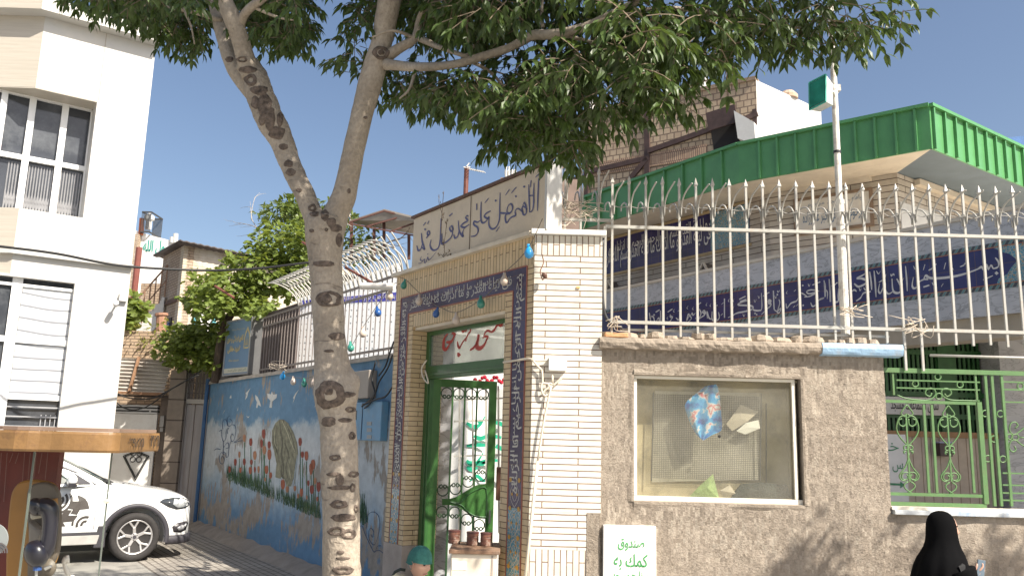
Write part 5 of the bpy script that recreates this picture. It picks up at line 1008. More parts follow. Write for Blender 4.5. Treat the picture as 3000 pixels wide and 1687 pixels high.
k = MB(); a = onY(1290, 1090, 11.2); k.box((a.x-.1, 11.2, 2.2), (onY(1550, 1090, 11.2).x, 11.3, 3.4)); tag(k.build('yard_canopy_panel', plain('white canvas', (.75, .74, .7), .8, .05)), 'white canvas panel hung high in the yard behind the transom', 'canvas')
PE = onY(343, 1165, 15.2); PO = Plane(PE, 35)
if RIGHTWARD(PO): PO.u = -PO.u          # u grows to the left, away from the right-hand edge
ob = thing('office_building', 'white clad two storey office building with travertine bay and dark recessed windows', 'building', PO.at(2, 0))
M_clad = plain('white composite cladding', (.50, .49, .465), .45, .03, 2, 0, dirt=(.72, .66, .56), dirtamt=.25, dscale=1.2)
def trav():
    m, nt, b = newmat('travertine cladding'); c = coords(nt, 'uv', (1.2, 26, 1)); n = N(nt, 'ShaderNodeTexNoise', Scale=1.0, Detail=7.0, Roughness=.7); nt.links.new(c, n.inputs['Vector'])
    r = ramp(nt, [(.3, (.40, .36, .30)), (.6, (.47, .43, .365)), (.8, (.50, .46, .40))]); nt.links.new(n.outputs[0], r.inputs[0]); nt.links.new(r.outputs[0], b.inputs['Base Color']); b.inputs['Roughness'].default_value = .5; bumpit(nt, b, n.outputs[0], .1, .01); return m
M_trav = trav()
ou = lambda x, y: PO.uz(x, y)
uB1 = ou(128, 34)[0]                                    # where the bay turns
uwin1 = ou(285, 296)[0]; uwin2 = ou(243, 637)[0]; uw = (uwin1+uwin2)/2
zc1 = ou(465, 104)[1]; zc0 = ou(463, 139)[1]; zh = ou(285, 297)[1]; zs = ou(243, 638)[1]; zl = ou(378, 787)[1]
ubay = ou(104, 258)[0]
BAY = PO.at(ubay, 0); PBy = Plane(BAY, 1.0)
if RIGHTWARD(PBy): PBy.u = -PBy.u
D = 6
def oseg(P, u0, u1, z0, z1, o0, o1, name, mat, bevel=0): k = MB(); k.pbox(P, u0, u1, z0, z1, o0, o1); return k.build(name, mat, ob, bevel=bevel)
oseg(PO, 0, uw, 0-.05, zc1-.25, 0, -D, 'facade_wall', M_clad)
oseg(PO, uw, ubay, zh, zc1-.25, -.002, -D, 'facade_wall', M_clad)
oseg(PO, uw, ubay, zl-.35, zs, -.002, -D, 'facade_wall', M_clad)
oseg(PBy, 0, 8, zh, zc1-.25, 0, -1, 'bay_wall', M_trav); oseg(PBy, 0, 8, zl-.35, zs, 0, -1, 'bay_wall', M_trav)
k = MB(); k.prism([PO.at(uw-.05, zh-.02, -.004), PO.at(ubay, zh-.02, -.004), PBy.at(8, zh-.02, -.004), PBy.at(8, zh-.02, -3), PO.at(uw-.05, zh-.02, -2)], (0, 0, .018)); k.build('window_soffit', M_trav, ob)
k = MB(); bc = PO.at(ubay, 0, .28); t = isect(PO, PBy, -.28, -.28)
ca = [PO.at(-.03, 0, .28), t, PBy.at(8, 0, .28), PBy.at(8, 0, -3), PO.at(-.03, 0, -6)]
k.prism([Vector((p.x, p.y, zc0)) for p in ca], (0, 0, zc1-zc0)); k.build('cornice', M_clad, ob)
oseg(PBy, (t-BAY).dot(PBy.u), 8, zc0+.002, zc1-.002, .281, .285, 'bay_cornice_face', M_trav)
k = MB(); t2 = isect(PO, PBy, -.10, -.10); ca = [PO.at(-.01, 0, .10), t2, PBy.at(8, 0, .10), PBy.at(8, 0, -3), PO.at(-.01, 0, -5.9)]
k.prism([Vector((p.x, p.y, zl)) for p in ca], (0, 0, .07)); k.build('string_course', M_clad, ob)
M_joint = plain('cladding joint', (.35, .30, .24), .8)
uj = ou(300, 200)[0]; oseg(PO, uj-.006, uj+.006, zh+.01, zc0-.01, .001, .003, 'joint', M_joint)
ujc = ou(390, 110)[0]
k = MB(); p = PO.at(ujc, 0, .2805); k.pbox(PO, ujc-.005, ujc+.005, zc0+.01, zc1-.01, .281, .283); k.build('joint', M_joint, ob)
RW = .55; PWn = PO.shift(-RW)
M_dglass = plain('dark window glass', (.05, .055, .065), .08, .4, 1.2, 0, dirt=(.16, .17, .18), dirtamt=.6, dscale=.8)
M_wal = plain('white window aluminium', (.78, .78, .77), .4, .04, 5)
oseg(PO, uw-.12, uw-.004, zs, zh, -.03, -.06, 'window_reveal_trim', M_joint) if False else None
wn_ = oseg(PWn, uw-.4, ubay+6, zs, zh, -.02, -.05, 'window', M_dglass)
def wbar(P, u0, u1, z0, z1, o=.0, d=.06, par=wn_): k = MB(); k.pbox(P, u0, u1, z0, z1, o, o+d); return k.build('window_frame', M_wal, par)
for (xa, ya) in ((76, 450), (172, 470)):
    u = PWn.uz(xa-15 if False else xa, ya)[0]; wbar(PWn, u-.055, u+.055, zs, zh, .0, .08)
zt_ = PWn.uz(250, 498)[1]; wbar(PWn, uw-.4, ubay+6, zt_-.045, zt_+.045, .001, .075); wbar(PWn, uw-.4, ubay+6, zs, zs+.05, .002, .07); wbar(PWn, uw-.4, ubay+6, zh-.05, zh, .002, .07)
wbar(PWn, uw-.42, uw+.02, zs, zh, .002, .07)
u_ = PWn.uz(-10, 450)[0]; wbar(PWn, u_-.05, u_+.05, zs, zh, .0, .08)
M_gril = plain('grey folding grille', (.30, .30, .31), .5)
k = MB(); ga, gb_ = PWn.uz(225, 620)[0], PWn.uz(0, 600)[0]; n = 26; zg0, zg1 = zs+.06, zt_-.1
for i in range(n):
    u = ga+(gb_-ga)*i/n; k.bar(PWn.at(u, zg0, -.012), PWn.at(u, zg1, -.012), .016); 
    if i < n-1: u2 = ga+(gb_-ga)*(i+1)/n; k.bar(PWn.at(u, zg0+.02, -.012), PWn.at(u2, zg0+.35, -.012), .012); k.bar(PWn.at(u2, zg0+.02, -.012), PWn.at(u, zg0+.35, -.012), .012)
k.build('folding_grille', M_gril, ob)
ulo = ou(303, 1000)[0]; zlt = ou(290, 838)[1]; zg_ = -.05
u_L = ou(0, 1000)[0]+1.0
uf0 = ou(303, 1000)[0]; uf1 = ou(14, 1000)[0]
zb1 = ou(200, 1262)[1]
oseg(PO, uw, uf0, zg_, zl-.351, -.001, -.5, 'facade_wall', M_clad) if uf0 > uw+.01 else None
oseg(PO, max(uw, 0)+.0, ubay+4, zlt, zl-.351, -.001, -.5, 'lintel', M_clad)
oseg(PO, uf0-.0, ubay+4, zg_, zb1-.55, -.001, -.5, 'dado', M_clad)
lw_ = oseg(PO, uf0, ubay+4, zb1-.55, zlt, -.16, -.2, 'window', M_dglass)
def wb(x0, y0, x1, y1, name='window_frame'):
    a = ou(x0, (y0+y1)/2)[0]; b_ = ou(x1, (y0+y1)/2)[0]; return a, b_
for (xa, xb, yy) in ((292, 303, 1000), (14, 46, 1000)): a, b_ = ou(xa, yy)[0], ou(xb, yy)[0]; k = MB(); k.pbox(PO, a, b_, zb1-.55, zlt, -.10, -.15); k.build('window_frame', M_wal, lw_)
for (ya, yb_) in ((992, 1009), (1157, 1173), (838, 846)): a, b_ = ou(150, ya)[1], ou(150, yb_)[1]; k = MB(); k.pbox(PO, uf0-.0, ubay+4, a, b_, -.095, -.14); k.build('window_frame', M_wal, lw_)
def blind_mat():
    m, nt, b = newmat('venetian blind'); c = coords(nt, 'uv'); sp = nt.nodes.new('ShaderNodeSeparateXYZ'); nt.links.new(c, sp.inputs[0])
    wv = N(nt, 'ShaderNodeMath', operation='MULTIPLY'); nt.links.new(sp.outputs[1], wv.inputs[0]); wv.inputs[1].default_value = 4.6
    n = N(nt, 'ShaderNodeTexNoise', Scale=.7, Detail=1.0); nt.links.new(c, n.inputs['Vector']); a = N(nt, 'ShaderNodeMath', operation='MULTIPLY_ADD'); nt.links.new(n.outputs[0], a.inputs[0]); a.inputs[1].default_value = 1.1; nt.links.new(wv.outputs[0], a.inputs[2])
    f = N(nt, 'ShaderNodeMath', operation='FRACT'); nt.links.new(a.outputs[0], f.inputs[0]); r = ramp(nt, [(.0, (.52, .54, .56)), (.62, (.55, .56, .57)), (.68, (.13, .14, .16)), (.78, (.30, .31, .33)), (.86, (.52, .53, .55))]); nt.links.new(f.outputs[0], r.inputs[0])
    w2 = N(nt, 'ShaderNodeMath', operation='MULTIPLY'); nt.links.new(sp.outputs[1], w2.inputs[0]); w2.inputs[1].default_value = 36; f2 = N(nt, 'ShaderNodeMath', operation='FRACT'); nt.links.new(w2.outputs[0], f2.inputs[0]); r2 = ramp(nt, [(.0, .72), (.25, 1), (.9, 1), (1, .7)]); nt.links.new(f2.outputs[0], r2.inputs[0])
    nt.links.new(mix(nt, 1, r.outputs[0], r2.outputs[0], 'MULTIPLY'), b.inputs['Base Color']); b.inputs['Roughness'].default_value = .5; return m
M_blind = blind_mat()
for (ya, yb_) in ((846, 992), (1009, 1157)):
    a, b_ = ou(150, ya)[1], ou(150, yb_)[1]; k = MB(); k.pbox(PO, ou(290, 1000)[0], ou(48, 1000)[0], a, b_, -.13, -.155); k.build('blind', M_blind, lw_)
k = MB()
for y in (1194, 1222, 1250): z = ou(150, y)[1]; k.pbox(PO, uf0, ou(20, 1200)[0], z-.012, z+.012, -.10, -.12)
for x in range(120, 290, 14): u = ou(x, 1240)[0]; k.pbox(PO, u-.008, u+.008, zb1-.55, ou(150, 1215)[1], -.122, -.13)
k.build('window_bars', M_gril, lw_)
cm = PO.uz(336, 900); sc_ = thing('security_camera', 'small grey bullet security camera below its junction box on the white facade', 'security camera', PO.at(cm[0], cm[1]))
k = MB(); c0 = PO.at(cm[0], cm[1], .02); c1 = PO.at(cm[0]+.03, cm[1]+.05, .3); k.tube([c0+(c1-c0)*.5, c1], .045, 12); k.build('body', plain('camera grey', (.5, .5, .5), .4), sc_)
k = MB(); k.tube([PO.at(cm[0]-.02, cm[1]+.06, 0), c0+(c1-c0)*.6], .018, 8); k.build('bracket', M_gril, sc_)
jb = PO.uz(359, 873); k = MB(); k.pbox(PO, jb[0]-.07, jb[0]+.07, jb[1]-.07, jb[1]+.07, 0, .09); tag(k.build('junction_box', plain('pale grey plastic', (.55, .54, .52), .5), bevel=.008), 'square grey junction box near the edge of the white facade above the security camera', 'junction box')
k = MB(); pc = [onY(-200, 700, 12.4), onY(0, 722, 12.6), onY(165, 743, 12.8), onY(330, 775, 13), onY(470, 787, 13.5), onY(620, 792, 14), onY(760, 786, 14), onY(915, 768, 14), onY(1100, 750, 14)]
tag(MB().tube(spline(pc, 8), .022, 6).build('overhead_cable', plain('black cable', (.02, .02, .02), .6), smooth=True), 'sagging black overhead cable crossing from the white building to the gatehouse', 'cable')
YA = 17.6; az_ = lambda x, y: onY(x, y, YA)
M_wgate = plain('white painted steel gate', (.74, .73, .71), .5, .04, 4, dirt=(.45, .40, .35), dirtamt=.35)
ag = thing('white_steel_gate', 'white steel alley gate with a black diamond ornament, half shaded by leaves', 'gate', az_(410, 1500))
k = MB(); a = az_(300, 1300); b_ = az_(462, 1205); k.box((a.x, YA, 0), (b_.x, YA+.06, az_(400, 1212).z)); k.build('leaf', M_wgate, ag)
k = MB(); k.box((a.x, YA-.02, az_(400, 1211).z), (b_.x, YA+.1, az_(400, 1185).z)); k.build('slotted_head', brick('slotted head', (.03, .03, .03), (.04, .04, .04), (.6, .6, .6), 3, .07, .02, .6), ag)
k = MB(); sw_ = [az_(x, y) for x, y in ((362, 1335), (400, 1320), (437, 1335), (398, 1405), (362, 1335))]
for o_ in (0, .1):
    c_ = sum((Vector(p) for p in sw_[:4]), Vector())/4; L = [c_+(p-c_)*(1-o_*1.3) for p in sw_]
    for p, q_ in zip(L, L[1:]): k.bar(p-Vector((0, .015, 0)), q_-Vector((0, .015, 0)), .016)
for a_ in range(4):
    c_ = az_(400, 1336); k.tube([c_+Vector((.09*math.cos(a_*1.571+.785)+.055*math.cos(t*.7), -.02, .09*math.sin(a_*1.571+.785)+.055*math.sin(t*.7))) for t in range(10)], .01, 4)
k.build('diamond_ornament', plain('black iron', (.03, .03, .03), .5), ag)
k = MB(); k.box((az_(460, 1300).x, YA-.02, 0), (az_(492, 1300).x, YA+.4, az_(470, 1160).z)); k.build('gate_post', plain('dark stained concrete', (.15, .12, .10), .9, .3, 3, .4), ag)
for (x0, y0, x1, y1) in ((472, 1218, 487, 1250), (473, 1252, 484, 1264)):
    a = az_(x0, y1); b_ = az_(x1, y0); k = MB(); k.box((a.x, YA-.1, a.z), (b_.x, YA-.021, b_.z)); tag(k.build('intercom_box' if y0 < 1240 else 'door_bell', plain('grey box paint', (.33, .32, .31), .5), bevel=.006), 'tall grey box on the dark post of the white alley gate' if y0 < 1240 else 'small pale bell box below the grey box on the dark gate post', 'box')
an = thing('corrugated_awning', 'weathered corrugated metal awning over the white alley gate', 'awning', az_(410, 1160))
def corr():
    m, nt, b = newmat('corrugated sheet'); c = coords(nt, 'obj'); n = N(nt, 'ShaderNodeTexNoise', Scale=2.0, Detail=6.0); nt.links.new(c, n.inputs['Vector']); r = ramp(nt, [(.3, (.38, .34, .30)), (.7, (.58, .55, .51))]); nt.links.new(n.outputs[0], r.inputs[0]); nt.links.new(r.outputs[0], b.inputs['Base Color']); b.inputs['Roughness'].default_value = .5; return m
k = MB(); rows = []; a = az_(300, 1150); zt1 = az_(420, 1050).z; zt0 = az_(420, 1148).z; xr = az_(500, 1100).x
for j in range(91):
    t = j/90; z = zt1+(zt0-zt1)*t; y = YA-.07-.22*t-.04*math.cos(t*2*math.pi*9); rows.append([(a.x, y, z), (xr+.05*(1-t), y, z-.03)])
k.grid(rows); k.build('corrugated_sheet', corr(), an, smooth=True)
k = MB(); p1 = az_(416, 1048); p2 = az_(402, 1150); k.bar((p1.x, YA-.14, p1.z), (p2.x, YA-.37, p2.z), .05); k.bar((a.x, YA-.33, zt0-.03), (xr, YA-.33, zt0-.05), .06); k.build('frame_bar', plain('rusty frame', (.25, .14, .08), .8, .3, 8), an)
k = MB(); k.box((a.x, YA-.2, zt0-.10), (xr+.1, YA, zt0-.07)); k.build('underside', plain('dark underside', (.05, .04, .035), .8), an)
cab = [onY(340, 1150, 16.6), onY(372, 1164, 16.6), onY(410, 1168, 16.6), onY(450, 1165, 16.6), onY(500, 1140, 16.6), onY(545, 1115, 16.6), onY(590, 1085, 16.6)]
wire('alley_cable', cab, .014, plain('black cable', (.02, .02, .02)), 'thin dark cable drooping under the corrugated awning towards the vine', 'cable')
wire('alley_cable', [p+Vector((.0, -.1, -.12-.1*math.sin(i))) for i, p in enumerate(cab)], .012, plain('black cable', (.02, .02, .02)), 'lower of the two dark cables looping below the corrugated awning', 'cable')
M_obrick = brick('old rough brick', (.42, .30, .20), (.50, .38, .27), (.24, .18, .13), .19, .072, .013, .95, stain=(.3, .22, .17), stainamt=.5, bump=1)
k = MB(); YW2 = 18.6; a = onY(300, 1100, YW2); b_ = onY(640, 975, YW2); k.box((a.x, YW2, 0), (b_.x, YW2+.3, b_.z)); bwl = k.build('brick_boundary_wall', M_obrick); tag(bwl, 'old rough brick wall rising above the corrugated awning', 'wall')
YQ = 17.4; qz = lambda x, y: onY(x, y, YQ)
k = MB(); k.box((qz(489, 1300).x, YQ-.15, 0), (qz(535, 1300).x, YQ+.3, qz(520, 1085).z)); tag(k.build('stone_pilaster', brick('brown stone blocks', (.20, .165, .135), (.25, .205, .165), (.08, .06, .05), .9, .42, .012, .85, off=.2)), 'brown stone block pilaster between the white gate post and the tall grey gate', 'pilaster')
gg = thing('tall_grey_gate', 'tall narrow grey metal gate with a barred top beside the blue painted wall', 'gate', qz(575, 1560))
M_ggate = plain('faded grey gate paint', (.33, .30, .28), .55, .12, 3, .1, dirt=(.24, .17, .14), dirtamt=.5, stretch=(6, 6, .5))
xa, xb, xc = qz(537, 1300).x, qz(575, 1300).x, qz(616, 1300).x; ztg = qz(575, 1182).z; zbg = qz(575, 1092).z
k = MB(); k.box((xa-.08, YQ-.04, 0), (xa, YQ+.08, zbg)); k.build('gate_post', M_ggate, gg)
for i, (p, q_) in enumerate(((xa, xa+(xc-xa)*.31), (xa+(xc-xa)*.33, xa+(xc-xa)*.63), (xa+(xc-xa)*.65, xc))): k = MB(); k.box((p, YQ, 0), (q_, YQ+.03, ztg-.02)); k.build('panel', M_ggate, gg, bevel=.006)
k = MB(); k.box((xa, YQ-.05, ztg), (xc, YQ+.08, ztg+.09)); k.build('transom_bar', plain('pale gate bar', (.42, .38, .33), .6), gg)
for i in range(8): x = xa+(xc-xa)*(i+.3)/8; k = MB(); k.bar((x, YQ, ztg+.091), (x, YQ, zbg), .022); k.build('bar', plain('dark gate bars', (.12, .10, .09), .6), gg)
for z in (.33, .66): k = MB(); k.bar((xa, YQ-.02, ztg+(zbg-ztg)*z), (xc, YQ-.02, ztg+(zbg-ztg)*z), .02); k.build('cross_bar', MC['dark gate bars'], gg)
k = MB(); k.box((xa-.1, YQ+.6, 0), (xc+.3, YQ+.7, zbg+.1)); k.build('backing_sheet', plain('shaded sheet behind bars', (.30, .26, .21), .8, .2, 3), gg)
PLb = Plane(PM.at(ufar-.9, 0, .02), 124)
lx = thing('light_box_sign', 'blue light box sign with yellow Persian lettering standing on the end of the painted wall', 'sign', PM.at(ufar-.6, pzt+.1))
L1 = onY(662, 1104, 16.0); L0 = onY(737, 1092, 16.0)
zA1, zA0 = onY(700, 940, 16.0).z, onY(700, 1092, 16.0).z
PLs = Plane((onY(662, 1000, 16.4).x, 16.4), 133)
if not RIGHTWARD(PLs): PLs.u = -PLs.u
l_u1 = PLs.uz(736, 1000)[0]; l_z1 = PLs.uz(700, 935)[1]; l_z0 = PLs.uz(700, 1098)[1]
k = MB(); k.pbox(PLs, 0, l_u1, l_z0, l_z1, 0, -.02); k.build('panel', plain('faded sky blue panel', (.15, .26, .40), .45, .08, 3), lx)
k = MB(); pr = [PLs.at(l_u1, 0, -.001), PLs.at(l_u1, 0, -.021)]
k.prism([PLs.at(l_u1+.001, l_z0, .01), PLs.at(l_u1+.03, l_z0, .01), PLs.at(l_u1+.2, l_z0, -.45), PLs.at(0, l_z0, -.45), PLs.at(0, l_z0, -.021), PLs.at(l_u1+.001, l_z0, -.021)], (0, 0, l_z1-l_z0)); k.build('box', plain('grey sheet box', (.10, .10, .10), .5, .1, 4), lx)
k = MB()
for (u0, u1, z0, z1) in ((0, l_u1, l_z1-.03, l_z1), (0, l_u1, l_z0, l_z0+.03), (0, .03, l_z0+.03, l_z1-.03), (l_u1-.03, l_u1, l_z0+.03, l_z1-.03)): k.pbox(PLs, u0, u1, z0, z1, .001, .02)
k.build('trim', plain('pale trim', (.34, .35, .36), .4), lx)
M_yel = plain('yellow lettering', (.62, .50, .24), .6); LH = l_z1-l_z0; LW = l_u1
k = MB(); text_mb(k, 'کانون فرهنگی و هنری', PLs, .06, LW*.70, l_z0+LH*.58, l_z0+LH*.73, .004, weight=.05); text_mb(k, 'شهید حقانی', PLs, .12, LW*.62, l_z0+LH*.40, l_z0+LH*.54, .004, weight=.05); text_mb(k, 'مسجد محله', PLs, .2, LW*.58, l_z0+LH*.24, l_z0+LH*.30, .004, weight=.01)
text_mb(k, 'وزارت فرهنگ و ارشاد', PLs, .22, LW*.72, l_z0+LH*.80, l_z0+LH*.84, .004)
cxu = LW*.84; czz = l_z0+LH*.62; R_ = LW*.11
out = [(cxu+R_*x, czz+R_*y) for x, y in ((-1, -1.6), (-1, .3), (-.7, 1.1), (0, 2), (.7, 1.1), (1, .3), (1, -1.6))]; inn = [(cxu+(u-cxu)*.72, czz+(z-czz)*.72) for u, z in out]
for i in range(len(out)-1): k.face([PLs.at(*out[i], .004), PLs.at(*out[i+1], .004), PLs.at(*inn[i+1], .004), PLs.at(*inn[i], .004)])
for i in range(4): k.face([PLs.at(cxu-R_*.5+R_*.25*i, czz-R_*1.0, .004), PLs.at(cxu-R_*.5+R_*.25*i+R_*.16, czz-R_*1.0, .004), PLs.at(cxu-R_*.5+R_*.25*i+R_*.08, czz+R_*(.2+.5*(i % 2)), .004)])
k.face([PLs.at(cxu-R_*.7, czz-R_*1.5, .004), PLs.at(cxu+R_*.7, czz-R_*1.5, .004), PLs.at(cxu+R_*.7, czz-R_*1.25, .004), PLs.at(cxu-R_*.7, czz-R_*1.25, .004)])
k.build('lettering', M_yel, lx, recalc=False)
k = MB(); k.pbox(PLs, .035, LW-.035, l_z0+.05, l_z0+LH*.13, .002, .005); k.build('white_strip', plain('cream strip', (.6, .58, .48), .6), lx)
k = MB(); text_mb(k, 'کانون شهید حقانی مسجد', PLs, .2, LW-.1, l_z0+.07, l_z0+LH*.12, .008); k.build('strip_lettering', plain('green grey lettering', (.15, .25, .15), .6), lx, recalc=False)
k = MB(); pts = [onY(x, y, 16.6) for x, y in ((622, 1120), (622, 1075), (632, 1045), (650, 1025), (672, 1020), (672, 1120))]; k.prism(pts, (0, .4, 0)); tag(k.build('curved_metal_hood', plain('brown grey sheet', (.20, .17, .145), .6, .2, 4)), 'curved brown grey metal hood on the wall end left of the blue light box', 'hood')
k = MB(); k.tube([PM.at(ufar-.02, 0, .06), PM.at(ufar-.02, pzt+.1, .06)], .04, 8); tag(k.build('wall_end_pipe', plain('blue painted pipe', (.03, .10, .22), .5, .2, 6)), 'dark blue pipe up the far end of the painted wall', 'pipe')
PF2 = PM.shift(-.12); f2 = lambda x, y: PF2.uz(x, y)
u0f = f2(768, 1000)[0]; u1f = unear+.05
zf_t = f2(960, 815)[1]; zf_b = pzt+.05
cf = thing('curved_prong_fence', 'white fence of thin bars with outward curving pronged tops along the painted wall', 'fence', PF2.at(0, zf_b))
zr_hi = f2(935, 880)[1]
M_fb = plain('grey white bars', (.20, .17, .155), .5, .1, 8)
for nm, z in (('top_rail', zr_hi), ('mid_rail', zr_hi-.16), ('bottom_rail', zf_b+.1)): k = MB(); k.bar(PF2.at(u0f, z), PF2.at(u1f, z), .03); k.build(nm, M_fb, cf)
u = u0f; n_b = 0; zz1 = zr_hi
while u > u1f and n_b < 64:
    k = MB(); k.bar(PF2.at(u, zf_b-.05), PF2.at(u, zz1), .013); br_ = k.build('bar', M_fb, cf); k = MB()
    if u < f2(868, 1000)[0]: pts = [PF2.at(u, zz1), PF2.at(u+.03, zz1+.16, .06), PF2.at(u+.10, zz1+.30, .20), PF2.at(u+.22, zz1+.38, .36), PF2.at(u+.33, zz1+.39, .44)]; k.tube(spline(pts, 3), .0115, 5)
    if u < f2(868, 1000)[0]: pts = [PF2.at(u, zz1), PF2.at(u-.03, zz1+.16, .06), PF2.at(u-.08, zz1+.32, .20), PF2.at(u-.16, zz1+.42, .34)]; k.tube(spline(pts, 3), .0115, 5)
    k.v and k.build('prongs', M_rail, br_, smooth=True); u -= .15; n_b += 1
PDk = PM.shift(-.25); ua_ = PDk.uz(768, 1000)[0]; ub_ = PDk.uz(868, 1000)[0]
k = MB(); k.pbox(PDk, ua_, ub_, pzt+.06, PDk.uz(820, 905)[1], 0, -.03); tag(k.build('rust_screen', plain('rust brown panel', (.07, .05, .045), .8, .3, 3)), 'dark rust brown panel behind the fence bars right of the light box', 'panel')
PSn = PM.shift(-.5); us0 = PSn.uz(872, 1000)[0]; us1 = unear+.05; zsn1 = PSn.uz(1000, 868)[1]
def perf():
    m, nt, b = newmat('perforated white screen'); c = coords(nt, 'uv', (9, 9, 1)); v = N(nt, 'ShaderNodeTexVoronoi', Scale=1.0, Randomness=.15); nt.links.new(c, v.inputs['Vector'])
    r = ramp(nt, [(.12, (.25, .28, .30)), (.17, (.80, .81, .82))]); nt.links.new(v.outputs['Distance'], r.inputs[0]); nt.links.new(r.outputs[0], b.inputs['Base Color']); b.inputs['Roughness'].default_value = .6; return m
ps = thing('white_screen', 'white perforated screen with a blue lettered strip behind the curved prong fence', 'screen', PSn.at((us0+us1)/2, pzt))
PSV = Plane(PSn.at(us0, 0), 100)
if not RIGHTWARD(PSV): PSV.u = -PSV.u
sv1 = PSV.uz(1165, 950)[0]; zv1 = PSV.uz(1050, 845)[1]
k = MB(); a_ = onY(872, 1000, 14.2); b_ = onY(1170, 1000, 14.2); YV = 14.4
PSn = Plane(PSn.at(us0, 0), 160); PSn.u = PSn.u if RIGHTWARD(PSn) else -PSn.u; us1 = PSn.uz(1172, 900)[0]; H2 = lambda x, y, o=0: PSn.hit(x, y, o); c0_, c1_ = PSn.at(-.02, 1.5), PSn.at(us1, 1.5); k.prism([c0_, c1_, H2(1172, 768), H2(872, 876)], -PSn.n*.04); k.build('sheet', perf(), ps)
zq1 = PSn.uz(1040, 862)[1]; zq0 = PSn.uz(1040, 886)[1]; uq = PSn.uz(885, 890)[0]
k = MB(); k.face([H2(885, 893, .004), H2(1172, 880, .004), H2(1172, 855, .004), H2(885, 880, .004)]); k.build('blue_strip', plain('ultramarine strip', (.06, .06, .36), .6), ps)
k = MB(); text_mb(k, 'بسم الله الرحمن الرحیم و به نستعین انه خیر ناصر و معین', PSn, .5, us1-.1, (zq0+zq1)/2-.08, (zq0+zq1)/2+.08, .01, weight=.01); k.build('strip_lettering', M_wlet, ps, recalc=False)
wp = [onY(1058, 838, 9.9), onY(1155, 840, 9.75)]
tag(MB().tube(wp, .043, 14).build('white_drain_pipe', plain('white pvc pipe', (.72, .69, .64), .4, .05, 5)), 'stub of white plastic drain pipe sticking out left of the gatehouse', 'pipe')
tag(MB().tube([wp[0]+Vector((-.004, 0, 0)), wp[0]+Vector((.02, 0, 0))], .037, 14).build('pipe_mouth', plain('pipe mouth', (.02, .02, .02)), bpy.data.objects['white_drain_pipe']) and bpy.data.objects['pipe_mouth'], None)
tag(MB().tube([onY(1012, 783, 10.6), onY(1090, 828, 10.4)], .018, 8).build('rusty_pole', plain('red rusty steel', (.15, .05, .035), .7, .25, 8)), 'rusty red steel pole slanting down to the white drain pipe', 'pole')
tag(MB().tube([onY(630, 838, 14.4), onY(685, 872, 14.2)], .022, 8).build('rusty_pole', MC['red rusty steel']), 'rusty red pole end poking out of the grape vine', 'pole')
tag(MB().tube([onY(886, 710, 13), onY(908, 722, 12.8)], .022, 8).build('rusty_pole', MC['red rusty steel']), 'short rusty red pole end touching the trunk above the vine', 'pole')
PMr = PM
def mbox(name, x0, y0, x1, y1, dep, mat, label, cat, bevel=.01):
    a = PM.uz(x0, (y0+y1)/2)[0]; b_ = PM.uz(x1, (y0+y1)/2)[0]; z1 = PM.uz((x0+x1)/2, y0)[1]; z0 = PM.uz((x0+x1)/2, y1)[1]
    k = MB(); k.pbox(PM, a, b_, z0, z1, .002, dep); o = k.build(name, mat, bevel=bevel); tag(o, label, cat); return o, a, b_, z0, z1
mbox('grey_meter_box', 1048, 1088, 1104, 1168, .12, plain('brown grey box', (.32, .28, .24), .5, .08, 5), 'brown grey metal box high on the blue wall beside the trunk', 'box')
o, a, b_, z0, z1 = mbox('blue_meter_cabinet', 1040, 1178, 1138, 1290, .10, plain('sky blue cabinet paint', (.13, .30, .46), .5, .08, 6, .05, dirt=(.3, .25, .22), dirtamt=.3, dscale=9), 'two-door sky blue meter cabinet on the painted wall between trunk and gatehouse', 'cabinet')
dv = PM.uz(1082, 1234)[0]
k = MB(); k.pbox(PM, dv-.006, dv+.006, z0+.01, z1-.01, .101, .106); k.build('door_gap', plain('dark gap', (.03, .06, .1)), o)
wa = PM.uz(1056, 1220)[0]; wb_ = PM.uz(1066, 1220)[0]; k = MB(); k.pbox(PM, wa, wb_, PM.uz(1060, 1230)[1], PM.uz(1060, 1203)[1], .101, .104); k.build('meter_window', plain('black meter window', (.01, .01, .01), .2), o)
for y in (1240, 1259, 1279): k = MB(); ua2 = PM.uz(1097, y)[0]; ub2 = PM.uz(1111, y)[0]; zc_ = PM.uz(1104, y)[1]; k.pbox(PM, ua2, ub2, zc_-.025, zc_+.02, .101, .105); k.build('sticker', plain('faded sticker', (.33, .34, .33), .7), o)
Pm2 = PM.shift(.13)
for i, (pts, lab) in enumerate(((((1100, 1060), (1090, 1110), (1098, 1150), (1085, 1180), (1068, 1195)), 'black cable running into the blue meter cabinet on the left'), (((1150, 1040), (1135, 1080), (1110, 1120), (1095, 1160), (1060, 1190)), 'middle black cable looping down to the blue meter cabinet'), (((1152, 1130), (1130, 1160), (1100, 1170), (1062, 1185)), 'lowest black cable reaching the blue meter cabinet from the gatehouse'), (((1154, 1000), (1140, 1040), (1128, 1075), (1110, 1100)), 'black cable hanging down the gatehouse edge above the brown grey box'))):
    wire('meter_cable', [Pm2.hit(x, y) for x, y in pts], .011, plain('black cable', (.02, .02, .02)), lab, 'cable')
YH = 24; KH = onY(541, 715, YH); PHr = Plane(KH, 38); PHl = Plane(KH, 127)
if not RIGHTWARD(PHr): PHr.u = -PHr.u
if RIGHTWARD(PHl): PHl.u = -PHl.u
hs = thing('brick_house', 'old house with brown plastered brick walls and a thin corrugated roof behind the vine', 'house', (KH.x, KH.y, 0))
M_hpl = brick('flaking plaster over brick', (.50, .43, .33), (.56, .49, .39), (.42, .34, .25), .24, .085, .012, .95, stain=(.60, .56, .50), stainamt=1.0, sscale=.9, bump=.5)
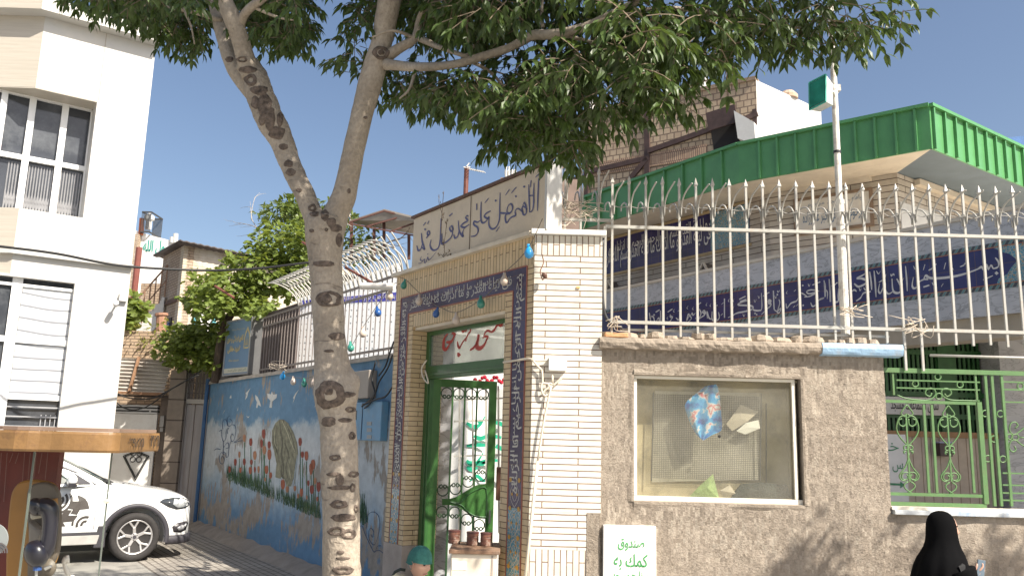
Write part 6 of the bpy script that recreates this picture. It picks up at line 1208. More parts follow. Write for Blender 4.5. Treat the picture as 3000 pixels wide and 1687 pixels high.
M_hbr = brick('brown old brick', (.40, .30, .21), (.46, .35, .26), (.24, .18, .13), .24, .085, .014, .95, stain=(.50, .43, .36), stainamt=.9, sscale=.45, bump=.8)
k = MB(); k.pbox(PHr, 0, 5.5, 0, KH.z, 0, -.3); k.build('wall', M_hpl, hs)
ulh = PHl.uz(478, 760)[0]; zrl = PHl.uz(480, 742)[1]
k = MB(); k.prism([PHl.at(.002, 0, 0), PHl.at(ulh, 0, 0), PHl.at(ulh, zrl, 0), PHl.at(.002, KH.z, 0)], -PHl.n*.3); k.build('side_wall', M_hbr, hs)
k = MB(); a = PHl.at(-.1, KH.z+.02, .25); b_ = PHl.at(ulh+.25, zrl-.05, .25); c_ = PHr.at(5.8, KH.z-.25, .3); a = a+PHr.n*.3
rows = []
for j in range(61):
    t = j/60; p = a.lerp(c_, t); q_ = b_+(c_-a)*t; w_ = Vector((0, 0, .012*math.cos(t*60*math.pi))); rows.append([p+w_, q_+w_+Vector((0, 0, -.0))])
k.grid(rows); rf = k.build('roof', plain('dark corrugated roof', (.07, .055, .05), .7, .3, 4), hs, smooth=True); sdm = rf.modifiers.new('s', 'SOLIDIFY'); sdm.thickness = .05
ubx, zbx = PHl.uz(500, 845); k = MB(); k.pbox(PHl, .01, ulh, PHl.uz(500, 885)[1]-.06, PHl.uz(500, 885)[1]+.06, .001, .05); k.build('timber_band', plain('old timber', (.12, .07, .05), .8, .2, 5), hs)
w1_ = PHl.uz(484, 950); w2_ = PHl.uz(505, 930); k = MB(); k.pbox(PHl, w2_[0], w1_[0], w1_[1]-.6, w2_[1], .001, .04); win = k.build('window', plain('dark doorway', (.03, .03, .03), .7), hs); k = MB(); k.pbox(PHl, w2_[0]+.1, w2_[0]+.35, w1_[1]-.6, w2_[1]-.1, .041, .06); k.build('blue_curtain', plain('blue curtain', (.02, .05, .30), .7), win)
a = PHr.uz(565, 940); b_ = PHr.uz(632, 920)
k = MB(); k.pbox(PHr, a[0], b_[0], a[1]-1.2, b_[1], .001, .05); dw = k.build('doorway', plain('white doorway', (.70, .69, .66), .7), hs); k = MB(); k.pbox(PHr, a[0], a[0]+.12, a[1]-1.2, b_[1], .051, .1); k.pbox(PHr, b_[0]-.1, b_[0], a[1]-1.2, b_[1], .051, .1); k.build('turquoise_frame', plain('turquoise paint', (.12, .42, .48), .6), dw)
k = MB(); k.tube([onY(470, 1010, 23.5), onY(473, 925, 23.5)], .14, 10); k.tube([onY(473, 925, 23.5), onY(473, 918, 23.5)], .18, 10); tag(k.build('clay_chimney_pipe', plain('clay pipe', (.32, .17, .11), .8)), 'brown clay pipe standing at the corner of the brown brick house', 'pipe')
YR = 33; rz_ = lambda x, y: onY(x, y, YR)
wbld = thing('white_rear_building', 'far white building with green calligraphy painted under its parapet', 'building', rz_(470, 1000))
k = MB(); k.prism([rz_(x, y) for x, y in ((396, 1000), (396, 675), (450, 692), (522, 710), (524, 1000))], (0, 6, 0)); k.build('wall', plain('bleached white render', (.80, .78, .74), .7, .04, 2), wbld)
k = MB(); text_mb(k, 'محمد رسول الله', YP(YR), rz_(418, 740).x, rz_(570, 740).x, rz_(470, 748).z, rz_(470, 704).z, .02, weight=.03); k.build('lettering', plain('green wall lettering', (.05, .32, .26), .7), wbld, recalc=False)
k = MB(); k.box((rz_(396, 700).x, YR-.3, 0), (rz_(415, 690).x, YR-.01, rz_(400, 690).z)); k.build('brick_edge', M_hbr, wbld)
tag(MB().tube([onY(388, 905, 27), onY(408, 725, 27)], .10, 10).build('red_steel_post', plain('maroon steel', (.20, .06, .045), .6, .15, 4)), 'thick maroon steel post between the white office edge and the far white building', 'post')
tag(MB().tube([rz_(412, 690), rz_(416, 640)], .1, 8).build('orange_post', plain('orange steel', (.45, .12, .04), .6)), 'short orange post on the roof of the far white building', 'post')
cg = thing('cooler_cage', 'black wire cage round a white rooftop cooler on the far white building', 'cage', rz_(434, 680)); k = MB()
x0, x1, zz0, zz1 = rz_(421, 650).x, rz_(447, 650).x, rz_(434, 683).z, rz_(434, 625).z
for i in range(9): x = x0+(x1-x0)*i/8; k.bar((x, YR-.2, zz0), (x, YR-.2, zz1), .018); k.bar((x, YR+.9, zz0), (x, YR+.9, zz1), .025)
for z in (zz0, zz1): k.bar((x0, YR-.2, z), (x1, YR-.2, z), .05); k.bar((x0, YR+.9, z), (x1, YR+.9, z), .05); k.bar((x0, YR-.2, z), (x0, YR+.9, z), .05); k.bar((x1, YR-.2, z), (x1, YR+.9, z), .05)
k.build('bars', plain('black bars', (.05, .05, .05)), cg); c_ = rz_(434, 672); tag(MB().lathe(c_, [(.12, 0), (.12, .35), (.2, .4), (.2, .55), (.08, .65), (.03, .7)], 12).build('rooftop_cooler', M_wpost), 'white rooftop ventilator inside the black wire cage', 'ventilator')
for x in (504, 514): tag(MB().tube([rz_(x, 712), rz_(x+1, 685 if x > 510 else 695)], .1, 8).build('vent_pipe', M_wpost), ('taller' if x > 510 else 'shorter')+' white vent pipe on the parapet of the far white building', 'vent pipe')
stt = thing('outdoor_stair', 'white outdoor stair with a thin pipe handrail climbing beside the brown brick house', 'stair', onY(430, 980, 25)); k = MB()
s0, s1 = onY(398, 965, 25), onY(482, 870, 25); n = 9; poly = [s0-Vector((0, 0, .7))]
for i in range(n): x_a = s0.x+(s1.x-s0.x)*i/n; x_b = s0.x+(s1.x-s0.x)*(i+1)/n; z = s0.z+(s1.z-s0.z)*(i+1)/n; poly += [Vector((x_a, 25, z)), Vector((x_b, 25, z))]
poly += [s1-Vector((0, 0, .7))]; k.prism(poly, (0, 1.2, 0)); k.build('flight', M_wpost, stt)
k = MB()
for i in range(6): p = s0.lerp(s1, i/5); k.bar(p, p+Vector((0, 0, 1.0)), .03)
k.bar(s0+Vector((0, 0, 1)), s1+Vector((0, 0, 1)), .04); k.bar(s0+Vector((0, 0, .5)), s1+Vector((0, 0, .5)), .03); k.build('handrail', plain('brown handrail', (.28, .17, .11), .6), stt)
k = MB(); a = onY(398, 975, 27.5); k.box((a.x, 27.5, 0), (onY(490, 975, 27.5).x, 28, onY(440, 830, 27.5).z)); tag(k.build('stair_wall', M_hbr), 'shaded brick wall behind the outdoor stair', 'wall')
YC = 20; cz_ = lambda x, y: onY(x, y, YC)
ca_ = thing('rooftop_canopy', 'brown sheet canopy on thin posts left of the calligraphy sign', 'canopy', cz_(1120, 760))
t0_, t1_, t2_, t3_ = cz_(1025, 650), cz_(1125, 617), cz_(1215, 640), cz_(1110, 668)
t3_ = onY(1130, 668, 19); t0_ = onY(1022, 652, 20.5); t1_ = onY(1126, 618, 20); t2_ = onY(1240, 648, 19); far = onY(1200, 690, 22.5); fa2 = onY(1030, 660, 22)
k = MB(); pts = [t0_, t1_, t2_, onY(1235, 700, 22)]; 
k.prism([t0_, t1_, onY(1260, 652, 19.5), onY(1260, 695, 22.2)], (0, 0, .05)); k.build('roof_sheet', plain('brown roof underside', (.36, .32, .28), .8, .2, 2), ca_)
k = MB()
for x, y0, y1 in ((1125, 618, 760), (1030, 650, 760), (1096, 672, 760), (1198, 690, 760)): k.bar(onY(x, y1, 20.3), onY(x, y0, 20.3), .07)
for a, b_ in (((1022, 652), (1126, 618)), ((1126, 618), (1250, 650)), ((1022, 655), (1240, 695)), ((1070, 665), (1180, 633)), ((1140, 680), (1230, 648))): k.bar(onY(*a, 19.9), onY(*b_, 19.9), .035)
k.build('frame', plain('rust red frame', (.10, .04, .03), .7), ca_)
ae = thing('tv_aerial', 'television aerial on a rusty mast rising behind the calligraphy sign', 'aerial', onY(1362, 600, 15)); k = MB(); k.tube([onY(1363, 600, 15), onY(1367, 492, 15)], .045, 8); k.build('mast', MC['red rusty steel'], ae)
k = MB(); a, b_ = onY(1362, 493, 15), onY(1415, 504, 15); k.bar(a, b_, .02)
for i in range(10): p = a.lerp(b_, i/9); k.bar(p-Vector((.0, .14, .03)), p+Vector((0.04, .14, .03)), .012)
k.bar(onY(1360, 498, 15), onY(1375, 478, 15), .02); k.bar(onY(1358, 490, 15), onY(1378, 490, 15), .02); k.build('antenna', M_wpost, ae)
k = MB(); a, b_ = onY(1466, 530, 14), onY(1600, 470, 14); k.box((a.x, 14, 2), (b_.x+.6, 14.6, onY(1470, 520, 14).z)); 
tag(k.build('rear_parapet', plain('brown parapet', (.22, .16, .13), .9)), 'brown parapet block showing just above the top edge of the calligraphy sign', 'parapet')
k = MB()
for x in (1482, 1490, 1500, 1508): k.lathe(onY(x, 520, 14.2), [(.02, 0), (.03, .12), (.012, .14), (.02, .2 if x < 1495 else .15)], 8)
tag(k.build('insulator_cluster', M_wpost), 'cluster of small white insulators on the parapet behind the calligraphy sign', 'insulators')
YT = 5.6; tz = lambda x, y, Y=YT: onY(x, y, Y)
def bark():
    m, nt, b = newmat('pale poplar bark'); c = coords(nt, 'obj', (1, 1, .8))
    n = N(nt, 'ShaderNodeTexNoise', Scale=3.5, Detail=7.0, Roughness=.6); nt.links.new(c, n.inputs['Vector']); r = ramp(nt, [(.3, (.27, .225, .175)), (.55, (.37, .315, .25)), (.75, (.45, .39, .32))]); nt.links.new(n.outputs[0], r.inputs[0])
    cs = coords(nt, 'obj', (4.5, 4.5, 26)); n2 = N(nt, 'ShaderNodeTexNoise', Scale=1.0, Detail=5.0, Roughness=.6, Distortion=.4); nt.links.new(cs, n2.inputs['Vector']); r2 = ramp(nt, [(.63, 0), (.70, .5)]); nt.links.new(n2.outputs[0], r2.inputs[0])
    out = mix(nt, r2.outputs[0], r.outputs[0], (.10, .075, .06))
    n3 = N(nt, 'ShaderNodeTexNoise', Scale=45.0, Detail=4.0); nt.links.new(c, n3.inputs['Vector']); r3 = ramp(nt, [(.3, .8), (.7, 1.1)]); nt.links.new(n3.outputs[0], r3.inputs[0]); out = mix(nt, 1, out, r3.outputs[0], 'MULTIPLY')
    nt.links.new(out, b.inputs['Base Color']); b.inputs['Roughness'].default_value = .85
    ml = N(nt, 'ShaderNodeMath', operation='MULTIPLY_ADD'); nt.links.new(r2.outputs[0], ml.inputs[0]); ml.inputs[1].default_value = -.8; nt.links.new(n3.outputs[0], ml.inputs[2]); bumpit(nt, b, ml.outputs[0], .6, .02); return m
M_bark = bark()
tree = thing('street_tree', 'pale-barked forked street tree with dark knots and drooping pointed leaves', 'tree', tz(1000, 1690)-Vector((0, 0, .9)))
def limb(mb, pts, n=18, rough=.06, k=6, seed=0, knots=()):
    """pts: (px, py, width px, depth)"""
    P = []; 
    for x, y, w_, Y in pts: q_ = tz(x, y, Y); P.append((q_, w_/2*(q_-EYE).dot(FWD)/FPX))
    pv = spline([p for p, _ in P], k); rv = spline([(r, 0, 0) for _, r in P], k); b = len(mb.v); prev = None; L = len(pv)
    for i, p in enumerate(pv):
        d = (pv[min(i+1, L-1)]-pv[max(i-1, 0)]).normalized(); a = d.cross(Vector((0, 1, 0))).normalized() if prev is None else (prev-d*prev.dot(d)).normalized(); prev = a; c = d.cross(a)
        for j in range(n):
            t = 2*math.pi*j/n; o = a*math.cos(t)+c*math.sin(t); r = rv[i].x
            q = p+o*r; r *= 1+rough*(pnoise(q*7+Vector((seed, 0, 0)))+.7*pnoise(q*22))
            q = p+o*r
            for kp, kr, kh in knots:
                dd = (q-kp).length
                if dd < kr: q += o*kh*(math.cos(dd/kr*math.pi)+1)/2
            mb.v.append(q)
    for i in range(L-1):
        for j in range(n): mb.f.append((b+i*n+j, b+i*n+(j+1) % n, b+(i+1)*n+(j+1) % n, b+(i+1)*n+j))
    mb.f.append(tuple(b+j for j in range(n))[::-1]); mb.f.append(tuple(b+(L-1)*n+j for j in range(n)))
    return pv
KN = [(tz(965, 1145, YT-.12), .13, .035), (tz(1035, 1110, YT), .1, .03), (tz(940, 1400, YT-.05), .09, .015), (tz(960, 880, YT-.12), .09, .014), (tz(1030, 1165, YT-.1), .1, .03), (tz(985, 1520, YT-.13), .09, .012)]
tr = MB(); main_r = (946, 1057)
limb(tr, [(1000, 1850, 135, 5.6), (1001, 1687, 113, 5.6), (1000, 1560, 110, 5.6), (999, 1450, 108, 5.6), (994, 1320, 106, 5.6), (988, 1230, 106, 5.6), (984, 1150, 128, 5.6), (973, 1070, 104, 5.6), (965, 980, 92, 5.6), (961, 900, 91, 5.6), (956, 820, 92, 5.6), (952, 740, 100, 5.6), (952, 670, 118, 5.6), (955, 640, 110, 5.6)], 28, .05, 7, 1, KN)
limb(tr, [(952, 700, 90, 5.6), (925, 645, 66, 5.6), (898, 582, 58, 5.62), (868, 520, 60, 5.65), (845, 466, 62, 5.68), (818, 400, 74, 5.7), (791, 349, 80, 5.7), (765, 285, 82, 5.72), (748, 233, 78, 5.75), (722, 190, 70, 5.75)], 22, .09, 7, 3)
limb(tr, [(748, 300, 30, 5.72), (728, 262, 44, 5.74), (702, 225, 48, 5.77), (680, 186, 46, 5.8), (662, 134, 44, 5.85), (645, 70, 42, 5.9), (628, 0, 40, 5.95), (610, -90, 36, 6.0)], 14, .06)
limb(tr, [(738, 230, 58, 5.72), (718, 165, 55, 5.7), (700, 105, 52, 5.66), (678, 50, 50, 5.62), (655, 0, 48, 5.6), (625, -80, 44, 5.5), (600, -200, 38, 5.4)], 16, .05)
limb(tr, [(700, 90, 30, 5.66), (712, 50, 26, 5.6), (735, 22, 25, 5.5), (765, 0, 24, 5.45), (830, -60, 20, 5.3)], 12, .05)
limb(tr, [(958, 690, 95, 5.6), (985, 625, 78, 5.6), (1006, 580, 70, 5.58), (1020, 520, 66, 5.55), (1031, 466, 63, 5.52), (1057, 349, 63, 5.48), (1088, 233, 70, 5.45), (1105, 170, 66, 5.42), (1120, 116, 62, 5.4), (1141, 0, 66, 5.3), (1165, -120, 56, 5.2)], 22, .05, 7, 5, [(tz(1117, 152, 5.3), .09, .03)])
BR = [[(1125, 188, 38, 5.42), (1160, 192, 30, 5.3), (1220, 197, 27, 5.15), (1291, 194, 25, 5.0), (1350, 185, 24, 4.9), (1407, 168, 26, 4.8), (1494, 140, 26, 4.7), (1560, 105, 30, 4.6), (1611, 102, 30, 4.5), (1700, 85, 27, 4.4), (1785, 46, 24, 4.3), (1872, 0, 20, 4.2), (1980, -60, 16, 4.1)],
      [(1135, 165, 38, 5.4), (1165, 145, 30, 5.35), (1215, 112, 26, 5.3), (1228, 60, 20, 5.3), (1250, 0, 17, 5.2), (1260, -60, 14, 5.2)],
      [(1226, 110, 22, 5.3), (1250, 122, 20, 5.2), (1290, 140, 15, 5.05), (1372, 168, 13, 4.88)],
      [(1590, 80, 12, 4.55), (1587, 40, 10, 4.6), (1592, -30, 8, 4.6)],
      [(1380, 180, 12, 4.85), (1440, 215, 10, 4.9), (1500, 285, 9, 5.0), (1560, 350, 7, 5.1), (1600, 400, 5, 5.1)],
      [(1640, 100, 14, 4.45), (1760, 130, 10, 4.5), (1900, 150, 8, 4.6), (2000, 200, 6, 4.7)],
      [(1785, 46, 16, 4.3), (1950, 25, 14, 4.5), (2100, 40, 12, 4.7), (2250, 62, 9, 4.9), (2400, 90, 7, 5.0), (2560, 60, 5, 5.1)],
      [(2100, 40, 9, 4.7), (2200, 90, 7, 4.9), (2290, 110, 6, 5.0), (2380, 120, 4, 5.0)],
      [(650, 60, 16, 5.85), (540, 30, 12, 5.8), (420, 15, 9, 5.7), (300, -5, 7, 5.6)], [(540, 30, 9, 5.8), (560, 80, 6, 5.8), (570, 130, 4, 5.8)], [(740, 20, 12, 5.5), (810, 50, 8, 5.5), (860, 60, 5, 5.5)], [(1215, 112, 12, 5.3), (1150, 90, 8, 5.2), (1090, 110, 5, 5.2)],
      [(1220, 197, 12, 5.15), (1200, 260, 8, 5.1), (1170, 290, 5, 5.1)], [(1430, 30, 14, 5.1), (1400, 120, 9, 5.0), (1330, 200, 6, 5.0)], [(1600, 400, 5, 5.1), (1650, 440, 3.5, 5.1), (1660, 470, 2.5, 5.1)]]
for i, b_ in enumerate(BR): limb(tr, b_, 10, .05, 5, i)
trunk = tr.build('trunk', M_bark, tree, smooth=True)
M_scar = plain('dark bark scab', (.13, .10, .08), .95, .6, 26, 1.0, bscale=70)
def surf(x, y, tree_mb=tr):
    return None
import mathutils
from mathutils.bvhtree import BVHTree
bvh = BVHTree.FromPolygons([v.copy() for v in tr.v], tr.f)
def on_trunk(x, y):
    d = ray(x, y).normalized(); h = bvh.ray_cast(EYE, d)
    return (h[0], h[1]) if h[0] is not None else (None, None)
def scab(mb, outer, inner=None, h=.006, n=22, seed=0):
    """outer: (cx, cy, rx, ry) in photo pixels on the bark; a ragged lens, or a ring if inner is given"""
    cx, cy, rx, ry = outer; rings = [(1.0, .0015), (.86, h), (.5, h*1.1), (.12, h*.8)] if inner is None else [(1.0, .0015), (.93, h*1.3), (inner+.12, h*1.5), (inner, .0015)]
    rows = []
    for s_, hh in rings:
        row = []
        for j in range(n):
            t = 2*math.pi*j/n; k_ = 1+.22*pnoise((math.cos(t)*1.6+cx, math.sin(t)*1.6+cy, seed))+.08*pnoise((math.cos(t)*6+cx, math.sin(t)*6, s_*3))
            p, nn = on_trunk(cx+rx*s_*k_*math.cos(t), cy+ry*s_*k_*math.sin(t))
            if p is None: return
            if nn.dot(EYE-p) < 0: nn = -nn
            row.append(p+nn*hh*(1+.5*pnoise(p*60)))
        rows.append(row)
    mb = MB(); mb.grid(rows, closed=True)
    if inner is None: b = len(mb.v)-n; mb.f.append(tuple(range(b, b+n)))
    mb.build('bark_scar', M_scar, trunk, smooth=True)
sb_ = None
IM = lambda x, y: (600+x/2.276, 1050+y/2.276)
for (x, y, rx, ry, inn) in ((838, 240, 98, 98, .42), (822, 210, 36, 34, None), (825, 420, 50, 34, None), (935, 410, 48, 15, None), (970, 340, 34, 20, .4), (985, 230, 40, 22, None), (955, 240, 50, 18, None), (980, 515, 22, 26, .3), (870, 660, 40, 20, .4), (990, 770, 34, 22, .4), (895, 970, 60, 28, .35), (1005, 1000, 14, 26, .4), (925, 1060, 85, 26, None), (880, 1150, 60, 30, .45), (955, 1170, 56, 34, .4), (860, 770, 50, 14, None), (900, 860, 80, 16, None), (905, 1290, 26, 12, None), (920, 1330, 52, 9, None), (920, 1410, 74, 30, .35), (985, 860, 20, 30, .4), (900, 810, 30, 40, None)):
    a = IM(x, y); scab(sb_, (a[0], a[1], rx/2.276, ry/2.276), inn, seed=x)
JM = lambda x, y: (800+x/2.898, 600+y/2.898)
for (x, y, rx, ry, inn) in ((470, 800, 112, 70, .62), (450, 800, 50, 42, None), (540, 1115, 72, 34, None), (475, 1240, 46, 12, None), (430, 500, 95, 26, None), (535, 200, 50, 34, None), (560, 300, 28, 60, None), (575, 400, 22, 70, None), (440, 90, 34, 50, None), (355, 80, 34, 22, .4), (330, 220, 22, 16, None), (495, 150, 44, 40, None), (600, 590, 20, 40, None), (452, 212, 14, 16, .5), (690, 1400, 26, 20, None), (660, 1390, 16, 14, None)):
    a = JM(x, y); scab(sb_, (a[0], a[1], rx/2.898, ry/2.898), inn, seed=y)
for (x, y, rx, ry, inn) in ((1117, 155, 24, 20, .5), (1116, 154, 10, 8, None), (1096, 88, 17, 10, .5), (1060, 232, 14, 12, None), (710, 175, 16, 9, .5), (725, 205, 26, 11, None), (735, 235, 18, 18, .4), (760, 265, 26, 14, None), (775, 310, 22, 34, None), (792, 350, 16, 40, None), (812, 390, 24, 20, None), (830, 430, 14, 9, None), (845, 480, 14, 11, None), (852, 505, 15, 11, None), (876, 557, 9, 6, None), (915, 610, 12, 10, .4), (920, 628, 13, 7, None), (637, 75, 16, 16, .4), (672, 175, 12, 9, None), (1070, 345, 6, 4, None), (1022, 560, 5, 8, None), (677, 220, 9, 12, None), (748, 300, 12, 20, None), (820, 350, 10, 22, None), (768, 352, 10, 18, None)):
    scab(sb_, (x, y, rx, ry), inn, seed=x)
def leafmat(name, col, tr_=.35):
    m, nt, b = newmat(name); out = nt.nodes['Material Output']; c = coords(nt, 'obj'); n = N(nt, 'ShaderNodeTexNoise', Scale=2.2, Detail=3.0); nt.links.new(c, n.inputs['Vector'])
    n2 = N(nt, 'ShaderNodeTexNoise', Scale=23.0, Detail=1.0); nt.links.new(c, n2.inputs['Vector']); av = N(nt, 'ShaderNodeMath', operation='MULTIPLY_ADD'); nt.links.new(n2.outputs[0], av.inputs[0]); av.inputs[1].default_value = .7
    hv = N(nt, 'ShaderNodeMath', operation='MULTIPLY'); nt.links.new(n.outputs[0], hv.inputs[0]); hv.inputs[1].default_value = .4; nt.links.new(hv.outputs[0], av.inputs[2])
    r = ramp(nt, [(.35, [x*.55 for x in col]), (.5, col), (.68, [min(1, x*1.7) for x in col])]); nt.links.new(av.outputs[0], r.inputs[0]); nt.links.new(r.outputs[0], b.inputs['Base Color']); b.inputs['Roughness'].default_value = .45
    t = nt.nodes.new('ShaderNodeBsdfTranslucent'); nt.links.new(mix(nt, .5, r.outputs[0], (col[0]*2.6, col[1]*2.2, col[2])), t.inputs[0]); mx = nt.nodes.new('ShaderNodeMixShader'); mx.inputs[0].default_value = tr_
    nt.links.new(b.outputs[0], mx.inputs[1]); nt.links.new(t.outputs[0], mx.inputs[2]); nt.links.new(mx.outputs[0], out.inputs[0]); return m
class Leaves:
    def __init__(s): s.v = []; s.f = []
    def leaf(s, p, d, up, L, W):
        d = d.normalized(); x = d.cross(up); 
        if x.length < 1e-4: x = Vector((1, 0, 0))
        x.normalize(); nn = x.cross(d); b = len(s.v)
        s.v += [p, p+d*L*.3+x*W*.5+nn*W*.12, p+d*L*.62+x*W*.36+nn*W*.1, p+d*L-nn*W*.35, p+d*L*.62-x*W*.36+nn*W*.1, p+d*L*.3-x*W*.5+nn*W*.12, p+d*L*.34, p+d*L*.66-nn*W*.05]
        s.f += [(b, b+1, b+6), (b, b+6, b+5), (b+1, b+2, b+7, b+6), (b+6, b+7, b+4, b+5), (b+2, b+3, b+7), (b+7, b+3, b+4)]
    def broad(s, p, d, up, L):
        d = d.normalized(); x = d.cross(up).normalized(); nn = x.cross(d); b = len(s.v)
        pr = [(0, 0, 0), (.28, .12, .06), (.52, .42, .02), (.30, .62, .05), (.38, .9, -.04), (0, 1.0, -.12), (-.38, .9, -.04), (-.30, .62, .05), (-.52, .42, .02), (-.28, .12, .06)]
        s.v += [p+x*a*L+d*c*L+nn*e*L for a, c, e in pr]+[p+d*L*.5+nn*L*.08]
        s.f += [(b+i, b+(i+1) % 10, b+10) for i in range(10)]
    def build(s, name, mat, parent=None):
        off = wloc(parent) if parent else Vector(); me = bpy.data.meshes.new(name); me.from_pydata([v-off for v in s.v], [], s.f); me.materials.append(mat)
        o = bpy.data.objects.new(name, me); COL.objects.link(o); o.parent = parent; return o
M_leaf = leafmat('drooping leaf green', (.052, .085, .022), .3)
rl_ = random.Random(21)
lv = Leaves(); tw = MB()
def spray(lv, p, n, spread, L, W, droop=1.0, rng=rl_, twig=None, base=None):
    d0 = Vector((rng.uniform(-1, 1), rng.uniform(-1, 1), rng.uniform(-.9, .25)*droop)).normalized(); q = p.copy(); pts = [q.copy()]
    for i in range(n):
        q = q+d0*spread/n; d0 = (d0+Vector((0, 0, -.12*droop))+Vector((rng.uniform(-.15, .15),)*1+(rng.uniform(-.15, .15), 0))).normalized(); pts.append(q.copy())
        for s_ in (-1, 1):
            side = d0.cross(Vector((0, 0, 1))); side = side.normalized() if side.length > .01 else Vector((1, 0, 0))
            dd = d0*.55+side*s_*rng.uniform(.4, .9)+Vector((rng.uniform(-.3, .3), rng.uniform(-.3, .3), rng.uniform(-1.1, -.15)*droop))
            lv.leaf(q, dd, Vector((rng.uniform(-.6, .6), rng.uniform(-.6, .6), 1)), L*rng.uniform(.7, 1.2), W*rng.uniform(.8, 1.2))
    lv.leaf(q, d0+Vector((0, 0, -.5)), Vector((rng.uniform(-.5, .5), 0, 1)), L, W)
    if twig is not None: twig.tube(pts, .003, 3, False)
CL = [(330, 0, 70, 30, 4.6, 26), (440, 15, 80, 34, 4.6, 36), (560, 20, 50, 40, 4.7, 24), (850, 40, 40, 40, 4.5, 14), (230, 5, 40, 26, 5.6, 22), (290, 20, 60, 36, 5.6, 40), (360, 40, 60, 40, 5.7, 44), (440, 70, 60, 50, 5.8, 50), (500, 110, 50, 40, 5.9, 34), (570, 140, 40, 36, 6.0, 26), (780, 110, 60, 50, 5.6, 46), (850, 140, 50, 40, 5.5, 30), (720, 100, 60, 50, 6.1, 40), (2650, 70, 45, 24, 5.1, 8), (2600, 110, 50, 40, 5.0, 14), (2480, 120, 80, 50, 5.0, 20), (300, -40, 110, 55, 5.6, 46), (430, -10, 130, 62, 5.7, 80), (380, -95, 200, 70, 5.9, 70), (500, 30, 90, 75, 5.8, 64), (560, 90, 70, 62, 5.9, 44), (580, 25, 110, 75, 6.1, 70), (800, 10, 110, 80, 5.5, 100), (845, 70, 60, 75, 5.5, 44), (740, 55, 80, 70, 5.9, 60), (660, -60, 260, 60, 5.9, 110), (870, 5, 40, 50, 5.4, 20),
      (1060, 90, 45, 55, 5.4, 22), (1045, 185, 35, 60, 5.4, 18), (1070, 240, 45, 40, 5.4, 18), (1100, 30, 60, 55, 5.6, 34),
      (1210, 250, 120, 65, 5.1, 90), (1250, 60, 110, 100, 5.5, 120), (1340, 90, 120, 110, 5.2, 150), (1380, 270, 120, 75, 5.0, 120), (1290, 300, 80, 45, 5.1, 40), (1450, 60, 150, 110, 4.9, 180), (1480, 330, 90, 70, 5.0, 70), (1560, 260, 110, 95, 4.9, 110), (1520, 400, 65, 60, 5.1, 40), (1600, 420, 65, 60, 5.1, 36), (1665, 450, 70, 45, 5.1, 34), (1640, 370, 60, 50, 5.1, 22), (1480, 425, 40, 40, 5.1, 14),
      (1640, 60, 170, 110, 4.6, 200), (1680, 230, 120, 85, 4.7, 120), (1730, 320, 90, 45, 4.8, 34), (1800, 360, 70, 34, 4.9, 20), (1830, 110, 160, 120, 4.4, 200), (1890, 250, 110, 80, 4.6, 90), (1960, 300, 80, 50, 4.7, 36), (2010, 120, 130, 120, 4.6, 150), (2090, 190, 80, 60, 4.7, 40), (2180, 40, 130, 80, 4.8, 90), (2240, 130, 70, 55, 4.9, 22), (2330, 120, 100, 62, 4.9, 46), (2420, 60, 110, 75, 4.9, 52), (2480, 140, 80, 55, 5.0, 26), (2560, 40, 75, 65, 5.0, 26), (2640, 70, 30, 26, 5.1, 4), (2690, 82, 22, 16, 5.1, 3), (2350, 185, 70, 30, 4.9, 8), (2520, 190, 40, 40, 5.0, 8), (1120, -60, 260, 60, 5.4, 120), (1500, -80, 380, 60, 5.0, 160), (2000, -70, 380, 60, 4.7, 150), (2400, -70, 260, 60, 4.9, 70), (0, 20, 12, 12, 5.0, 1), (90, -6, 30, 10, 5.0, 3)]
KO = [(-90, 625, 45, 5.9), (0, 640, 60, 5.7), (70, 672, 70, 5.7), (130, 690, 75, 5.7), (200, 725, 75, 5.7), (260, 756, 70, 5.7), (-120, 1165, 60, 5.3), (0, 1141, 62, 5.3), (60, 1131, 60, 5.35), (120, 1120, 58, 5.4), (200, 1098, 60, 5.4), (280, 1074, 55, 5.45)]
KB = [(1125, 188, 5.42), (1220, 197, 5.15), (1291, 194, 5.0), (1407, 168, 4.8), (1494, 140, 4.7), (1611, 102, 4.5), (1700, 85, 4.4), (1785, 46, 4.3), (1872, 0, 4.2)]
def blocked(p):
    v = p-EYE; w_ = v.dot(FWD); x = 1500+FPX*v.dot(RGT)/w_; y = 843.5-FPX*v.dot(UPV)/w_
    if 905 < x < 1008 and y > -60: return True
    for a, b_ in zip(KO, KO[1:]):
        if a[0] <= y <= b_[0]:
            t = (y-a[0])/(b_[0]-a[0]); lx_ = a[1]+(b_[1]-a[1])*t
            if abs(x-lx_) < a[2]+18 and p.y < a[3]+.15: return True
    for a, b_ in zip(KB, KB[1:]):
        if a[0] <= x <= b_[0]:
            ly = a[1]+(b_[1]-a[1])*(x-a[0])/(b_[0]-a[0])
            if -45 < ly-y < 135 and p.y < a[2]+.15 and x < 1800: return True
    t = (YW-p.y)/-sd.y; xs_, zs_ = p.x-sd.x*t, p.z-sd.z*t      # would it shade the sunlit wall?
    return -.25 < xs_ < 4.9 and -.4 < zs_ < 4.3
for (x, y, rx, ry, Y, n) in CL:
    if x < 920: Y += .75
    elif x < 1330: Y += .45
    n = int(n*(.62 if x > 1950 else .8))
    for _ in range(n):
        while True:
            a, b_, c_ = rl_.uniform(-1, 1), rl_.uniform(-1, 1), rl_.uniform(-1, 1)
            if a*a+b_*b_+c_*c_ < 1: break
        Yd = Y+c_*.75; p = tz(x+a*rx*.92, y+b_*ry*.8-42, Yd)
        if blocked(p): continue
        spray(lv, p, rl_.choice([2, 3, 3, 4]), .2, .098, .034, 1.0, twig=tw)
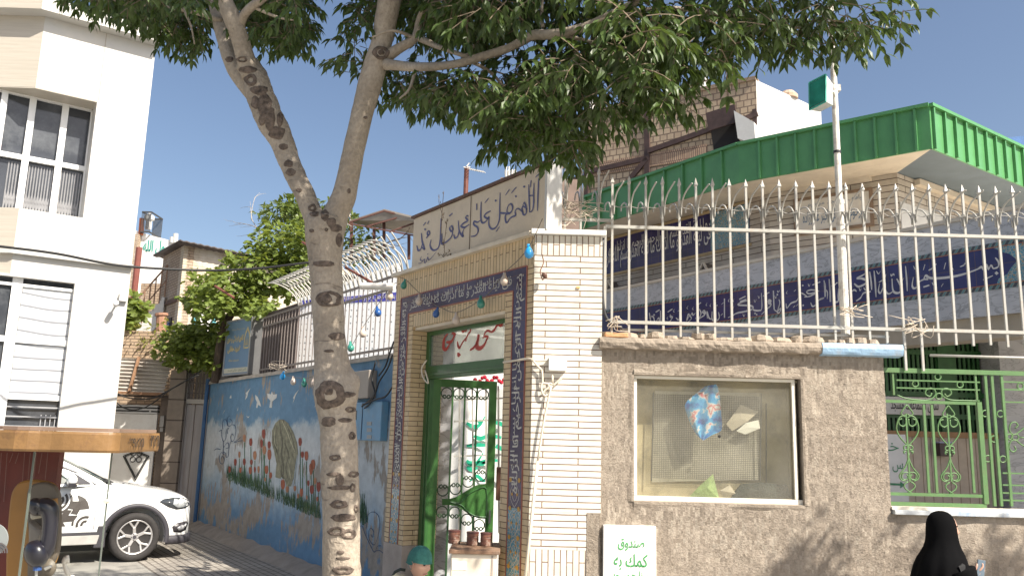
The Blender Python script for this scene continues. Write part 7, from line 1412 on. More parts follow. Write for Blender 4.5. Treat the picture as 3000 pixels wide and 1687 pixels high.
for _ in range(4200):  # unseen leaves above the view, added to shade the limbs and upper trunk
    p = Vector((rl_.uniform(-1.6, 3.8), rl_.uniform(2.8, 6.6), rl_.uniform(6.1, 8.6)))
    v = p-EYE; y_ = 843.5-FPX*v.dot(UPV)/v.dot(FWD)
    if y_ > -150 or blocked(p): continue
    if p.z-.71*(5.6-p.y)/.46 < 1.9: continue
    spray(lv, p, 3, .25, .14, .05)
tw.build('twigs', plain('twig bark', (.16, .12, .08), .8), tree); lv.build('crown', M_leaf, tree)
def bush(name, label, cat, clumps, L, mat, seed, trunkpts=None, tr_r=.05, kind='broad', dens=1.0, lat=.5):
    rg = random.Random(seed); V = Leaves()
    for (x, y, rx, ry, Y, n) in clumps:
        for _ in range(int(n*dens)):
            while True:
                a, b_, c_ = rg.uniform(-1, 1), rg.uniform(-1, 1), rg.uniform(-1, 1); rr2 = a*a+b_*b_+c_*c_
                if .12 < rr2 < 1: break
            p = onY(x+a*rx, y+b_*ry, Y+c_*lat); p += Vector((0, 0, .25*L*pnoise(p*2)))
            d = Vector((a*.6+rg.uniform(-.6, .6), c_*.6+rg.uniform(-.9, .2), -b_*.5+rg.uniform(-.9, .35)))
            if kind == 'broad': V.broad(p, d, Vector((rg.uniform(-.7, .7), -.4+rg.uniform(-.6, .6), 1)), L*rg.uniform(.6, 1.25))
            else: V.leaf(p, d, Vector((rg.uniform(-.7, .7), rg.uniform(-.7, .7), 1)), L*rg.uniform(.7, 1.3), L*.36)
    root = thing(name, label, cat, onY(*(trunkpts[0][:2] if trunkpts else clumps[0][:2]), (trunkpts[0][3] if trunkpts else clumps[0][4])))
    V.build('crown', mat, root)
    if trunkpts:
        k = MB()
        for tp in ([trunkpts] if not isinstance(trunkpts[0][0], (list, tuple)) else trunkpts): limb(k, tp, 8, .12, 4)
        k.build('trunk', plain('vine bark', (.07, .05, .035), .9, .3, 10, .6), root)
    return root
M_vine = leafmat('grape leaf green', (.135, .18, .04), .42)
YV1 = 15.6
bush('grape_vine', 'big sunlit grape vine spilling over the wall end above the blue light box', 'vine', [(900, 690, 60, 60, 16.4, 200), (830, 720, 110, 70, 16.6, 480), (760, 790, 120, 75, 16.5, 560), (680, 840, 110, 55, 16.4, 420), (610, 880, 70, 50, 15.6, 260), (720, 890, 90, 30, 16.4, 200), (640, 905, 50, 20, 16.4, 60), (560, 880, 30, 20, 15.6, 30), (850, 830, 60, 50, 16.3, 200), (900, 780, 50, 60, 16.2, 160), (780, 895, 40, 25, 15.6, 60), (745, 915, 30, 18, 15.5, 30), (600, 820, 60, 25, 15.5, 60), (640, 800, 30, 12, 15.5, 20),
     (540, 990, 70, 40, 17.2, 260), (600, 1000, 70, 45, 17.2, 300), (560, 1050, 75, 35, 17.2, 240), (500, 1000, 45, 25, 17.2, 70), (620, 1060, 40, 30, 17, 110), (480, 1030, 25, 20, 17.2, 25), (640, 960, 50, 40, 16.8, 120), (590, 955, 40, 15, 17, 50)], .125, M_vine, 31, [(630, 1120, 26, 16.6), (640, 1040, 26, 16.5), (652, 980, 26, 16.5), (668, 935, 24, 16.5), (700, 900, 18, 16.4), (760, 880, 12, 16.3)], lat=.7, dens=1.25)
bush('climbing_shrub', 'small green shrub squeezed against the edge of the white office building', 'shrub', [(388, 900, 20, 28, 19, 70), (380, 935, 16, 26, 19, 50), (405, 915, 24, 20, 19, 50), (420, 895, 20, 8, 19, 12)], .2, M_vine, 33, lat=.5)
bush('weeds_on_wall', 'wispy weeds growing along the top of the old brick boundary wall', 'weeds', [(400, 965, 40, 10, 18.5, 16), (440, 1010, 40, 22, 18.3, 36), (470, 955, 30, 12, 18.4, 14), (500, 945, 40, 12, 18.4, 16)], .14, leafmat('dry weed', (.16, .17, .04)), 37, kind='n', lat=.3)
YB2 = 21
bush('rear_tree', 'airy green tree with bare grey branches behind the grape vine', 'tree', [(860, 600, 40, 26, YB2, 180), (900, 640, 50, 50, YB2, 260), (820, 620, 60, 30, YB2, 180), (870, 680, 70, 60, YB2, 320), (790, 650, 30, 20, YB2, 40), (760, 625, 20, 12, YB2, 16), (1050, 690, 60, 45, YB2, 150), (1070, 735, 70, 40, YB2, 180), (1030, 650, 30, 20, YB2, 30), (960, 620, 60, 40, YB2, 90)], .22, leafmat('rear tree green', (.10, .14, .035)), 35, [(900, 900, 40, YB2), (905, 800, 30, YB2), (900, 700, 22, YB2), (890, 640, 10, YB2)], kind='n', lat=1.0)
rg = random.Random(4)
def bare(k, a, d, L, r, dep, Y):
    pts = [a]; p = Vector((a[0], a[1], 0)); dd = Vector((d[0], d[1], 0))
    for i in range(4): dd = (dd+Vector((rg.uniform(-.3, .3), rg.uniform(-.3, .3), 0))).normalized(); p = p+dd*L/4; pts.append((p.x, p.y))
    k.tube([onY(x, y, Y+.15*i) for i, (x, y) in enumerate(pts)], [r*(1-.6*i/4) for i in range(5)], 5)
    if dep: 
        for i in (1, 2, 3, 4):
            if rg.random() < .8: bare(k, pts[i], (dd.x+rg.uniform(-1, 1), dd.y+rg.uniform(-.9, .7)), L*.55, r*.5, dep-1, Y+rg.uniform(-.4, .4))
for a_, d_, L_, r_b, n_, Yb_, lab in (((800, 745), (-.5, -.9), 120, .022, 2, 20.5, 'bare grey branches poking up left of the trunk behind the grape vine'), ((1030, 720), (.2, -1), 110, .03, 2, 20.4, 'bare grey branches between the trunk and the rooftop canopy'), ((1080, 760), (.5, -.6), 110, .03, 2, 20.3, 'bare grey twigs just under the brown rooftop canopy')):
    k = MB(); bare(k, a_, d_, L_, r_b, n_, Yb_); tag(k.build('bare_branches', plain('bare grey twigs', (.38, .33, .27), .8)), lab, 'branches')
lv2 = Leaves(); rg = random.Random(77)
def shade_at(px, py, dist): return onY(px, py, YW)+sd*dist
for (px, py, r, n) in ((2345, 1640, .15, 46), (2410, 1672, .13, 34), (2290, 1675, .10, 16), (2250, 1700, .1, 8), (2640, 1520, .10, 7), (2680, 1600, .10, 6), (2905, 1640, .15, 34), (2890, 1690, .15, 26), (2960, 1680, .16, 18), (2850, 1610, .1, 5)):
    c = shade_at(px, py, 5.5)
    for _ in range(n): spray(lv2, c+Vector((rg.gauss(0, r*.55), rg.gauss(0, r*.5), rg.gauss(0, r*.6))), 2, .09, .085, .032, rng=rg)
st2 = thing('pavement_tree', 'second street tree standing out of view whose leaf shadow falls on the wall', 'tree', (8.6, -1.0, 0)); lv2.build('crown', M_leaf, st2)
k = MB(); k.tube([(8.6, -1.0, 0), (8.5, -.8, 3), (7.6, .4, 5)], [.17, .14, .05], 10); k.tube([(8.5, -.8, 3), (8.0, 1.8, 4.8), (7.2, 3.6, 5.3)], [.1, .06, .02], 8); k.build('trunk', M_bark, st2)
cw = onZ(386, 1644, .004)                               # front wheel on the ground
CA = 34.0; cx_ = hdir(CA); cyv = Vector((-cx_.y, cx_.x, 0))   # heading, and leftwards (away from us)
CO = cw + cx_*.86 + cyv*.86                                    # middle of the car's nose line on the ground
def cp3(x, y, z): return CO + cx_*x + cyv*y + Vector((0, 0, z))
car = thing('parked_car', 'white crossover car with a round grey door emblem beside the white office building', 'car', CO-cx_*2.1)
M_car = plain('white car paint', (.80, .80, .79), .25, .02, 3, coat=.8)
M_trim = plain('grey plastic cladding', (.045, .042, .05), .55, .15, 10)
M_tyre = plain('tyre rubber', (.028, .025, .024), .8, .2, 20, .2)
M_alloy = plain('silver alloy', (.62, .60, .59), .3, .05, 8, metal=.6)
M_cglass = plain('car glass', (.045, .065, .06), .06, .3, 2, coat=.5)
S = [  # x, half width, sill z, hood/top z, crown of the side (widest z), roundness
 (0.0, .30, .44, .70), (-.03, .55, .33, .80), (-.10, .70, .25, .88), (-.22, .79, .23, .935), (-.40, .845, .23, .985), (-.62, .875, .24, 1.02), (-.86, .885, .25, 1.06), (-1.1, .89, .26, 1.10), (-1.32, .895, .27, 1.125), (-1.6, .90, .27, 1.13), (-2.0, .90, .27, 1.13), (-2.6, .90, .27, 1.14), (-3.2, .895, .27, 1.15), (-3.7, .88, .27, 1.14), (-4.1, .84, .30, 1.10), (-4.32, .74, .40, 1.0), (-4.38, .5, .5, .9)]
def interp(xs):
    pts = spline([(a, b, c) for a, b, c, d in S], 4); tops = spline([(a, d, 0) for a, b, c, d in S], 4); return [(p.x, p.y, p.z, t.y) for p, t in zip(pts, tops)]
rows = []
for (x, w_, z0, z1) in interp(S):
    w_ = max(w_, .05); h = z1-z0
    half = [(.0, z0), (w_*.6, z0), (w_*.93, z0+.02), (w_*.985, z0+.10*h), (w_*1.0, z0+.34*h), (w_*.995, z0+.55*h), (w_*.975, z0+.72*h), (w_*.955, z0+.80*h), (w_*.90, z0+.905*h), (w_*.78, z0+.965*h), (w_*.5, z0+.995*h), (0, z0+1.012*h)]
    row = [cp3(x, -a, b) for a, b in half] + [cp3(x, a, b) for a, b in half[-2:0:-1]]
    rows.append(row)
k = MB(); k.grid(rows, closed=True); n = len(rows[0]); k.f.append(tuple(range(n))); k.f.append(tuple(range(len(rows)*n-n, len(rows)*n))[::-1])
body = k.build('body', M_car, car, smooth=True)
def carcut(target, xw, r, y0, y1):
    c = MB(); c.lathe(cp3(xw, y0, .345), [(r, 0), (r, y1-y0)], 40, cyv); co = c.build('cutter', None); md = target.modifiers.new('arch', 'BOOLEAN'); md.object = co; md.operation = 'DIFFERENCE'; md.solver = 'EXACT'
    dg = bpy.context.evaluated_depsgraph_get(); me = bpy.data.meshes.new_from_object(target.evaluated_get(dg)); target.modifiers.clear(); target.data = me; bpy.data.objects.remove(co)
for xw in (-.86, -3.42): carcut(body, xw, .415, -1.1, -.55); carcut(body, xw, .415, .55, 1.1)
def annul(mb, c, r0, r1, a0, a1, y, th, n=28):
    rows = []
    for i in range(n+1):
        a = a0+(a1-a0)*i/n; e = 1.0
        rows.append([cp3(c[0]+r0*math.cos(a), y, c[1]+r0*math.sin(a)), cp3(c[0]+r0*math.cos(a), y-th, c[1]+r0*math.sin(a)), cp3(c[0]+r1*math.cos(a)*e, y-th*.8, c[1]+r1*math.sin(a)), cp3(c[0]+r1*math.cos(a), y+.06, c[1]+r1*math.sin(a))])
    mb.grid(rows)
for xw in (-.86, -3.42): k = MB(); annul(k, (xw, .345), .41, .475, rad(-12), rad(196), -.885, .012); k.build('wheel_arch_cladding', M_trim, car, smooth=True)
k = MB(); k.hexa([cp3(-1.36, -.905, .27), cp3(-2.95, -.905, .27), cp3(-2.95, -.7, .25), cp3(-1.36, -.7, .25), cp3(-1.33, -.905, .40), cp3(-2.95, -.905, .40), cp3(-2.95, -.86, .41), cp3(-1.33, -.86, .41)]); k.build('sill_cladding', plain('sill grey', (.40, .38, .36), .5), car, bevel=.01)
k = MB(); k.hexa([cp3(-1.36, -.908, .40), cp3(-2.95, -.908, .40), cp3(-2.95, -.88, .40), cp3(-1.36, -.88, .40), cp3(-1.33, -.908, .44), cp3(-2.95, -.908, .44), cp3(-2.95, -.88, .44), cp3(-1.33, -.88, .44)]); k.build('sill_strip', M_trim, car)
k = MB(); rws = []
for (x, w_) in ((-.46, .865), (-.34, .84), (-.22, .80), (-.12, .73), (-.04, .60), (-.005, .42), (.012, .2), (.012, 0)):
    rws.append([cp3(x+.01, -w_+.04, .21), cp3(x+.03, -w_-.012, .23), cp3(x+.028, -w_-.014, .32 if x < -.2 else .345), cp3(x, -w_+.03, .35)])
k.grid(rws); k.build('bumper_skirt', M_trim, car, smooth=True)
k = MB(); k.hexa([cp3(-1.25, -.9, .22), cp3(-1.40, -.9, .22), cp3(-1.40, -.6, .22), cp3(-1.25, -.6, .22), cp3(-1.26, -.905, .52), cp3(-1.36, -.905, .52), cp3(-1.36, -.6, .52), cp3(-1.26, -.6, .52)]); k.build('mud_flap', M_trim, car, bevel=.01)
k = MB(); k.hexa([cp3(-4.2, -.7, .16), cp3(-.5, -.7, .16), cp3(-.5, .7, .16), cp3(-4.2, .7, .16), cp3(-4.2, -.7, .4), cp3(-.5, -.7, .4), cp3(-.5, .7, .4), cp3(-4.2, .7, .4)]); k.build('underbody', plain('underbody', (.015, .015, .015), .9), car)
def wheel(x, y, sgn):
    wh = None; R = .345; c = cp3(x, y, R); ax = -cyv*sgn
    k = MB(); k.lathe(c-ax*.10, [(.235, 0), (.31, -.01), (R-.006, .02), (R, .05), (R, .15), (R-.008, .19), (.31, .215), (.245, .205), (.235, .18)], 44, ax)
    wh = k.build('wheel', M_tyre, car, smooth=True)
    k = MB(); k.lathe(c-ax*.10, [(.235, .0), (.243, .206), (.236, .208), (.222, .19), (.214, .10), (.212, .0)], 40, ax); k.build('rim', M_alloy, wh, smooth=True)
    k = MB(); k.lathe(c-ax*.02, [(.213, 0), (.213, .012)], 30, ax); k.build('rim_back', plain('wheel shadow well', (.02, .018, .016), .8), wh)
    k = MB(); k.lathe(c, [(.15, 0), (.15, .02)], 26, ax); k.build('brake_disc', plain('brake disc', (.12, .09, .07), .5), wh)
    u_ = cx_; v_ = Vector((0, 0, 1)); k = MB()
    for i in range(5):
        a0 = math.pi/2+2*math.pi*i/5+.12
        e = lambda r, a, h: c+ax*h+(u_*math.cos(a)+v_*math.sin(a))*r
        def sp(r0, a_0, r1, a_1, w0, w1):
            p0, p1 = e(r0, a_0, .085), e(r1, a_1, .10); d = (p1-p0).normalized(); s = d.cross(ax)
            k.hexa([p0-s*w0-ax*.03, p0+s*w0-ax*.03, p1+s*w1-ax*.03, p1-s*w1-ax*.03, p0-s*w0*.7, p0+s*w0*.7, p1+s*w1*.7, p1-s*w1*.7])
        sp(.03, a0, .135, a0, .030, .026); sp(.125, a0, .222, a0+.26, .016, .018); sp(.125, a0, .222, a0-.26, .016, .018)
    k.lathe(c+ax*.05, [(.055, 0), (.055, .035), (.045, .042)], 20, ax); k.build('spokes', M_alloy, wh, bevel=.003)
    k = MB(); k.lathe(c+ax*.085, [(.028, 0), (.026, .012)], 16, ax)
    for i in range(5): a = 2*math.pi*i/5+.7; k.lathe(c+ax*.08+(u_*math.cos(a)+v_*math.sin(a))*.042, [(.009, 0), (.009, .012)], 8, ax)
    k.build('hub_cap', M_trim, wh)
wheel(-.86, -.79, 1); wheel(-3.42, -.79, 1); wheel(-.86, .79, -1); wheel(-3.42, .79, -1)
def P3(x, y, z): return cp3(x, y, z)
zb_ = 1.10
k = MB()
def gs(x, wb, wt, zt, zb2=None): return (x, wb, wt, zt, zb2 or zb_)
st_ = [gs(-1.30, .72, .70, 1.115), gs(-1.7, .86, .76, 1.33), gs(-2.05, .87, .70, 1.50), gs(-2.35, .87, .66, 1.575), gs(-2.9, .87, .65, 1.60), gs(-3.5, .86, .64, 1.575), gs(-3.95, .82, .62, 1.49), gs(-4.2, .76, .62, 1.25), gs(-4.3, .72, .66, 1.1)]
rows = []
for x, wb, wt, zt, z2 in st_:
    h = [(wb, z2-.03), (wt+(wb-wt)*.35, z2+(zt-z2)*.6), (wt, zt-.035 if zt > 1.2 else zt-.003), (wt*.9, zt), (wt*.45, zt+.02), (0, zt+.027)]
    rows.append([P3(x, -a, b) for a, b in h]+[P3(x, a, b) for a, b in h[-2::-1]])
rws = []
for j in range(len(rows[0])):
    rws.append(spline([r[j] for r in rows], 4))
rows = [[rws[j][i] for j in range(len(rws))] for i in range(len(rws[0]))]
k.grid(rows); k.build('cabin_shell', M_car, car, smooth=True)
def proud(pts, off=.006): return pts
def sidepane(name, xz, mat, off=.008, parent=car):
    k = MB(); ps = []
    for x, z in xz:
        i = min(range(len(st_)-1), key=lambda i: 0 if st_[i][0] >= x >= st_[i+1][0] else 9)
        s0, s1 = st_[i], st_[i+1]; t = (s0[0]-x)/(s0[0]-s1[0]); wb = s0[1]+(s1[1]-s0[1])*t; wt = s0[2]+(s1[2]-s0[2])*t; zt = s0[3]+(s1[3]-s0[3])*t
        f = max(0, min(1, (z-zb_+.03)/max(.05, zt-zb_))); ps.append(P3(x, -(wb+(wt-wb)*f)-off, z))
    k.prism(ps, cyv*.004); return k.build(name, mat, parent)
sidepane('side_window', [(-1.74, 1.12), (-2.10, 1.40), (-2.28, 1.475), (-2.5, 1.50), (-2.5, 1.12)], M_cglass, .030)
sidepane('side_window', [(-2.58, 1.12), (-2.58, 1.505), (-3.2, 1.51), (-3.4, 1.48), (-3.5, 1.12)], M_cglass, .030)
sidepane('mirror_triangle', [(-1.50, 1.105), (-1.73, 1.25), (-1.74, 1.105)], M_trim, .034)
sidepane('window_trim', [(-1.42, 1.085), (-1.72, 1.275), (-2.10, 1.435), (-2.3, 1.515), (-3.2, 1.55), (-3.6, 1.50), (-3.7, 1.085)], M_trim, .022)
k = MB(); ws_ = []
for x, w_, z in ((-1.33, .66, 1.128), (-1.55, .70, 1.25), (-1.80, .69, 1.385), (-2.05, .65, 1.505), (-2.2, .62, 1.555)): ws_.append([P3(x+.01, w_*t, z+.018+.02*(1-t*t)) for t in [i/6 for i in range(-6, 7)]])
k.grid(ws_); wg = k.build('windscreen', plain('windscreen glass', (.10, .15, .14), .05, .5, 2, coat=.7), car, smooth=True); sm_ = wg.modifiers.new('s', 'SOLIDIFY'); sm_.thickness = .006
k = MB(); k.grid([[P3(-1.20+.0, .74*t, 1.105+.02*(1-t*t)+.012) for t in [i/6 for i in range(-6, 7)]], [P3(-1.34, .72*t, 1.125+.02*(1-t*t)+.012) for t in [i/6 for i in range(-6, 7)]]]); cwl = k.build('cowl', plain('black cowl', (.02, .02, .02), .6), car); sm_ = cwl.modifiers.new('s', 'SOLIDIFY'); sm_.thickness = .01
tag(k, None) if False else None
k = MB(); k.tube([P3(-1.28, -.55, 1.145), P3(-1.5, -.1, 1.275), P3(-1.55, .3, 1.30)], .01, 5); k.build('wiper', M_trim, car)
k = MB(); mc = P3(-1.78, -1.02, 1.165)
prof = []
for i in range(9):
    a = -math.pi/2+math.pi*i/8; prof.append((max(.001, math.cos(a)), math.sin(a)))
rows = []
for r_, h_ in prof: rows.append([mc+cyv*h_*.115+cx_*(math.cos(2*math.pi*j/16)*.07*r_**.7)+Vector((0, 0, math.sin(2*math.pi*j/16)*.085*r_**.6)) for j in range(16)])
k.grid(rows, closed=True); mi_ = k.build('mirror', M_car, car, smooth=True)
k = MB(); k.hexa([mc+cyv*-.10+cx_*-.05+Vector((0, 0, -.09)), mc+cyv*-.10+cx_*.055+Vector((0, 0, -.09)), mc+cyv*.13+cx_*.05+Vector((0, 0, -.08)), mc+cyv*.13+cx_*-.05+Vector((0, 0, -.08)), mc+cyv*-.118+cx_*-.05+Vector((0, 0, -.035)), mc+cyv*-.118+cx_*.07+Vector((0, 0, -.03)), mc+cyv*.16+cx_*.06+Vector((0, 0, -.02)), mc+cyv*.16+cx_*-.05+Vector((0, 0, -.02))]); k.build('mirror_base', M_trim, mi_, bevel=.008)
k = MB(); k.bar(mc+cyv*-.119+cx_*.055+Vector((0, 0, -.05)), mc+cyv*-.02+cx_*.075+Vector((0, 0, -.05)), .02, .014); k.build('indicator', plain('clear indicator', (.65, .55, .45), .2), mi_)
bodybvh = None
def body_pt(x, z, off=.006):
    dg = bpy.context.evaluated_depsgraph_get(); 
    o_ = cp3(x, -3, z)-wloc(body); h = bodybvh.ray_cast(o_, cyv)
    return (h[0]+wloc(body)+h[1].normalized()*off*(1 if h[1].dot(cyv) < 0 else -1)) if h[0] is not None else None
bm_ = bmesh.new(); bm_.from_mesh(body.data); bodybvh = BVHTree.FromBMesh(bm_)
def onbody(name, xz, mat, off=.006, th=.012, sub=3, parent=car):
    pts = []
    for a, b_ in zip(xz, xz[1:]+xz[:1]):
        for t in range(sub): pts.append((a[0]+(b_[0]-a[0])*t/sub, a[1]+(b_[1]-a[1])*t/sub))
    P_ = [body_pt(x, z, off) for x, z in pts]; P_ = [p for p in P_ if p is not None]
    cxz = (sum(p[0] for p in pts)/len(pts), sum(p[1] for p in pts)/len(pts)); c = body_pt(*cxz, off+.004)
    k = MB(); n = len(P_); k.v = P_+[c]; k.f = [(i, (i+1) % n, n) for i in range(n)]; o = k.build(name, mat, parent, smooth=True); s_ = o.modifiers.new('s', 'SOLIDIFY'); s_.thickness = th; s_.offset = -1; return o
hl = onbody('headlight', [(-.56, .835), (-.50, .87), (-.36, .885), (-.20, .875), (-.10, .83), (-.085, .76), (-.16, .725), (-.30, .715), (-.42, .755)], plain('headlight housing', (.05, .055, .06), .12, .3, 8, coat=.8), .008)
onbody('headlight_lens', [(-.34, .865), (-.22, .845), (-.13, .79), (-.16, .745), (-.28, .735), (-.36, .79)], plain('clear lens', (.42, .44, .45), .1, .4, 12, coat=.9), .016, .006, 3, hl)
onbody('fog_lamp_surround', [(-.34, .47), (-.26, .52), (-.12, .535), (-.085, .50), (-.11, .41), (-.20, .375), (-.31, .39)], plain('fog surround', (.05, .045, .05), .4), .006)
onbody('fog_lamp', [(-.27, .45), (-.20, .49), (-.14, .46), (-.17, .41), (-.24, .405)], plain('clear lens2', (.35, .35, .36), .15), .016, .006)
def bodyline(pts, r=.004, mat=M_trim, name='shut_line', off=.0, par=car):
    P_ = [body_pt(x, z, off) for x, z in pts]; P_ = [p for p in P_ if p is not None]
    if len(P_) > 1: k = MB(); k.tube(P_, r, 4); return k.build(name, mat, par)
M_shut = plain('shut line shadow', (.12, .12, .13), .8)
bodyline([(-1.42, 1.06-.065*i) for i in range(10)], .0045, M_shut); bodyline([(-2.52, 1.05-.065*i) for i in range(10)], .0045, M_shut)
bodyline([(-1.15+.055*i, 1.075-.0085*i) for i in range(14)], .003, M_shut)
k = MB()
for t in (-1,):
    pass
pg = []
for x, w_, z in ((-.03, .55, .74), (.0, .42, .70)):
    pass
k = MB(); k.grid([[cp3(.012, y, z) for y in (-.34, -.1, .1, .34)] for z in (.62, .70, .76)]); gr = k.build('grille', plain('black grille', (.03, .03, .03), .4), car)
onbody('grille_end', [(-.10, .83), (-.05, .80), (-.02, .74), (-.06, .72)], plain('dark chrome', (.25, .25, .26), .2, metal=.7), .01)
for xx in (-.95, -1.02): k = MB(); k.lathe(cp3(xx, -.56-(xx+.95), 1.085), [(.016, 0), (.012, .012)], 8); k.build('washer_jet', M_trim, car)
M_emb = plain('grey brown decal', (.055, .045, .04), .5)
ec = (-1.72, .72); er = .225
def emb(xn, zn, off=.008): p = body_pt(ec[0]+xn*er, ec[1]+zn*er, off); return p
def emb_poly(mb, pts): 
    P_ = [emb(x, z) for x, z in pts]; P_ = [p for p in P_ if p]; mb.face(P_)
def emb_arc(mb, c, r0, r1, a0, a1, n=10):
    for i in range(n):
        a = rad(a0+(a1-a0)*i/n); b_ = rad(a0+(a1-a0)*(i+1)/n); q4 = [(c[0]+r0*math.cos(a), c[1]+r0*math.sin(a)), (c[0]+r1*math.cos(a), c[1]+r1*math.sin(a)), (c[0]+r1*math.cos(b_), c[1]+r1*math.sin(b_)), (c[0]+r0*math.cos(b_), c[1]+r0*math.sin(b_))]
        emb_poly(mb, q4)
k = MB(); EC = lambda x, y: ((x-1075)/205, -(y-740)/205)
emb_poly(k, [EC(*p) for p in ((1120, 530), (1165, 545), (1165, 600), (1145, 605))]); emb_poly(k, [EC(*p) for p in ((1165, 545), (1215, 575), (1250, 625), (1275, 700), (1165, 712), (1160, 605))])
emb_poly(k, [EC(*p) for p in ((1055, 605), (1160, 605), (1165, 712), (1140, 770), (1060, 755), (1085, 705), (1020, 690))])
emb_poly(k, [EC(*p) for p in ((870, 765), (960, 770), (1000, 710), (1075, 715), (1040, 780), (1150, 780), (1110, 850), (985, 860), (940, 905), (890, 850))]); emb_poly(k, [EC(*p) for p in ((940, 905), (985, 860), (1020, 912))]); emb_poly(k, [EC(*p) for p in ((1085, 860), (1110, 850), (1110, 910), (1085, 900))])
for r0, r1 in ((.22, .36), (.46, .60)): emb_arc(k, EC(900, 590), r0, r1, -75, 40)
emb_arc(k, EC(900, 590), .70, .84, -80, 30)
for r0, r1 in ((.14, .28), (.40, .54)): emb_arc(k, EC(1245, 900), r0, r1, 70, 195)
k.build('door_emblem', M_emb, car, recalc=False)
k = MB(); k.lathe(cp3(-2.1, -.3, .25), [(.09, -.25), (.13, 0)], 10); k.build('exhaust_box', plain('underbody', (.015,)*3), car)
kio = thing('phone_kiosk', 'street telephone kiosk with a worn yellow canopy rim, red back board and glass side', 'kiosk', onY(150, 1687, 3.1)-Vector((0, 0, 1.1)))
M_yb = plain('worn yellow fibreglass', (.20, .11, .04), .5, .3, 5, .15, dirt=(.06, .025, .02), dirtamt=.9, dscale=5.5)
k3 = lambda x, y, Y: onY(x, y, Y)
pth = [(-400, 3.55), (-60, 2.95), (150, 2.92), (300, 2.95), (348, 2.99), (366, 3.05), (465, 3.42)]
zt3, zb3 = k3(150, 1262, 2.92).z, k3(150, 1323, 2.92).z
pl3 = []
for x, Y in pth: p = onY(x, 1290, Y); pl3.append(Vector((p.x, p.y, 0)))
pl3s = spline(pl3, 5); cen = Vector((-2.2, 4.2, 0))
k = MB(); rows = []
for p in pl3s:
    inn = (cen-p).normalized()*.05; rows.append([p+Vector((0, 0, zb3)), p+Vector((0, 0, zb3+.008))-inn*.1, p+Vector((0, 0, zt3-.008))-inn*.1, p+Vector((0, 0, zt3)), p+inn+Vector((0, 0, zt3)), p+inn+Vector((0, 0, zb3))])
k.grid(rows, closed=True); k.f.append(tuple(range(6))); L6 = (len(rows)-1)*6; k.f.append(tuple(range(L6, L6+6))[::-1]); rim_ = k.build('canopy_rim', M_yb, kio)
k = MB(); top = [p+(cen-p).normalized()*.03+Vector((0, 0, zt3+.001)) for p in pl3s]+[Vector((-2.4, 4.6, zt3+.001)), Vector((-4, 4.2, zt3+.001))]; k.prism(top, (0, 0, .012)); k.build('canopy_top', plain('dusty brown top', (.22, .15, .11), .8, .2, 5), kio)
a = Vector((pl3[-2].x, pl3[-2].y, 0)); b_ = Vector((pl3[-1].x, pl3[-1].y, 0)); d_ = b_-a; PKs = Plane(a, math.degrees(math.atan2(d_.y, d_.x)))
if not RIGHTWARD(PKs): PKs.u = -PKs.u
LK = d_.length; k = MB(); h3 = zt3-zb3
text_mb(k, '۱۲۲۹۳', PKs, -.0, LK*.0+.0001, 0, 1) if False else None
def latin_digits(s): return s
cu_s = '۳۹۲۲۱'
def plain_text(mb, s, P, u0, u1, z0, z1, off=.004, weight=.03): 
    global shape
    _s = shape; shape = lambda t: t
    text_mb(mb, s, P, u0, u1, z0, z1, off, weight=weight); shape = _s
plain_text(k, cu_s, PKs, LK*.04, LK*.46, zb3+h3*.26, zt3-h3*.14, .010); plain_text(k, '۴۲۱', PKs, LK*.66, LK*.93, zb3+h3*.28, zt3-h3*.12, .010)
for u in (.08, .17, .25, .33, .42, .70, .78, .88): k.face([PKs.at(LK*u, zb3+h3*.34, .0102), PKs.at(LK*(u+.012), zb3+h3*.34, .0102), PKs.at(LK*(u+.008), zb3+h3*.10, .0102)])
k.build('stencilled_number', plain('black drip paint', (.035, .025, .02), .7), kio, recalc=False)
k = MB(); a = k3(-300, 1330, 3.5); b_ = k3(174, 1330, 3.5); z0 = k3(170, 1900, 3.5).z; k.box((a.x, 3.5, z0), (b_.x, 3.54, zb3-.002)); k.build('red_board', plain('dark red board', (.12, .018, .01), .5, .2, 2, dirt=(.06, .02, .02), dirtamt=.4), kio)
k = MB(); rr = random.Random(2)
for i in range(9): x = 4+i*17; k.bar(k3(x, 1326, 3.49), k3(x-10, 1326+rr.uniform(20, 150), 3.49), .0015)
k.build('scratches', plain('scratches', (.22, .12, .10), .6), kio)
g1, g2 = k3(102, 1330, 3.02), k3(325, 1330, 3.12); zg = k3(100, 1900, 3.0).z
k = MB(); k.hexa([(g1.x, g1.y, zg), (g2.x, g2.y, zg), (g2.x, g2.y+.006, zg), (g1.x, g1.y+.006, zg), (g1.x, g1.y, zb3), (g2.x, g2.y, zb3), (g2.x, g2.y+.006, zb3), (g1.x, g1.y+.006, zb3)]); k.build('glass_side', glass('kiosk glass', (.98, .99, .985), .01, .003, -.03), kio)
M_gedge = plain('greenish glass edge', (.12, .14, .12), .2)
k = MB(); k.bar((g1.x, g1.y-.002, zg), (g1.x, g1.y-.002, zb3), .006); k.bar((g2.x+.004, g2.y, zg), (g2.x+.004, g2.y, zb3), .0045); k.build('glass_edge', M_gedge, kio)
k = MB(); c_ = k3(311, 1468, 3.1); k.lathe(c_, [(.008, -.01), (.008, .01)], 8, (0, 1, 0)); k.build('glass_clip', plain('pale clip', (.6, .55, .45), .5), kio)
ph = thing('pay_telephone', 'grey and yellow pay telephone with a dark handset hanging inside the kiosk', 'telephone', k3(110, 1900, 3.2))
zz = lambda x, y, Y=3.22: k3(x, y, Y)
def outline(pts, Y): return [zz(x, y, Y) for x, y in pts]
OC = lambda x, y: (x/4.72, 1380+y/4.72)
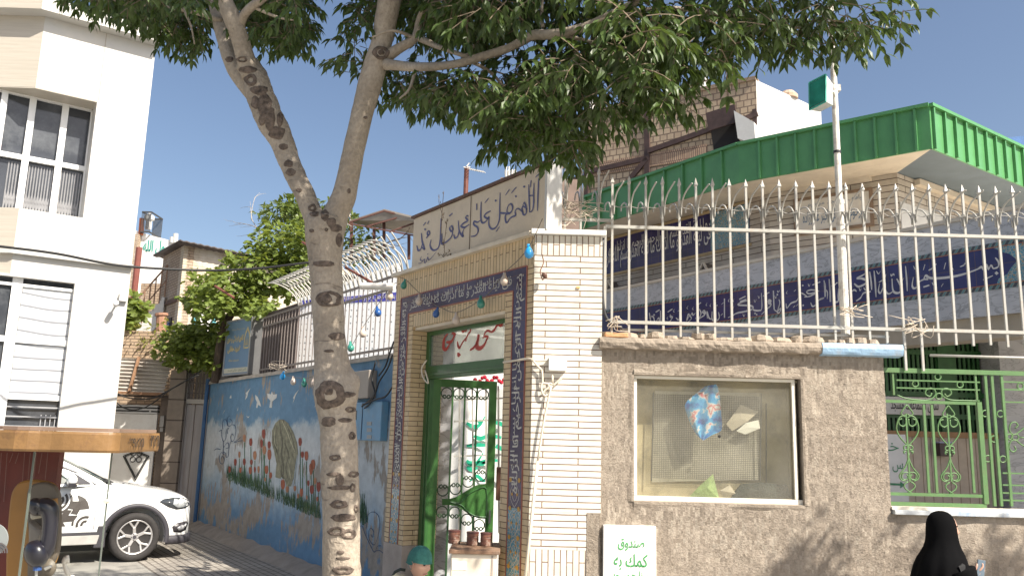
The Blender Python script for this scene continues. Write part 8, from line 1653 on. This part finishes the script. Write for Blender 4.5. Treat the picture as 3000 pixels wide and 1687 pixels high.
M_yp = plain('ochre phone shell', (.30, .145, .03), .4, .15, 5, .05, dirt=(.2, .1, .03), dirtamt=.4)
M_gp = plain('taupe phone face', (.13, .105, .08), .5, .1, 6)
sh = spline([(x, y, 0) for x, y in [OC(*p) for p in ((70, 1449), (75, 1100), (100, 700), (130, 400), (170, 250), (260, 150), (420, 110), (600, 125), (740, 170), (800, 280), (822, 420), (822, 950), (800, 1150), (740, 1300), (640, 1420), (560, 1600))]], 3)
pts = [(v.x, v.y) for v in sh]+[OC(60, 1700)]
def plate(name, pts2, Y, th, mat, par, bevel=.012):
    k = MB(); k.prism([zz(x, y, Y) for x, y in pts2], (0, th, 0)); return k.build(name, mat, par, bevel=bevel)
plate('shell', pts, 3.235, .018, M_yp, ph)
fp = [OC(*p) for p in ((365, 1700), (370, 1200), (385, 900), (365, 650), (355, 420), (375, 260), (450, 180), (600, 150), (720, 190), (785, 280), (808, 420), (808, 930), (775, 1150), (700, 1290), (600, 1410), (520, 1600))]
fs = spline([(x, y, 0) for x, y in fp], 3); plate('face_plate', [(v.x, v.y) for v in fs], 3.215, .03, M_gp, ph, .008)
plate('yellow_card_panel', [OC(*p) for p in ((575, 400), (770, 370), (775, 580), (730, 620), (720, 420), (580, 430))], 3.20, .02, M_yp, ph, .003)
plate('display', [OC(*p) for p in ((640, 430), (722, 412), (724, 470), (640, 480))], 3.195, .02, plain('dark display', (.03, .015, .01), .2), ph, .002)
plate('recess', [OC(*p) for p in ((400, 480), (620, 470), (650, 640), (620, 980), (430, 1040), (390, 800))], 3.21, .01, plain('recess brown', (.09, .07, .05), .6), ph, .002)
plate('cradle_wedge', [OC(*p) for p in ((385, 680), (520, 810), (545, 880), (530, 1000), (430, 1060), (380, 1060))], 3.17, .05, plain('warm grey cradle', (.22, .19, .16), .5), ph, .01)
plate('hook_lever', [OC(*p) for p in ((400, 560), (605, 545), (605, 630), (410, 672))], 3.13, .05, plain('cream lever', (.42, .38, .30), .45), ph, .008)
cr = OC(655, 1330); k = MB(); c_ = zz(*cr, 3.21); k.lathe(c_+Vector((0, .0, 0)), [(.001, .0), (.030, .004), (.034, 0), (.036, .01)], 20, (0, -1, 0)); k.build('coin_return', M_gp, ph, smooth=True); plate('coin_flap', [OC(*p) for p in ((600, 1330), (700, 1290), (712, 1330), (620, 1375))], 3.185, .01, plain('bright steel', (.6, .58, .55), .2, metal=.9), ph, .002)
k = MB()
for i, (x, y) in enumerate(((745, 850), (738, 915), (728, 990), (762, 880), (720, 1045), (742, 1000), (692, 1075), (735, 1095), (765, 940), (690, 1110), (710, 950), (732, 1055))): k.lathe(zz(*OC(x, y), 3.20), [(.0045, 0), (.003, .006)], 8, (0, -1, 0))
k.build('keypad', plain('steel keys', (.55, .52, .48), .3, metal=.7), ph)
M_hs = plain('navy black handset', (.011, .010, .018), .28, .2, 8, coat=.3)
k = MB(); hp = [(470, 470, .022), (540, 480, .028), (620, 490, .034), (680, 540, .032), (695, 640, .027), (690, 780, .026), (675, 920, .026), (645, 1040, .028), (590, 1110, .034), (520, 1130, .045)]
P_ = [zz(*OC(x, y), 3.10+.0*i) for i, (x, y, r) in enumerate(hp)]; pv = spline(P_, 4); rv = [v.x for v in spline([(r, 0, 0) for _, _, r in hp], 4)]; k.tube(pv, rv, 16)
for (x, y, r) in ((500, 1140, .050), (500, 490, .034)):
    c_ = zz(*OC(x, y), 3.09); prof = [(max(.001, r*math.cos(-math.pi/2+math.pi*i/8)), r*.75*math.sin(-math.pi/2+math.pi*i/8)) for i in range(9)]; k.lathe(c_, prof, 18, (-.5, -.6, -.3))
hsr = k.build('handset', M_hs, ph, smooth=True)
k = MB(); k.tube([zz(*OC(525, 1260), 3.09), zz(*OC(515, 1365), 3.09)], .014, 12); k.build('cord_sleeve', plain('blue sleeve', (.03, .08, .25), .4), hsr)
k = MB(); k.tube([zz(*OC(505, 1360), 3.09), zz(*OC(498, 1500), 3.1), zz(*OC(500, 1700), 3.12)], .005, 8); k.build('armoured_cord', plain('steel cord', (.5, .5, .5), .3, metal=.6), hsr)
ks = thing('kiosk_emblem_plate', 'pale grey round plate with dark curved stripes on the kiosk at the far left', 'plate', k3(0, 1640, 2.9))
c_ = k3(-22, 1580, 2.9); R_ = k3(25, 1580, 2.9).x-c_.x; k = MB(); k.lathe(c_, [(R_, 0), (R_, .006)], 32, (0, -1, 0)); k.build('disc', plain('pale grey plate', (.24, .26, .255), .5, .08, 6), ks)
k = MB()
for r0, r1, dz in ((.40, .47, -.06), (.28, .35, -.07), (.16, .23, -.08)):
    n = 14
    for i in range(n):
        a = math.pi*(.0+i/n); b_ = math.pi*(i+1)/n; q4 = [(r0*math.cos(a), r0*math.sin(a)), (r1*math.cos(a), r1*math.sin(a)), (r1*math.cos(b_), r1*math.sin(b_)), (r0*math.cos(b_), r0*math.sin(b_))]; k.face([Vector((c_.x+R_*.55+R_*x*1.3, c_.y-.009, c_.z-R_*.75+R_*z*1.3)) for x, z in q4])
k.build('stripes', plain('stripe grey', (.10, .09, .09), .6), ks, recalc=False)
Yb = 3.6; k = MB(); bp = [k3(x, y, Yb) for x, y in ((195, 1632), (190, 1645), (192, 1662), (200, 1685), (212, 1720), (220, 1800))]; k.tube(spline(bp, 4), [.013]*5+[.009]*16, 8); k.tube([k3(196, 1626, Yb), k3(198, 1648, Yb)], .009, 8); k.tube([k3(200, 1688, Yb), k3(216, 1690, Yb)], .008, 8)
tag(k.build('bent_bracket', plain('white bracket plastic', (.72, .69, .62), .5), smooth=True), 'bent white bracket sticking up behind the kiosk glass beside the telephone', 'bracket')
M_cord = plain('grey cord', (.16, .14, .12), .7)
BC = {'w': plain('cream bulb', (.60, .50, .42), .35, .05, 6, coat=.3), 'g': plain('green bulb', (.05, .26, .20), .3, .1, 6, coat=.4), 'b': plain('deep blue bulb', (.02, .09, .30), .3, .1, 6, coat=.4), 's': plain('sky blue bulb', (.03, .33, .72), .3, .05, 6, coat=.4)}
def bulbstring(name, label, P, cord, bulbs, group=None):
    root = thing(name, label, 'string lights', P(*cord[0]), group); k = MB(); k.tube(spline([P(*c) for c in cord], 5), .004, 5); k.build('cord', M_cord, root)
    for (x, y, c, dx, dy, s) in bulbs:
        p = P(x, y); d = P(x+dx, y+dy)-p; d.normalize(); k = MB(); s *= .9; k.lathe(p, [(.013*s, 0), (.015*s, .025*s), (.02*s, .035*s), (.036*s, .062*s), (.040*s, .085*s), (.034*s, .108*s), (.018*s, .122*s), (.001, .126*s)], 16, d); k.build('bulb', BC[c], root, smooth=True)
Pb1 = PP.shift(.10); Pb = lambda x, y: Pb1.hit(x, y)
bulbstring('bulb_string', 'string of coloured bulbs draped across the tile inscription above the green door', Pb, [(1590, 640), (1553, 718), (1520, 760), (1478, 800), (1438, 852), (1406, 880), (1337, 915), (1290, 900), (1270, 890), (1222, 852), (1190, 820), (1170, 812)],
    [(1548, 716, 's', 2, 30, 1.15), (1478, 798, 'w', 0, 30, 1.1), (1408, 866, 'g', 1, 30, 1.1), (1337, 915, 'w', -1, 30, 1.1), (1283, 900, 'b', -8, 28, 1.0), (1228, 862, 'w', 0, 30, 1.05), (1187, 818, 'g', -6, 26, 1.0)])
Pb2 = PM.shift(.25); P2 = lambda x, y: Pb2.hit(x, y)
bulbstring('bulb_string', 'string of coloured bulbs slanting down in front of the white screen between trunk and gatehouse', P2, [(1165, 826), (1142, 842), (1105, 895), (1062, 960), (1035, 1005), (1022, 1030)],
    [(1142, 846, 'w', -1, 24, 1.25), (1104, 898, 'b', 4, 24, 1.25), (1062, 957, 'w', 1, 24, 1.25), (1026, 1000, 'g', 2, 24, 1.25)])
bulbstring('bulb_string', 'sagging string of bulbs along the top of the painted wall left of the trunk', P2, [(818, 1078), (835, 1096), (860, 1104), (890, 1107), (922, 1102), (940, 1098)],
    [(831, 1088, 's', -5, 20, 1.2), (859, 1102, 'w', 0, 20, 1.2), (891, 1107, 'g', 0, 20, 1.2), (920, 1103, 'w', 0, 20, 1.2)])
tangle(P2(822, 1076), 12, .14, 'twine_tangle', 'pale twine knotted where the bulb string meets the painted wall')
Yc = YW-.03; c3 = lambda x, y, d=.05: onY(x, y, Yc-d)
jbx = thing('white_junction_box', 'white square junction box with conduits on the white brick return pier', 'junction box', c3(1630, 1085))
a = c3(1607, 1085); b_ = c3(1660, 1047); k = MB(); k.box((a.x, Yc-.07, a.z), (b_.x, Yc-.001, b_.z)); k.build('box', plain('white box plastic', (.82, .81, .79), .4), jbx, bevel=.006)
M_cond = plain('cream conduit', (.68, .60, .48), .5, .08, 8)
k = MB(); C5 = lambda x, y, d=.045: c3(1560+x/3.916, 980+y/3.916, d)
k.tube(spline([C5(215, 590), C5(180, 750), C5(130, 1000), C5(60, 1449)], 3), .009, 8); k.tube([C5(60, 1449), c3(1553, 1560), c3(1527, 1800)], .013, 8)
for s_ in ([(110, 410), (115, 500), (120, 550), (170, 560), (210, 560), (232, 570)], [(228, 450), (230, 560)], [(340, 485), (280, 545), (235, 585)], [(120, 550), (100, 590), (110, 660), (140, 700), (180, 690)], [(175, 560), (190, 600), (140, 640), (120, 680)], [(0, 285), (50, 350), (110, 410)], [(0, 283), (60, 300), (185, 290)]): k.tube(spline([C5(*p, .035) for p in s_], 3), .009, 7)
k.build('conduit', M_cond, jbx, smooth=True)
k = MB(); k.tube([PP.hit(1548, 1050, .05), PP.hit(1480, 1060, .05), PP.hit(1475, 1061, .05)], .01, 8); k.tube([PP.hit(1548, 1050, .05), C5(0, 284, .04)], .01, 8); k.build('horizontal_conduit', M_cond, jbx)
hk = [PP.hit(1250, 1055, .04), PP.hit(1236, 1078, .04), PP.hit(1240, 1105, .04), PP.hit(1255, 1122, .04), PP.hit(1246, 1085, .04)]
wire('door_wire', hk, .008, M_cond, 'looped stub of pale wire hanging beside the top of the green door', 'wire')
wire('hanging_wire', [onY(x, y, YW-.1) for x, y in ((1588, 745), (1592, 770), (1583, 795), (1590, 820), (1596, 800))], .005, plain('brown wire', (.25, .12, .07)), 'twisted brown wire dangling on the white soldier course of the return pier', 'wire')
tag(MB().lathe(onY(1595, 806, YW-.1), [(.001, -.03), (.022, -.015), (.024, .005), (.012, .03), (.001, .035)], 10, (.6, 0, -1)).build('dead_bulb_socket', plain('brown socket', (.12, .06, .04), .5)), 'small brown bulb socket at the end of the dangling wire on the return pier', 'socket')
tag(MB().box(tuple(onY(1692, 842, YW-.04)-Vector((.01, 0, .008))), tuple(onY(1692, 842, YW-.04)+Vector((.02, .008, .008)))).build('orange_scrap', plain('orange scrap', (.7, .4, .15))), 'tiny orange scrap stuck on the white return pier bricks', 'scrap')
k = Leaves(); rg = random.Random(6); pb = PP.at(PSg.uz(1300, 740)[0], zTop+.05, .03); km = MB()
for (x0, y0, x1, y1) in ((1300, 760, 1298, 700), (1300, 755, 1282, 745), (1302, 750, 1318, 735), (1310, 750, 1322, 748), (1292, 690, 1300, 560), (1300, 640, 1286, 570), (1300, 720, 1310, 640)):
    a = PP.hit(x0, y0, .03); b_ = PP.hit(x1, y1, .03); km.tube(spline([a, a.lerp(b_, .5)+Vector((rg.uniform(-.02, .02), -.02, .01)), b_], 3), .003, 4)
    for _ in range(6): t = rg.random(); k.leaf(a.lerp(b_, t), Vector((rg.uniform(-1, 1), rg.uniform(-1, 0), rg.uniform(-.2, 1))), Vector((0, -1, .2)), .03, .008)
wd = thing('dry_weed', 'dry brown weed growing on the cornice in front of the calligraphy sign', 'weed', PP.hit(1300, 760, .03)); km.build('stalks', plain('dry stalk', (.16, .11, .07)), wd); k.build('leaves', leafmat('dry leaf', (.12, .085, .04)), wd)
k = Leaves(); c_ = kz(1730, 682)
for _ in range(60): k.leaf(c_+Vector((rg.uniform(-.1, .1), rg.uniform(-.15, 0), -.03)), Vector((rg.uniform(-1, 1), rg.uniform(-1, 1), rg.uniform(0, 1))), Vector((0, -1, 1)), .03, .014)
o = k.build('moss_weed', leafmat('weed green', (.12, .16, .03))); tag(o, 'tuft of green weed on top of the return pier beneath the short railing', 'weed')
def fy(x, y, Y): return onY(x, y, Y)
Yo = 7.15; oa = fy(1322, 1625, Yo); ob2 = fy(1456, 1620, Yo); zt = fy(1400, 1622, Yo).z
pk = thing('wooden_top_box', 'white painted pedestal box with a brown wooden top before the green door', 'box', ((oa.x+ob2.x)/2, Yo+.2, GZ))
k = MB(); k.box((oa.x, Yo, GZ), (ob2.x, Yo+.5, zt)); k.build('box', plain('cream box paint', (.74, .66, .54), .6, .06, 5, dirt=(.5, .35, .22), dirtamt=.4, dscale=3), pk, bevel=.008)
k = MB(); k.box((oa.x-.02, Yo-.025, zt+.001), (ob2.x+.025, Yo+.56, zt+.03)); k.build('wooden_top', plain('worn brown board', (.22, .13, .08), .7, .3, 9, .4, dirt=(.4, .33, .26)), pk, bevel=.004)
k = MB(); p1 = fy(1322, 1634, Yo); k.box((p1.x+.01, Yo-.003, p1.z-.09), (p1.x+.13, Yo-.0005, p1.z-.02)); k.build('sticker', plain('blue white sticker', (.62, .68, .74), .6, .2, 60), pk)
k = MB(); k.box((ob2.x-.045, Yo-.004, GZ+.05), (ob2.x-.03, Yo-.001, zt-.01)); k.build('corner_bead', plain('grey bead', (.35, .3, .26)), pk)
M_tin = plain('rusted tin', (.14, .06, .04), .5, .6, 24, .2, dirt=(.45, .38, .3), dirtamt=.8, dscale=16)
for x, lab, Yt in ((1330, 'leftmost of the three rusted tins on the wooden top, with an orange flush', Yo+.42), (1384, 'middle of the three rusted tins on the wooden top', Yo+.33), (1424, 'rightmost of the three rusted tins on the wooden top, near its edge', Yo+.30)):
    b0 = onY(x, 1600, Yt); z = zt+.031; T = thing('rusted_tin', lab, 'tin', (b0.x, Yt, z), 'rusted tins on the wooden top')
    r = 17*Yt/FPX; k = MB(); k.lathe((b0.x, Yt, z), [(r*.96, 0), (r, .006), (r, .030), (r*.95, .034), (r, .038), (r, .068), (r*.95, .072), (r, .076), (r, .098)], 24); k.build('can', M_tin, T, smooth=False)
    k = MB(); k.lathe((b0.x, Yt, z+.0985), [(r*1.04, 0), (r*1.04, .012), (r*.95, .014)], 24); k.build('lid', plain('dark tin lid', (.10, .035, .03), .4), T)
def skin_mesh(name, verts, edges, mat, parent, sub=2, root=0):
    off = wloc(parent); me = bpy.data.meshes.new(name); me.from_pydata([Vector(v[:3])-off for v in verts], edges, []); o = bpy.data.objects.new(name, me); COL.objects.link(o); o.parent = parent
    sk = o.modifiers.new('skin', 'SKIN'); sk.use_smooth_shade = True
    for i, v in enumerate(verts): r = v[3]; me.skin_vertices[0].data[i].radius = (r, r) if not hasattr(r, '__len__') else r
    me.skin_vertices[0].data[root].use_root = True; s_ = o.modifiers.new('sub', 'SUBSURF'); s_.levels = sub; s_.render_levels = sub; me.materials.append(mat); return o
M_skin = plain('skin', (.50, .30, .22), .5, .08, 12, .05); M_eye = plain('eye', (.03, .02, .02), .2); M_brow = plain('brow hair', (.05, .04, .035), .9)
def rotz(v, a): return Vector((v.x*math.cos(a)-v.y*math.sin(a), v.x*math.sin(a)+v.y*math.cos(a), v.z))
def head(parent, c, face_az, s=1.0, tilt=0, mat=M_skin):
    """c: middle of the head; the face looks along face_az (degrees)"""
    F_ = hdir(face_az); S_ = Vector((-F_.y, F_.x, 0)); U_ = Vector((0, 0, 1)); F2 = (F_*math.cos(tilt)-U_*math.sin(tilt)); U2 = (U_*math.cos(tilt)+F_*math.sin(tilt))
    rows = []; nj = 28; ni = 22
    for i in range(ni+1):
        ph_ = -math.pi/2+math.pi*i/ni; row = []
        for j in range(nj):
            t = 2*math.pi*j/nj; f = math.cos(t); sd_ = math.sin(t); z = math.sin(ph_)*.118; cr_ = math.cos(ph_)**.85
            wF, wS = .098, .076
            if z < -.02: kx = (z+.02)/-.098; wS *= 1-.38*kx; wF *= 1-.10*kx if f > 0 else 1-.45*kx
            x = f*cr_*wF; y = sd_*cr_*wS
            if f > .0:
                nose = math.exp(-((y/.013)**2))*math.exp(-(((z+.022)/.024)**2))*.024; x += nose if f > .5 else 0
                x -= math.exp(-(((abs(y)-.031)/.014)**2))*math.exp(-(((z-.004)/.014)**2))*.010
                x += math.exp(-((y/.04)**2))*math.exp(-(((z-.028)/.012)**2))*.004+math.exp(-((y/.022)**2))*math.exp(-(((z+.062)/.008)**2))*.005+math.exp(-((y/.02)**2))*math.exp(-(((z+.098)/.014)**2))*.008
                x -= math.exp(-((y/.02)**2))*math.exp(-(((z+.070)/.004)**2))*.003
            row.append(c+(F2*x+S_*y+U2*z)*s)
        rows.append(row)
    k = MB(); k.grid(rows, closed=True); h = k.build('head', mat, parent, smooth=True)
    for sg in (-1, 1):
        k = MB(); ec_ = c+(F2*.0+S_*.077*sg+U2*-.01)*s
        k.lathe(ec_-S_*sg*.008, [(.010*s, 0), (.024*s, .008*s), (.028*s, .016*s), (.020*s, .014*s), (.008*s, .006*s)], 14, (S_*sg+F2*-.35).normalized()); k.build('ear', mat, h, smooth=True)
        k = MB(); k.lathe(c+(F2*.081+S_*.031*sg+U2*.004)*s, [(.001, -.010*s), (.009*s, -.006*s), (.011*s, 0), (.007*s, .006*s), (.001, .009*s)], 12, F2); k.build('eye', M_eye, h, smooth=True)
        k = MB(); k.tube([c+(F2*.093+S_*.016*sg+U2*.026)*s, c+(F2*.092+S_*.034*sg+U2*.032)*s, c+(F2*.080+S_*.050*sg+U2*.025)*s], .004*s, 5); k.build('eyebrow', M_brow, h)
    k = MB(); k.tube([c+(F2*.080+S_*-.024+U2*-.069)*s, c+(F2*.0945+U2*-.067)*s, c+(F2*.080+S_*.024+U2*-.069)*s], .0045*s, 6); k.build('mouth', plain('lips', (.34, .14, .12), .5), h)
    return h, F2, S_, U2
def hand(parent, w_, d, palm, side, mat=M_skin, grip=.9, nm='hand'):
    """a palm with five separate bent fingers; w_ wrist, d towards fingertips, palm = palm normal, side = towards the thumb"""
    d = d.normalized(); V = []; E_ = []
    def add(p, r): V.append((p.x, p.y, p.z, r)); return len(V)-1
    a = add(w_, .024); b_ = add(w_+d*.035, (.030, .018)); c = add(w_+d*.075, (.036, .015)); E_ += [(a, b_), (b_, c)]
    palmo = skin_mesh(nm, V, E_, mat, parent, 2)
    for i in range(4):
        off = side*(.030-.020*i); L = (.040, .046, .043, .034)[i]; p = w_+d*.078+off; V = [(*(p-d*.018), .0095)]; dd = d.copy()
        V.append((*p, .0095)); q = p
        for jn in range(3):
            an = grip*(.35+.5*jn)*(1-.05*i); dd = (d*math.cos(an)+palm*math.sin(an)).normalized(); q = q+dd*L*(.62 if jn == 0 else .42 if jn == 1 else .34); V.append((*q, .0088-.0011*jn))
        skin_mesh('finger', V, [(j, j+1) for j in range(len(V)-1)], mat, palmo, 1)
    t0 = w_+d*.028+side*.022; t1 = t0+(side*.7+d*.5+palm*.35).normalized()*.032; t2 = t1+(side*.15+d*.8+palm*.6).normalized()*.030; t3 = t2+(d*.7+palm*.8-side*.3).normalized()*.022
    skin_mesh('thumb', [(*(t0-side*.01), .012), (*t0, .012), (*t1, .0105), (*t2, .0095), (*t3, .0075)], [(0, 1), (1, 2), (2, 3), (3, 4)], mat, palmo, 1)
    return palmo
Ym = 6.7; hc = onY(1228, 1646, Ym); sm = thing('person', 'seated person in a teal cap and grey shirt in front of the gatehouse', 'person', (hc.x, Ym, GZ))
hd_, F2, S_, U2 = head(sm, hc, -35, 1.0, .15)
nk = hc-Vector((0, 0, .13)); ch = nk-Vector((0, 0, .14))+F2*-.03; pv_ = nk-Vector((0, 0, .50))+F2*-.06
SF = hdir(-35); SS = Vector((-SF.y, SF.x, 0))
V = [(*pv_, (.16, .13)), (*(pv_+Vector((0, 0, .16))), (.15, .12)), (*ch, (.17, .12)), (*(nk-Vector((0, 0, .05))), (.075, .07)), (*(nk+Vector((0, 0, .03))), (.055, .055))]; E_ = [(0, 1), (1, 2), (2, 3), (3, 4)]
for sg in (-1, 1):
    b = len(V); sh_ = ch+SS*.17*sg+Vector((0, 0, .03)); el = sh_+SS*.05*sg-Vector((0, 0, .26))+SF*.06; wr_ = el+SF*.22-Vector((0, 0, .02))-SS*.05*sg
    V += [(*sh_, .065), (*el, .05), (*wr_, .035)]; E_ += [(2, b), (b, b+1), (b+1, b+2)]
    hip = pv_+SS*.09*sg; kn = hip+SF*.42+Vector((0, 0, .02)); an_ = Vector((kn.x, kn.y, 0))+SF*.04+Vector((0, 0, GZ+.09)); toe = an_+SF*.16-Vector((0, 0, .05)); b = len(V)
    V += [(*hip, .09), (*kn, .065), (*an_, .045), (*toe, .04)]; E_ += [(0, b), (b, b+1), (b+1, b+2), (b+2, b+3)]
    hand(sm, wr_+SF*.01, SF, Vector((0, 0, -1)), -SS*sg, grip=.5)
skin_mesh('body', V, E_, plain('grey shirt cloth', (.26, .25, .22), .9, .15, 10, .2), sm, 2)
k = MB(); rows = []
for i in range(10):
    ph_ = math.pi/2*i/9; row = []
    for j in range(28):
        t = 2*math.pi*j/28; f = math.cos(t); z = .015+math.sin(ph_)*.112; cr_ = math.cos(ph_)**.8+.001; row.append(hc+F2*(f*cr_*.107+(0 if f > 0 else 0))+S_*math.sin(t)*cr_*.086+U2*(z-(.025 if f < 0 else 0)*(1-i/9)))
    rows.append(row)
rows.insert(0, [p+(p-hc).normalized()*.004-U2*.004 for p in rows[0]]); k.grid(rows, closed=True); k.build('cap', plain('teal knitted cap', (.035, .15, .13), .9, .2, 30, .5, bscale=120), sm, smooth=True)
k = MB(); rows = []
for i in range(5):
    row = []
    for j in range(12): t = math.pi*.55+math.pi*.9*j/11; z = .02-.075*i/4; row.append(hc+F2*math.cos(t)*(.104-.012*i/4)+S_*math.sin(t)*(.082-.012*i/4)+U2*z)
    rows.append(row)
k.grid(rows); o = k.build('hair', plain('grey hair', (.22, .21, .2), .9), sm, smooth=True); s_ = o.modifiers.new('s', 'SOLIDIFY'); s_.thickness = .006
stl = thing('low_stool', 'plain low stool under the seated person in the teal cap', 'stool', (pv_.x, pv_.y, GZ)); k = MB(); k.box((pv_.x-.17, pv_.y-.17, pv_.z-.15), (pv_.x+.17, pv_.y+.17, pv_.z-.12)); k.build('seat', plain('stool wood', (.3, .2, .12)), stl)
for dx in (-.13, .13):
    for dy in (-.13, .13): k = MB(); k.bar((pv_.x+dx, pv_.y+dy, GZ), (pv_.x+dx, pv_.y+dy, pv_.z-.151), .03); k.build('leg', MC['stool wood'], stl)
k = MB(); c_ = onY(1168, 1690, 6.75); rows = []; 
for i in range(9):
    ph_ = -math.pi/2+math.pi*i/8; rows.append([c_+Vector((math.cos(t)*math.cos(ph_), math.sin(t)*math.cos(ph_), .55*math.sin(ph_)))*.055*(1+.55*pnoise((math.cos(t)*3+i, math.sin(t)*3, 1))) for t in [2*math.pi*j/20 for j in range(20)]])
k.grid(rows, closed=True); tag(k.build('crumpled_cloth', plain('cream striped cloth', (.55, .50, .36), .9, .5, 30, .4)), 'crumpled cream cloth bundle just left of the seated person', 'cloth')
k = MB(); k.tube([c_+Vector((-.05, 0, .0)), c_+Vector((-.03, 0, .04)), c_+Vector((.01, 0, .06)), c_+Vector((.05, 0, .055))], .012, 8); o = k.build('bent_black_tube', plain('black plastic', (.02, .03, .025), .4), None, smooth=True); tag(o, 'black curved handle over the crumpled cream cloth bundle', 'tube')
Yw2 = 6.35; wh_ = onY(2764, 1546, Yw2); wo = thing('person', 'person in a long black chador walking before the plastered wall, holding a phone', 'person', (wh_.x, Yw2, GZ))
hd2, F3, S3, U3 = head(wo, wh_, -8, .95, .08)
zt = wh_.z; base_z = GZ+.05; cxw = wh_.x
V = [(cxw-.02, Yw2, base_z+.82, .14), (cxw-.02, Yw2, base_z+1.02, (.13, .11)), (cxw-.01, Yw2, zt-.28, (.15, .11)), (cxw, Yw2, zt-.16, .055), (cxw, Yw2, zt-.10, .05)]; E_ = [(0, 1), (1, 2), (2, 3), (3, 4)]
wrist = onY(2846, 1690, Yw2-.14); elbow = Vector((cxw+.10, Yw2-.13, zt-.52)); shr = Vector((cxw+.02, Yw2-.15, zt-.27))
b = len(V); V += [(*shr, .055), (*elbow, .045), (*wrist, .028)]; E_ += [(2, b), (b, b+1), (b+1, b+2)]
for sg, fx in ((-1, .22), (1, -.16)):
    b = len(V); V += [(cxw+fx*.2, Yw2+sg*.08, base_z+.72, .09), (cxw+fx*.7, Yw2+sg*.08, base_z+.40, .06), (cxw+fx, Yw2+sg*.08, base_z+.04, .04), (cxw+fx+.15, Yw2+sg*.08, base_z-.01, .035)]; E_ += [(0, b), (b, b+1), (b+1, b+2), (b+2, b+3)]
skin_mesh('body', V, E_, plain('black dress', (.012, .012, .013), .85, .2, 10), wo, 2)
hv = hand(wo, wrist, Vector((.55, -.1, .35)), Vector((-.3, .2, .8)), Vector((-.45, -.6, .5)).normalized(), grip=1.1)
k = MB(); rows = []
prof = [(zt+.125, .008, .01), (zt+.118, .05, .05), (zt+.09, .09, .085), (zt+.03, .112, .10), (zt-.06, .112, .105), (zt-.14, .125, .125), (zt-.22, .17, .19), (zt-.32, .19, .22), (zt-.5, .215, .23), (zt-.75, .255, .25), (zt-1.0, .30, .28), (zt-1.2, .335, .30), (base_z+.02, .37, .32)]
NJ = 64
for i, (z, rx, ry) in enumerate(prof):
    row = []
    for j in range(NJ):
        t = 2*math.pi*j/NJ; fold = 1+(.055*math.sin(t*7+i*.25)+.03*math.sin(t*13+1+i*.1))*min(1, max(0, (i-4)/5)); x = math.cos(t)*rx*fold; y = math.sin(t)*ry*fold
        lean = -.015*max(0, i-5); fr = max(0, x)*.25*max(0, i-6)/6
        if i in (2, 3, 4) and math.cos(t) > .72: x -= .035 if i == 3 else .02     # the face opening sits back behind the brow
        row.append(Vector((cxw-.012+x+lean+fr*.3, Yw2+y, z)))
    rows.append(row)
b0 = len(k.v); n = NJ
for r in rows: k.v += r
for i in range(len(rows)-1):
    for j in range(n):
        t = 2*math.pi*(j+.5)/n
        if i in (2, 3, 4) and math.cos(t) > .80 and i < 5: continue
        k.f.append((i*n+j, i*n+(j+1) % n, (i+1)*n+(j+1) % n, (i+1)*n+j))
k.f.append(tuple(range(n))[::-1])
chd = k.build('chador', plain('black chador cloth', (.004, .004, .0045), .95, .3, 4, .1, spec=.08), wo, smooth=True); s_ = chd.modifiers.new('s', 'SOLIDIFY'); s_.thickness = .006; ss_ = chd.modifiers.new('ss', 'SUBSURF'); ss_.levels = 1; ss_.render_levels = 1
k = MB(); sl = spline([shr+Vector((.0, -.02, 0)), elbow+Vector((0, -.03, 0)), wrist-Vector((.03, 0, .01))], 5); k.tube(sl, [.10-.055*i/(len(sl)-1) for i in range(len(sl))], 14); k.build('chador_sleeve', MC['black chador cloth'], wo, smooth=True)
k = MB(); hp_ = wrist+Vector((.055, -.03, .055)); k.bar(hp_-Vector((.01, 0, .05)), hp_+Vector((.01, 0, .07)), .062, .009, (.2, -1, .1)); tag(k.build('mobile_phone', plain('grey blue phone', (.12, .16, .20), .25, .1, 8), bevel=.003), 'small grey blue phone held in the hand of the chador wearer', 'phone')
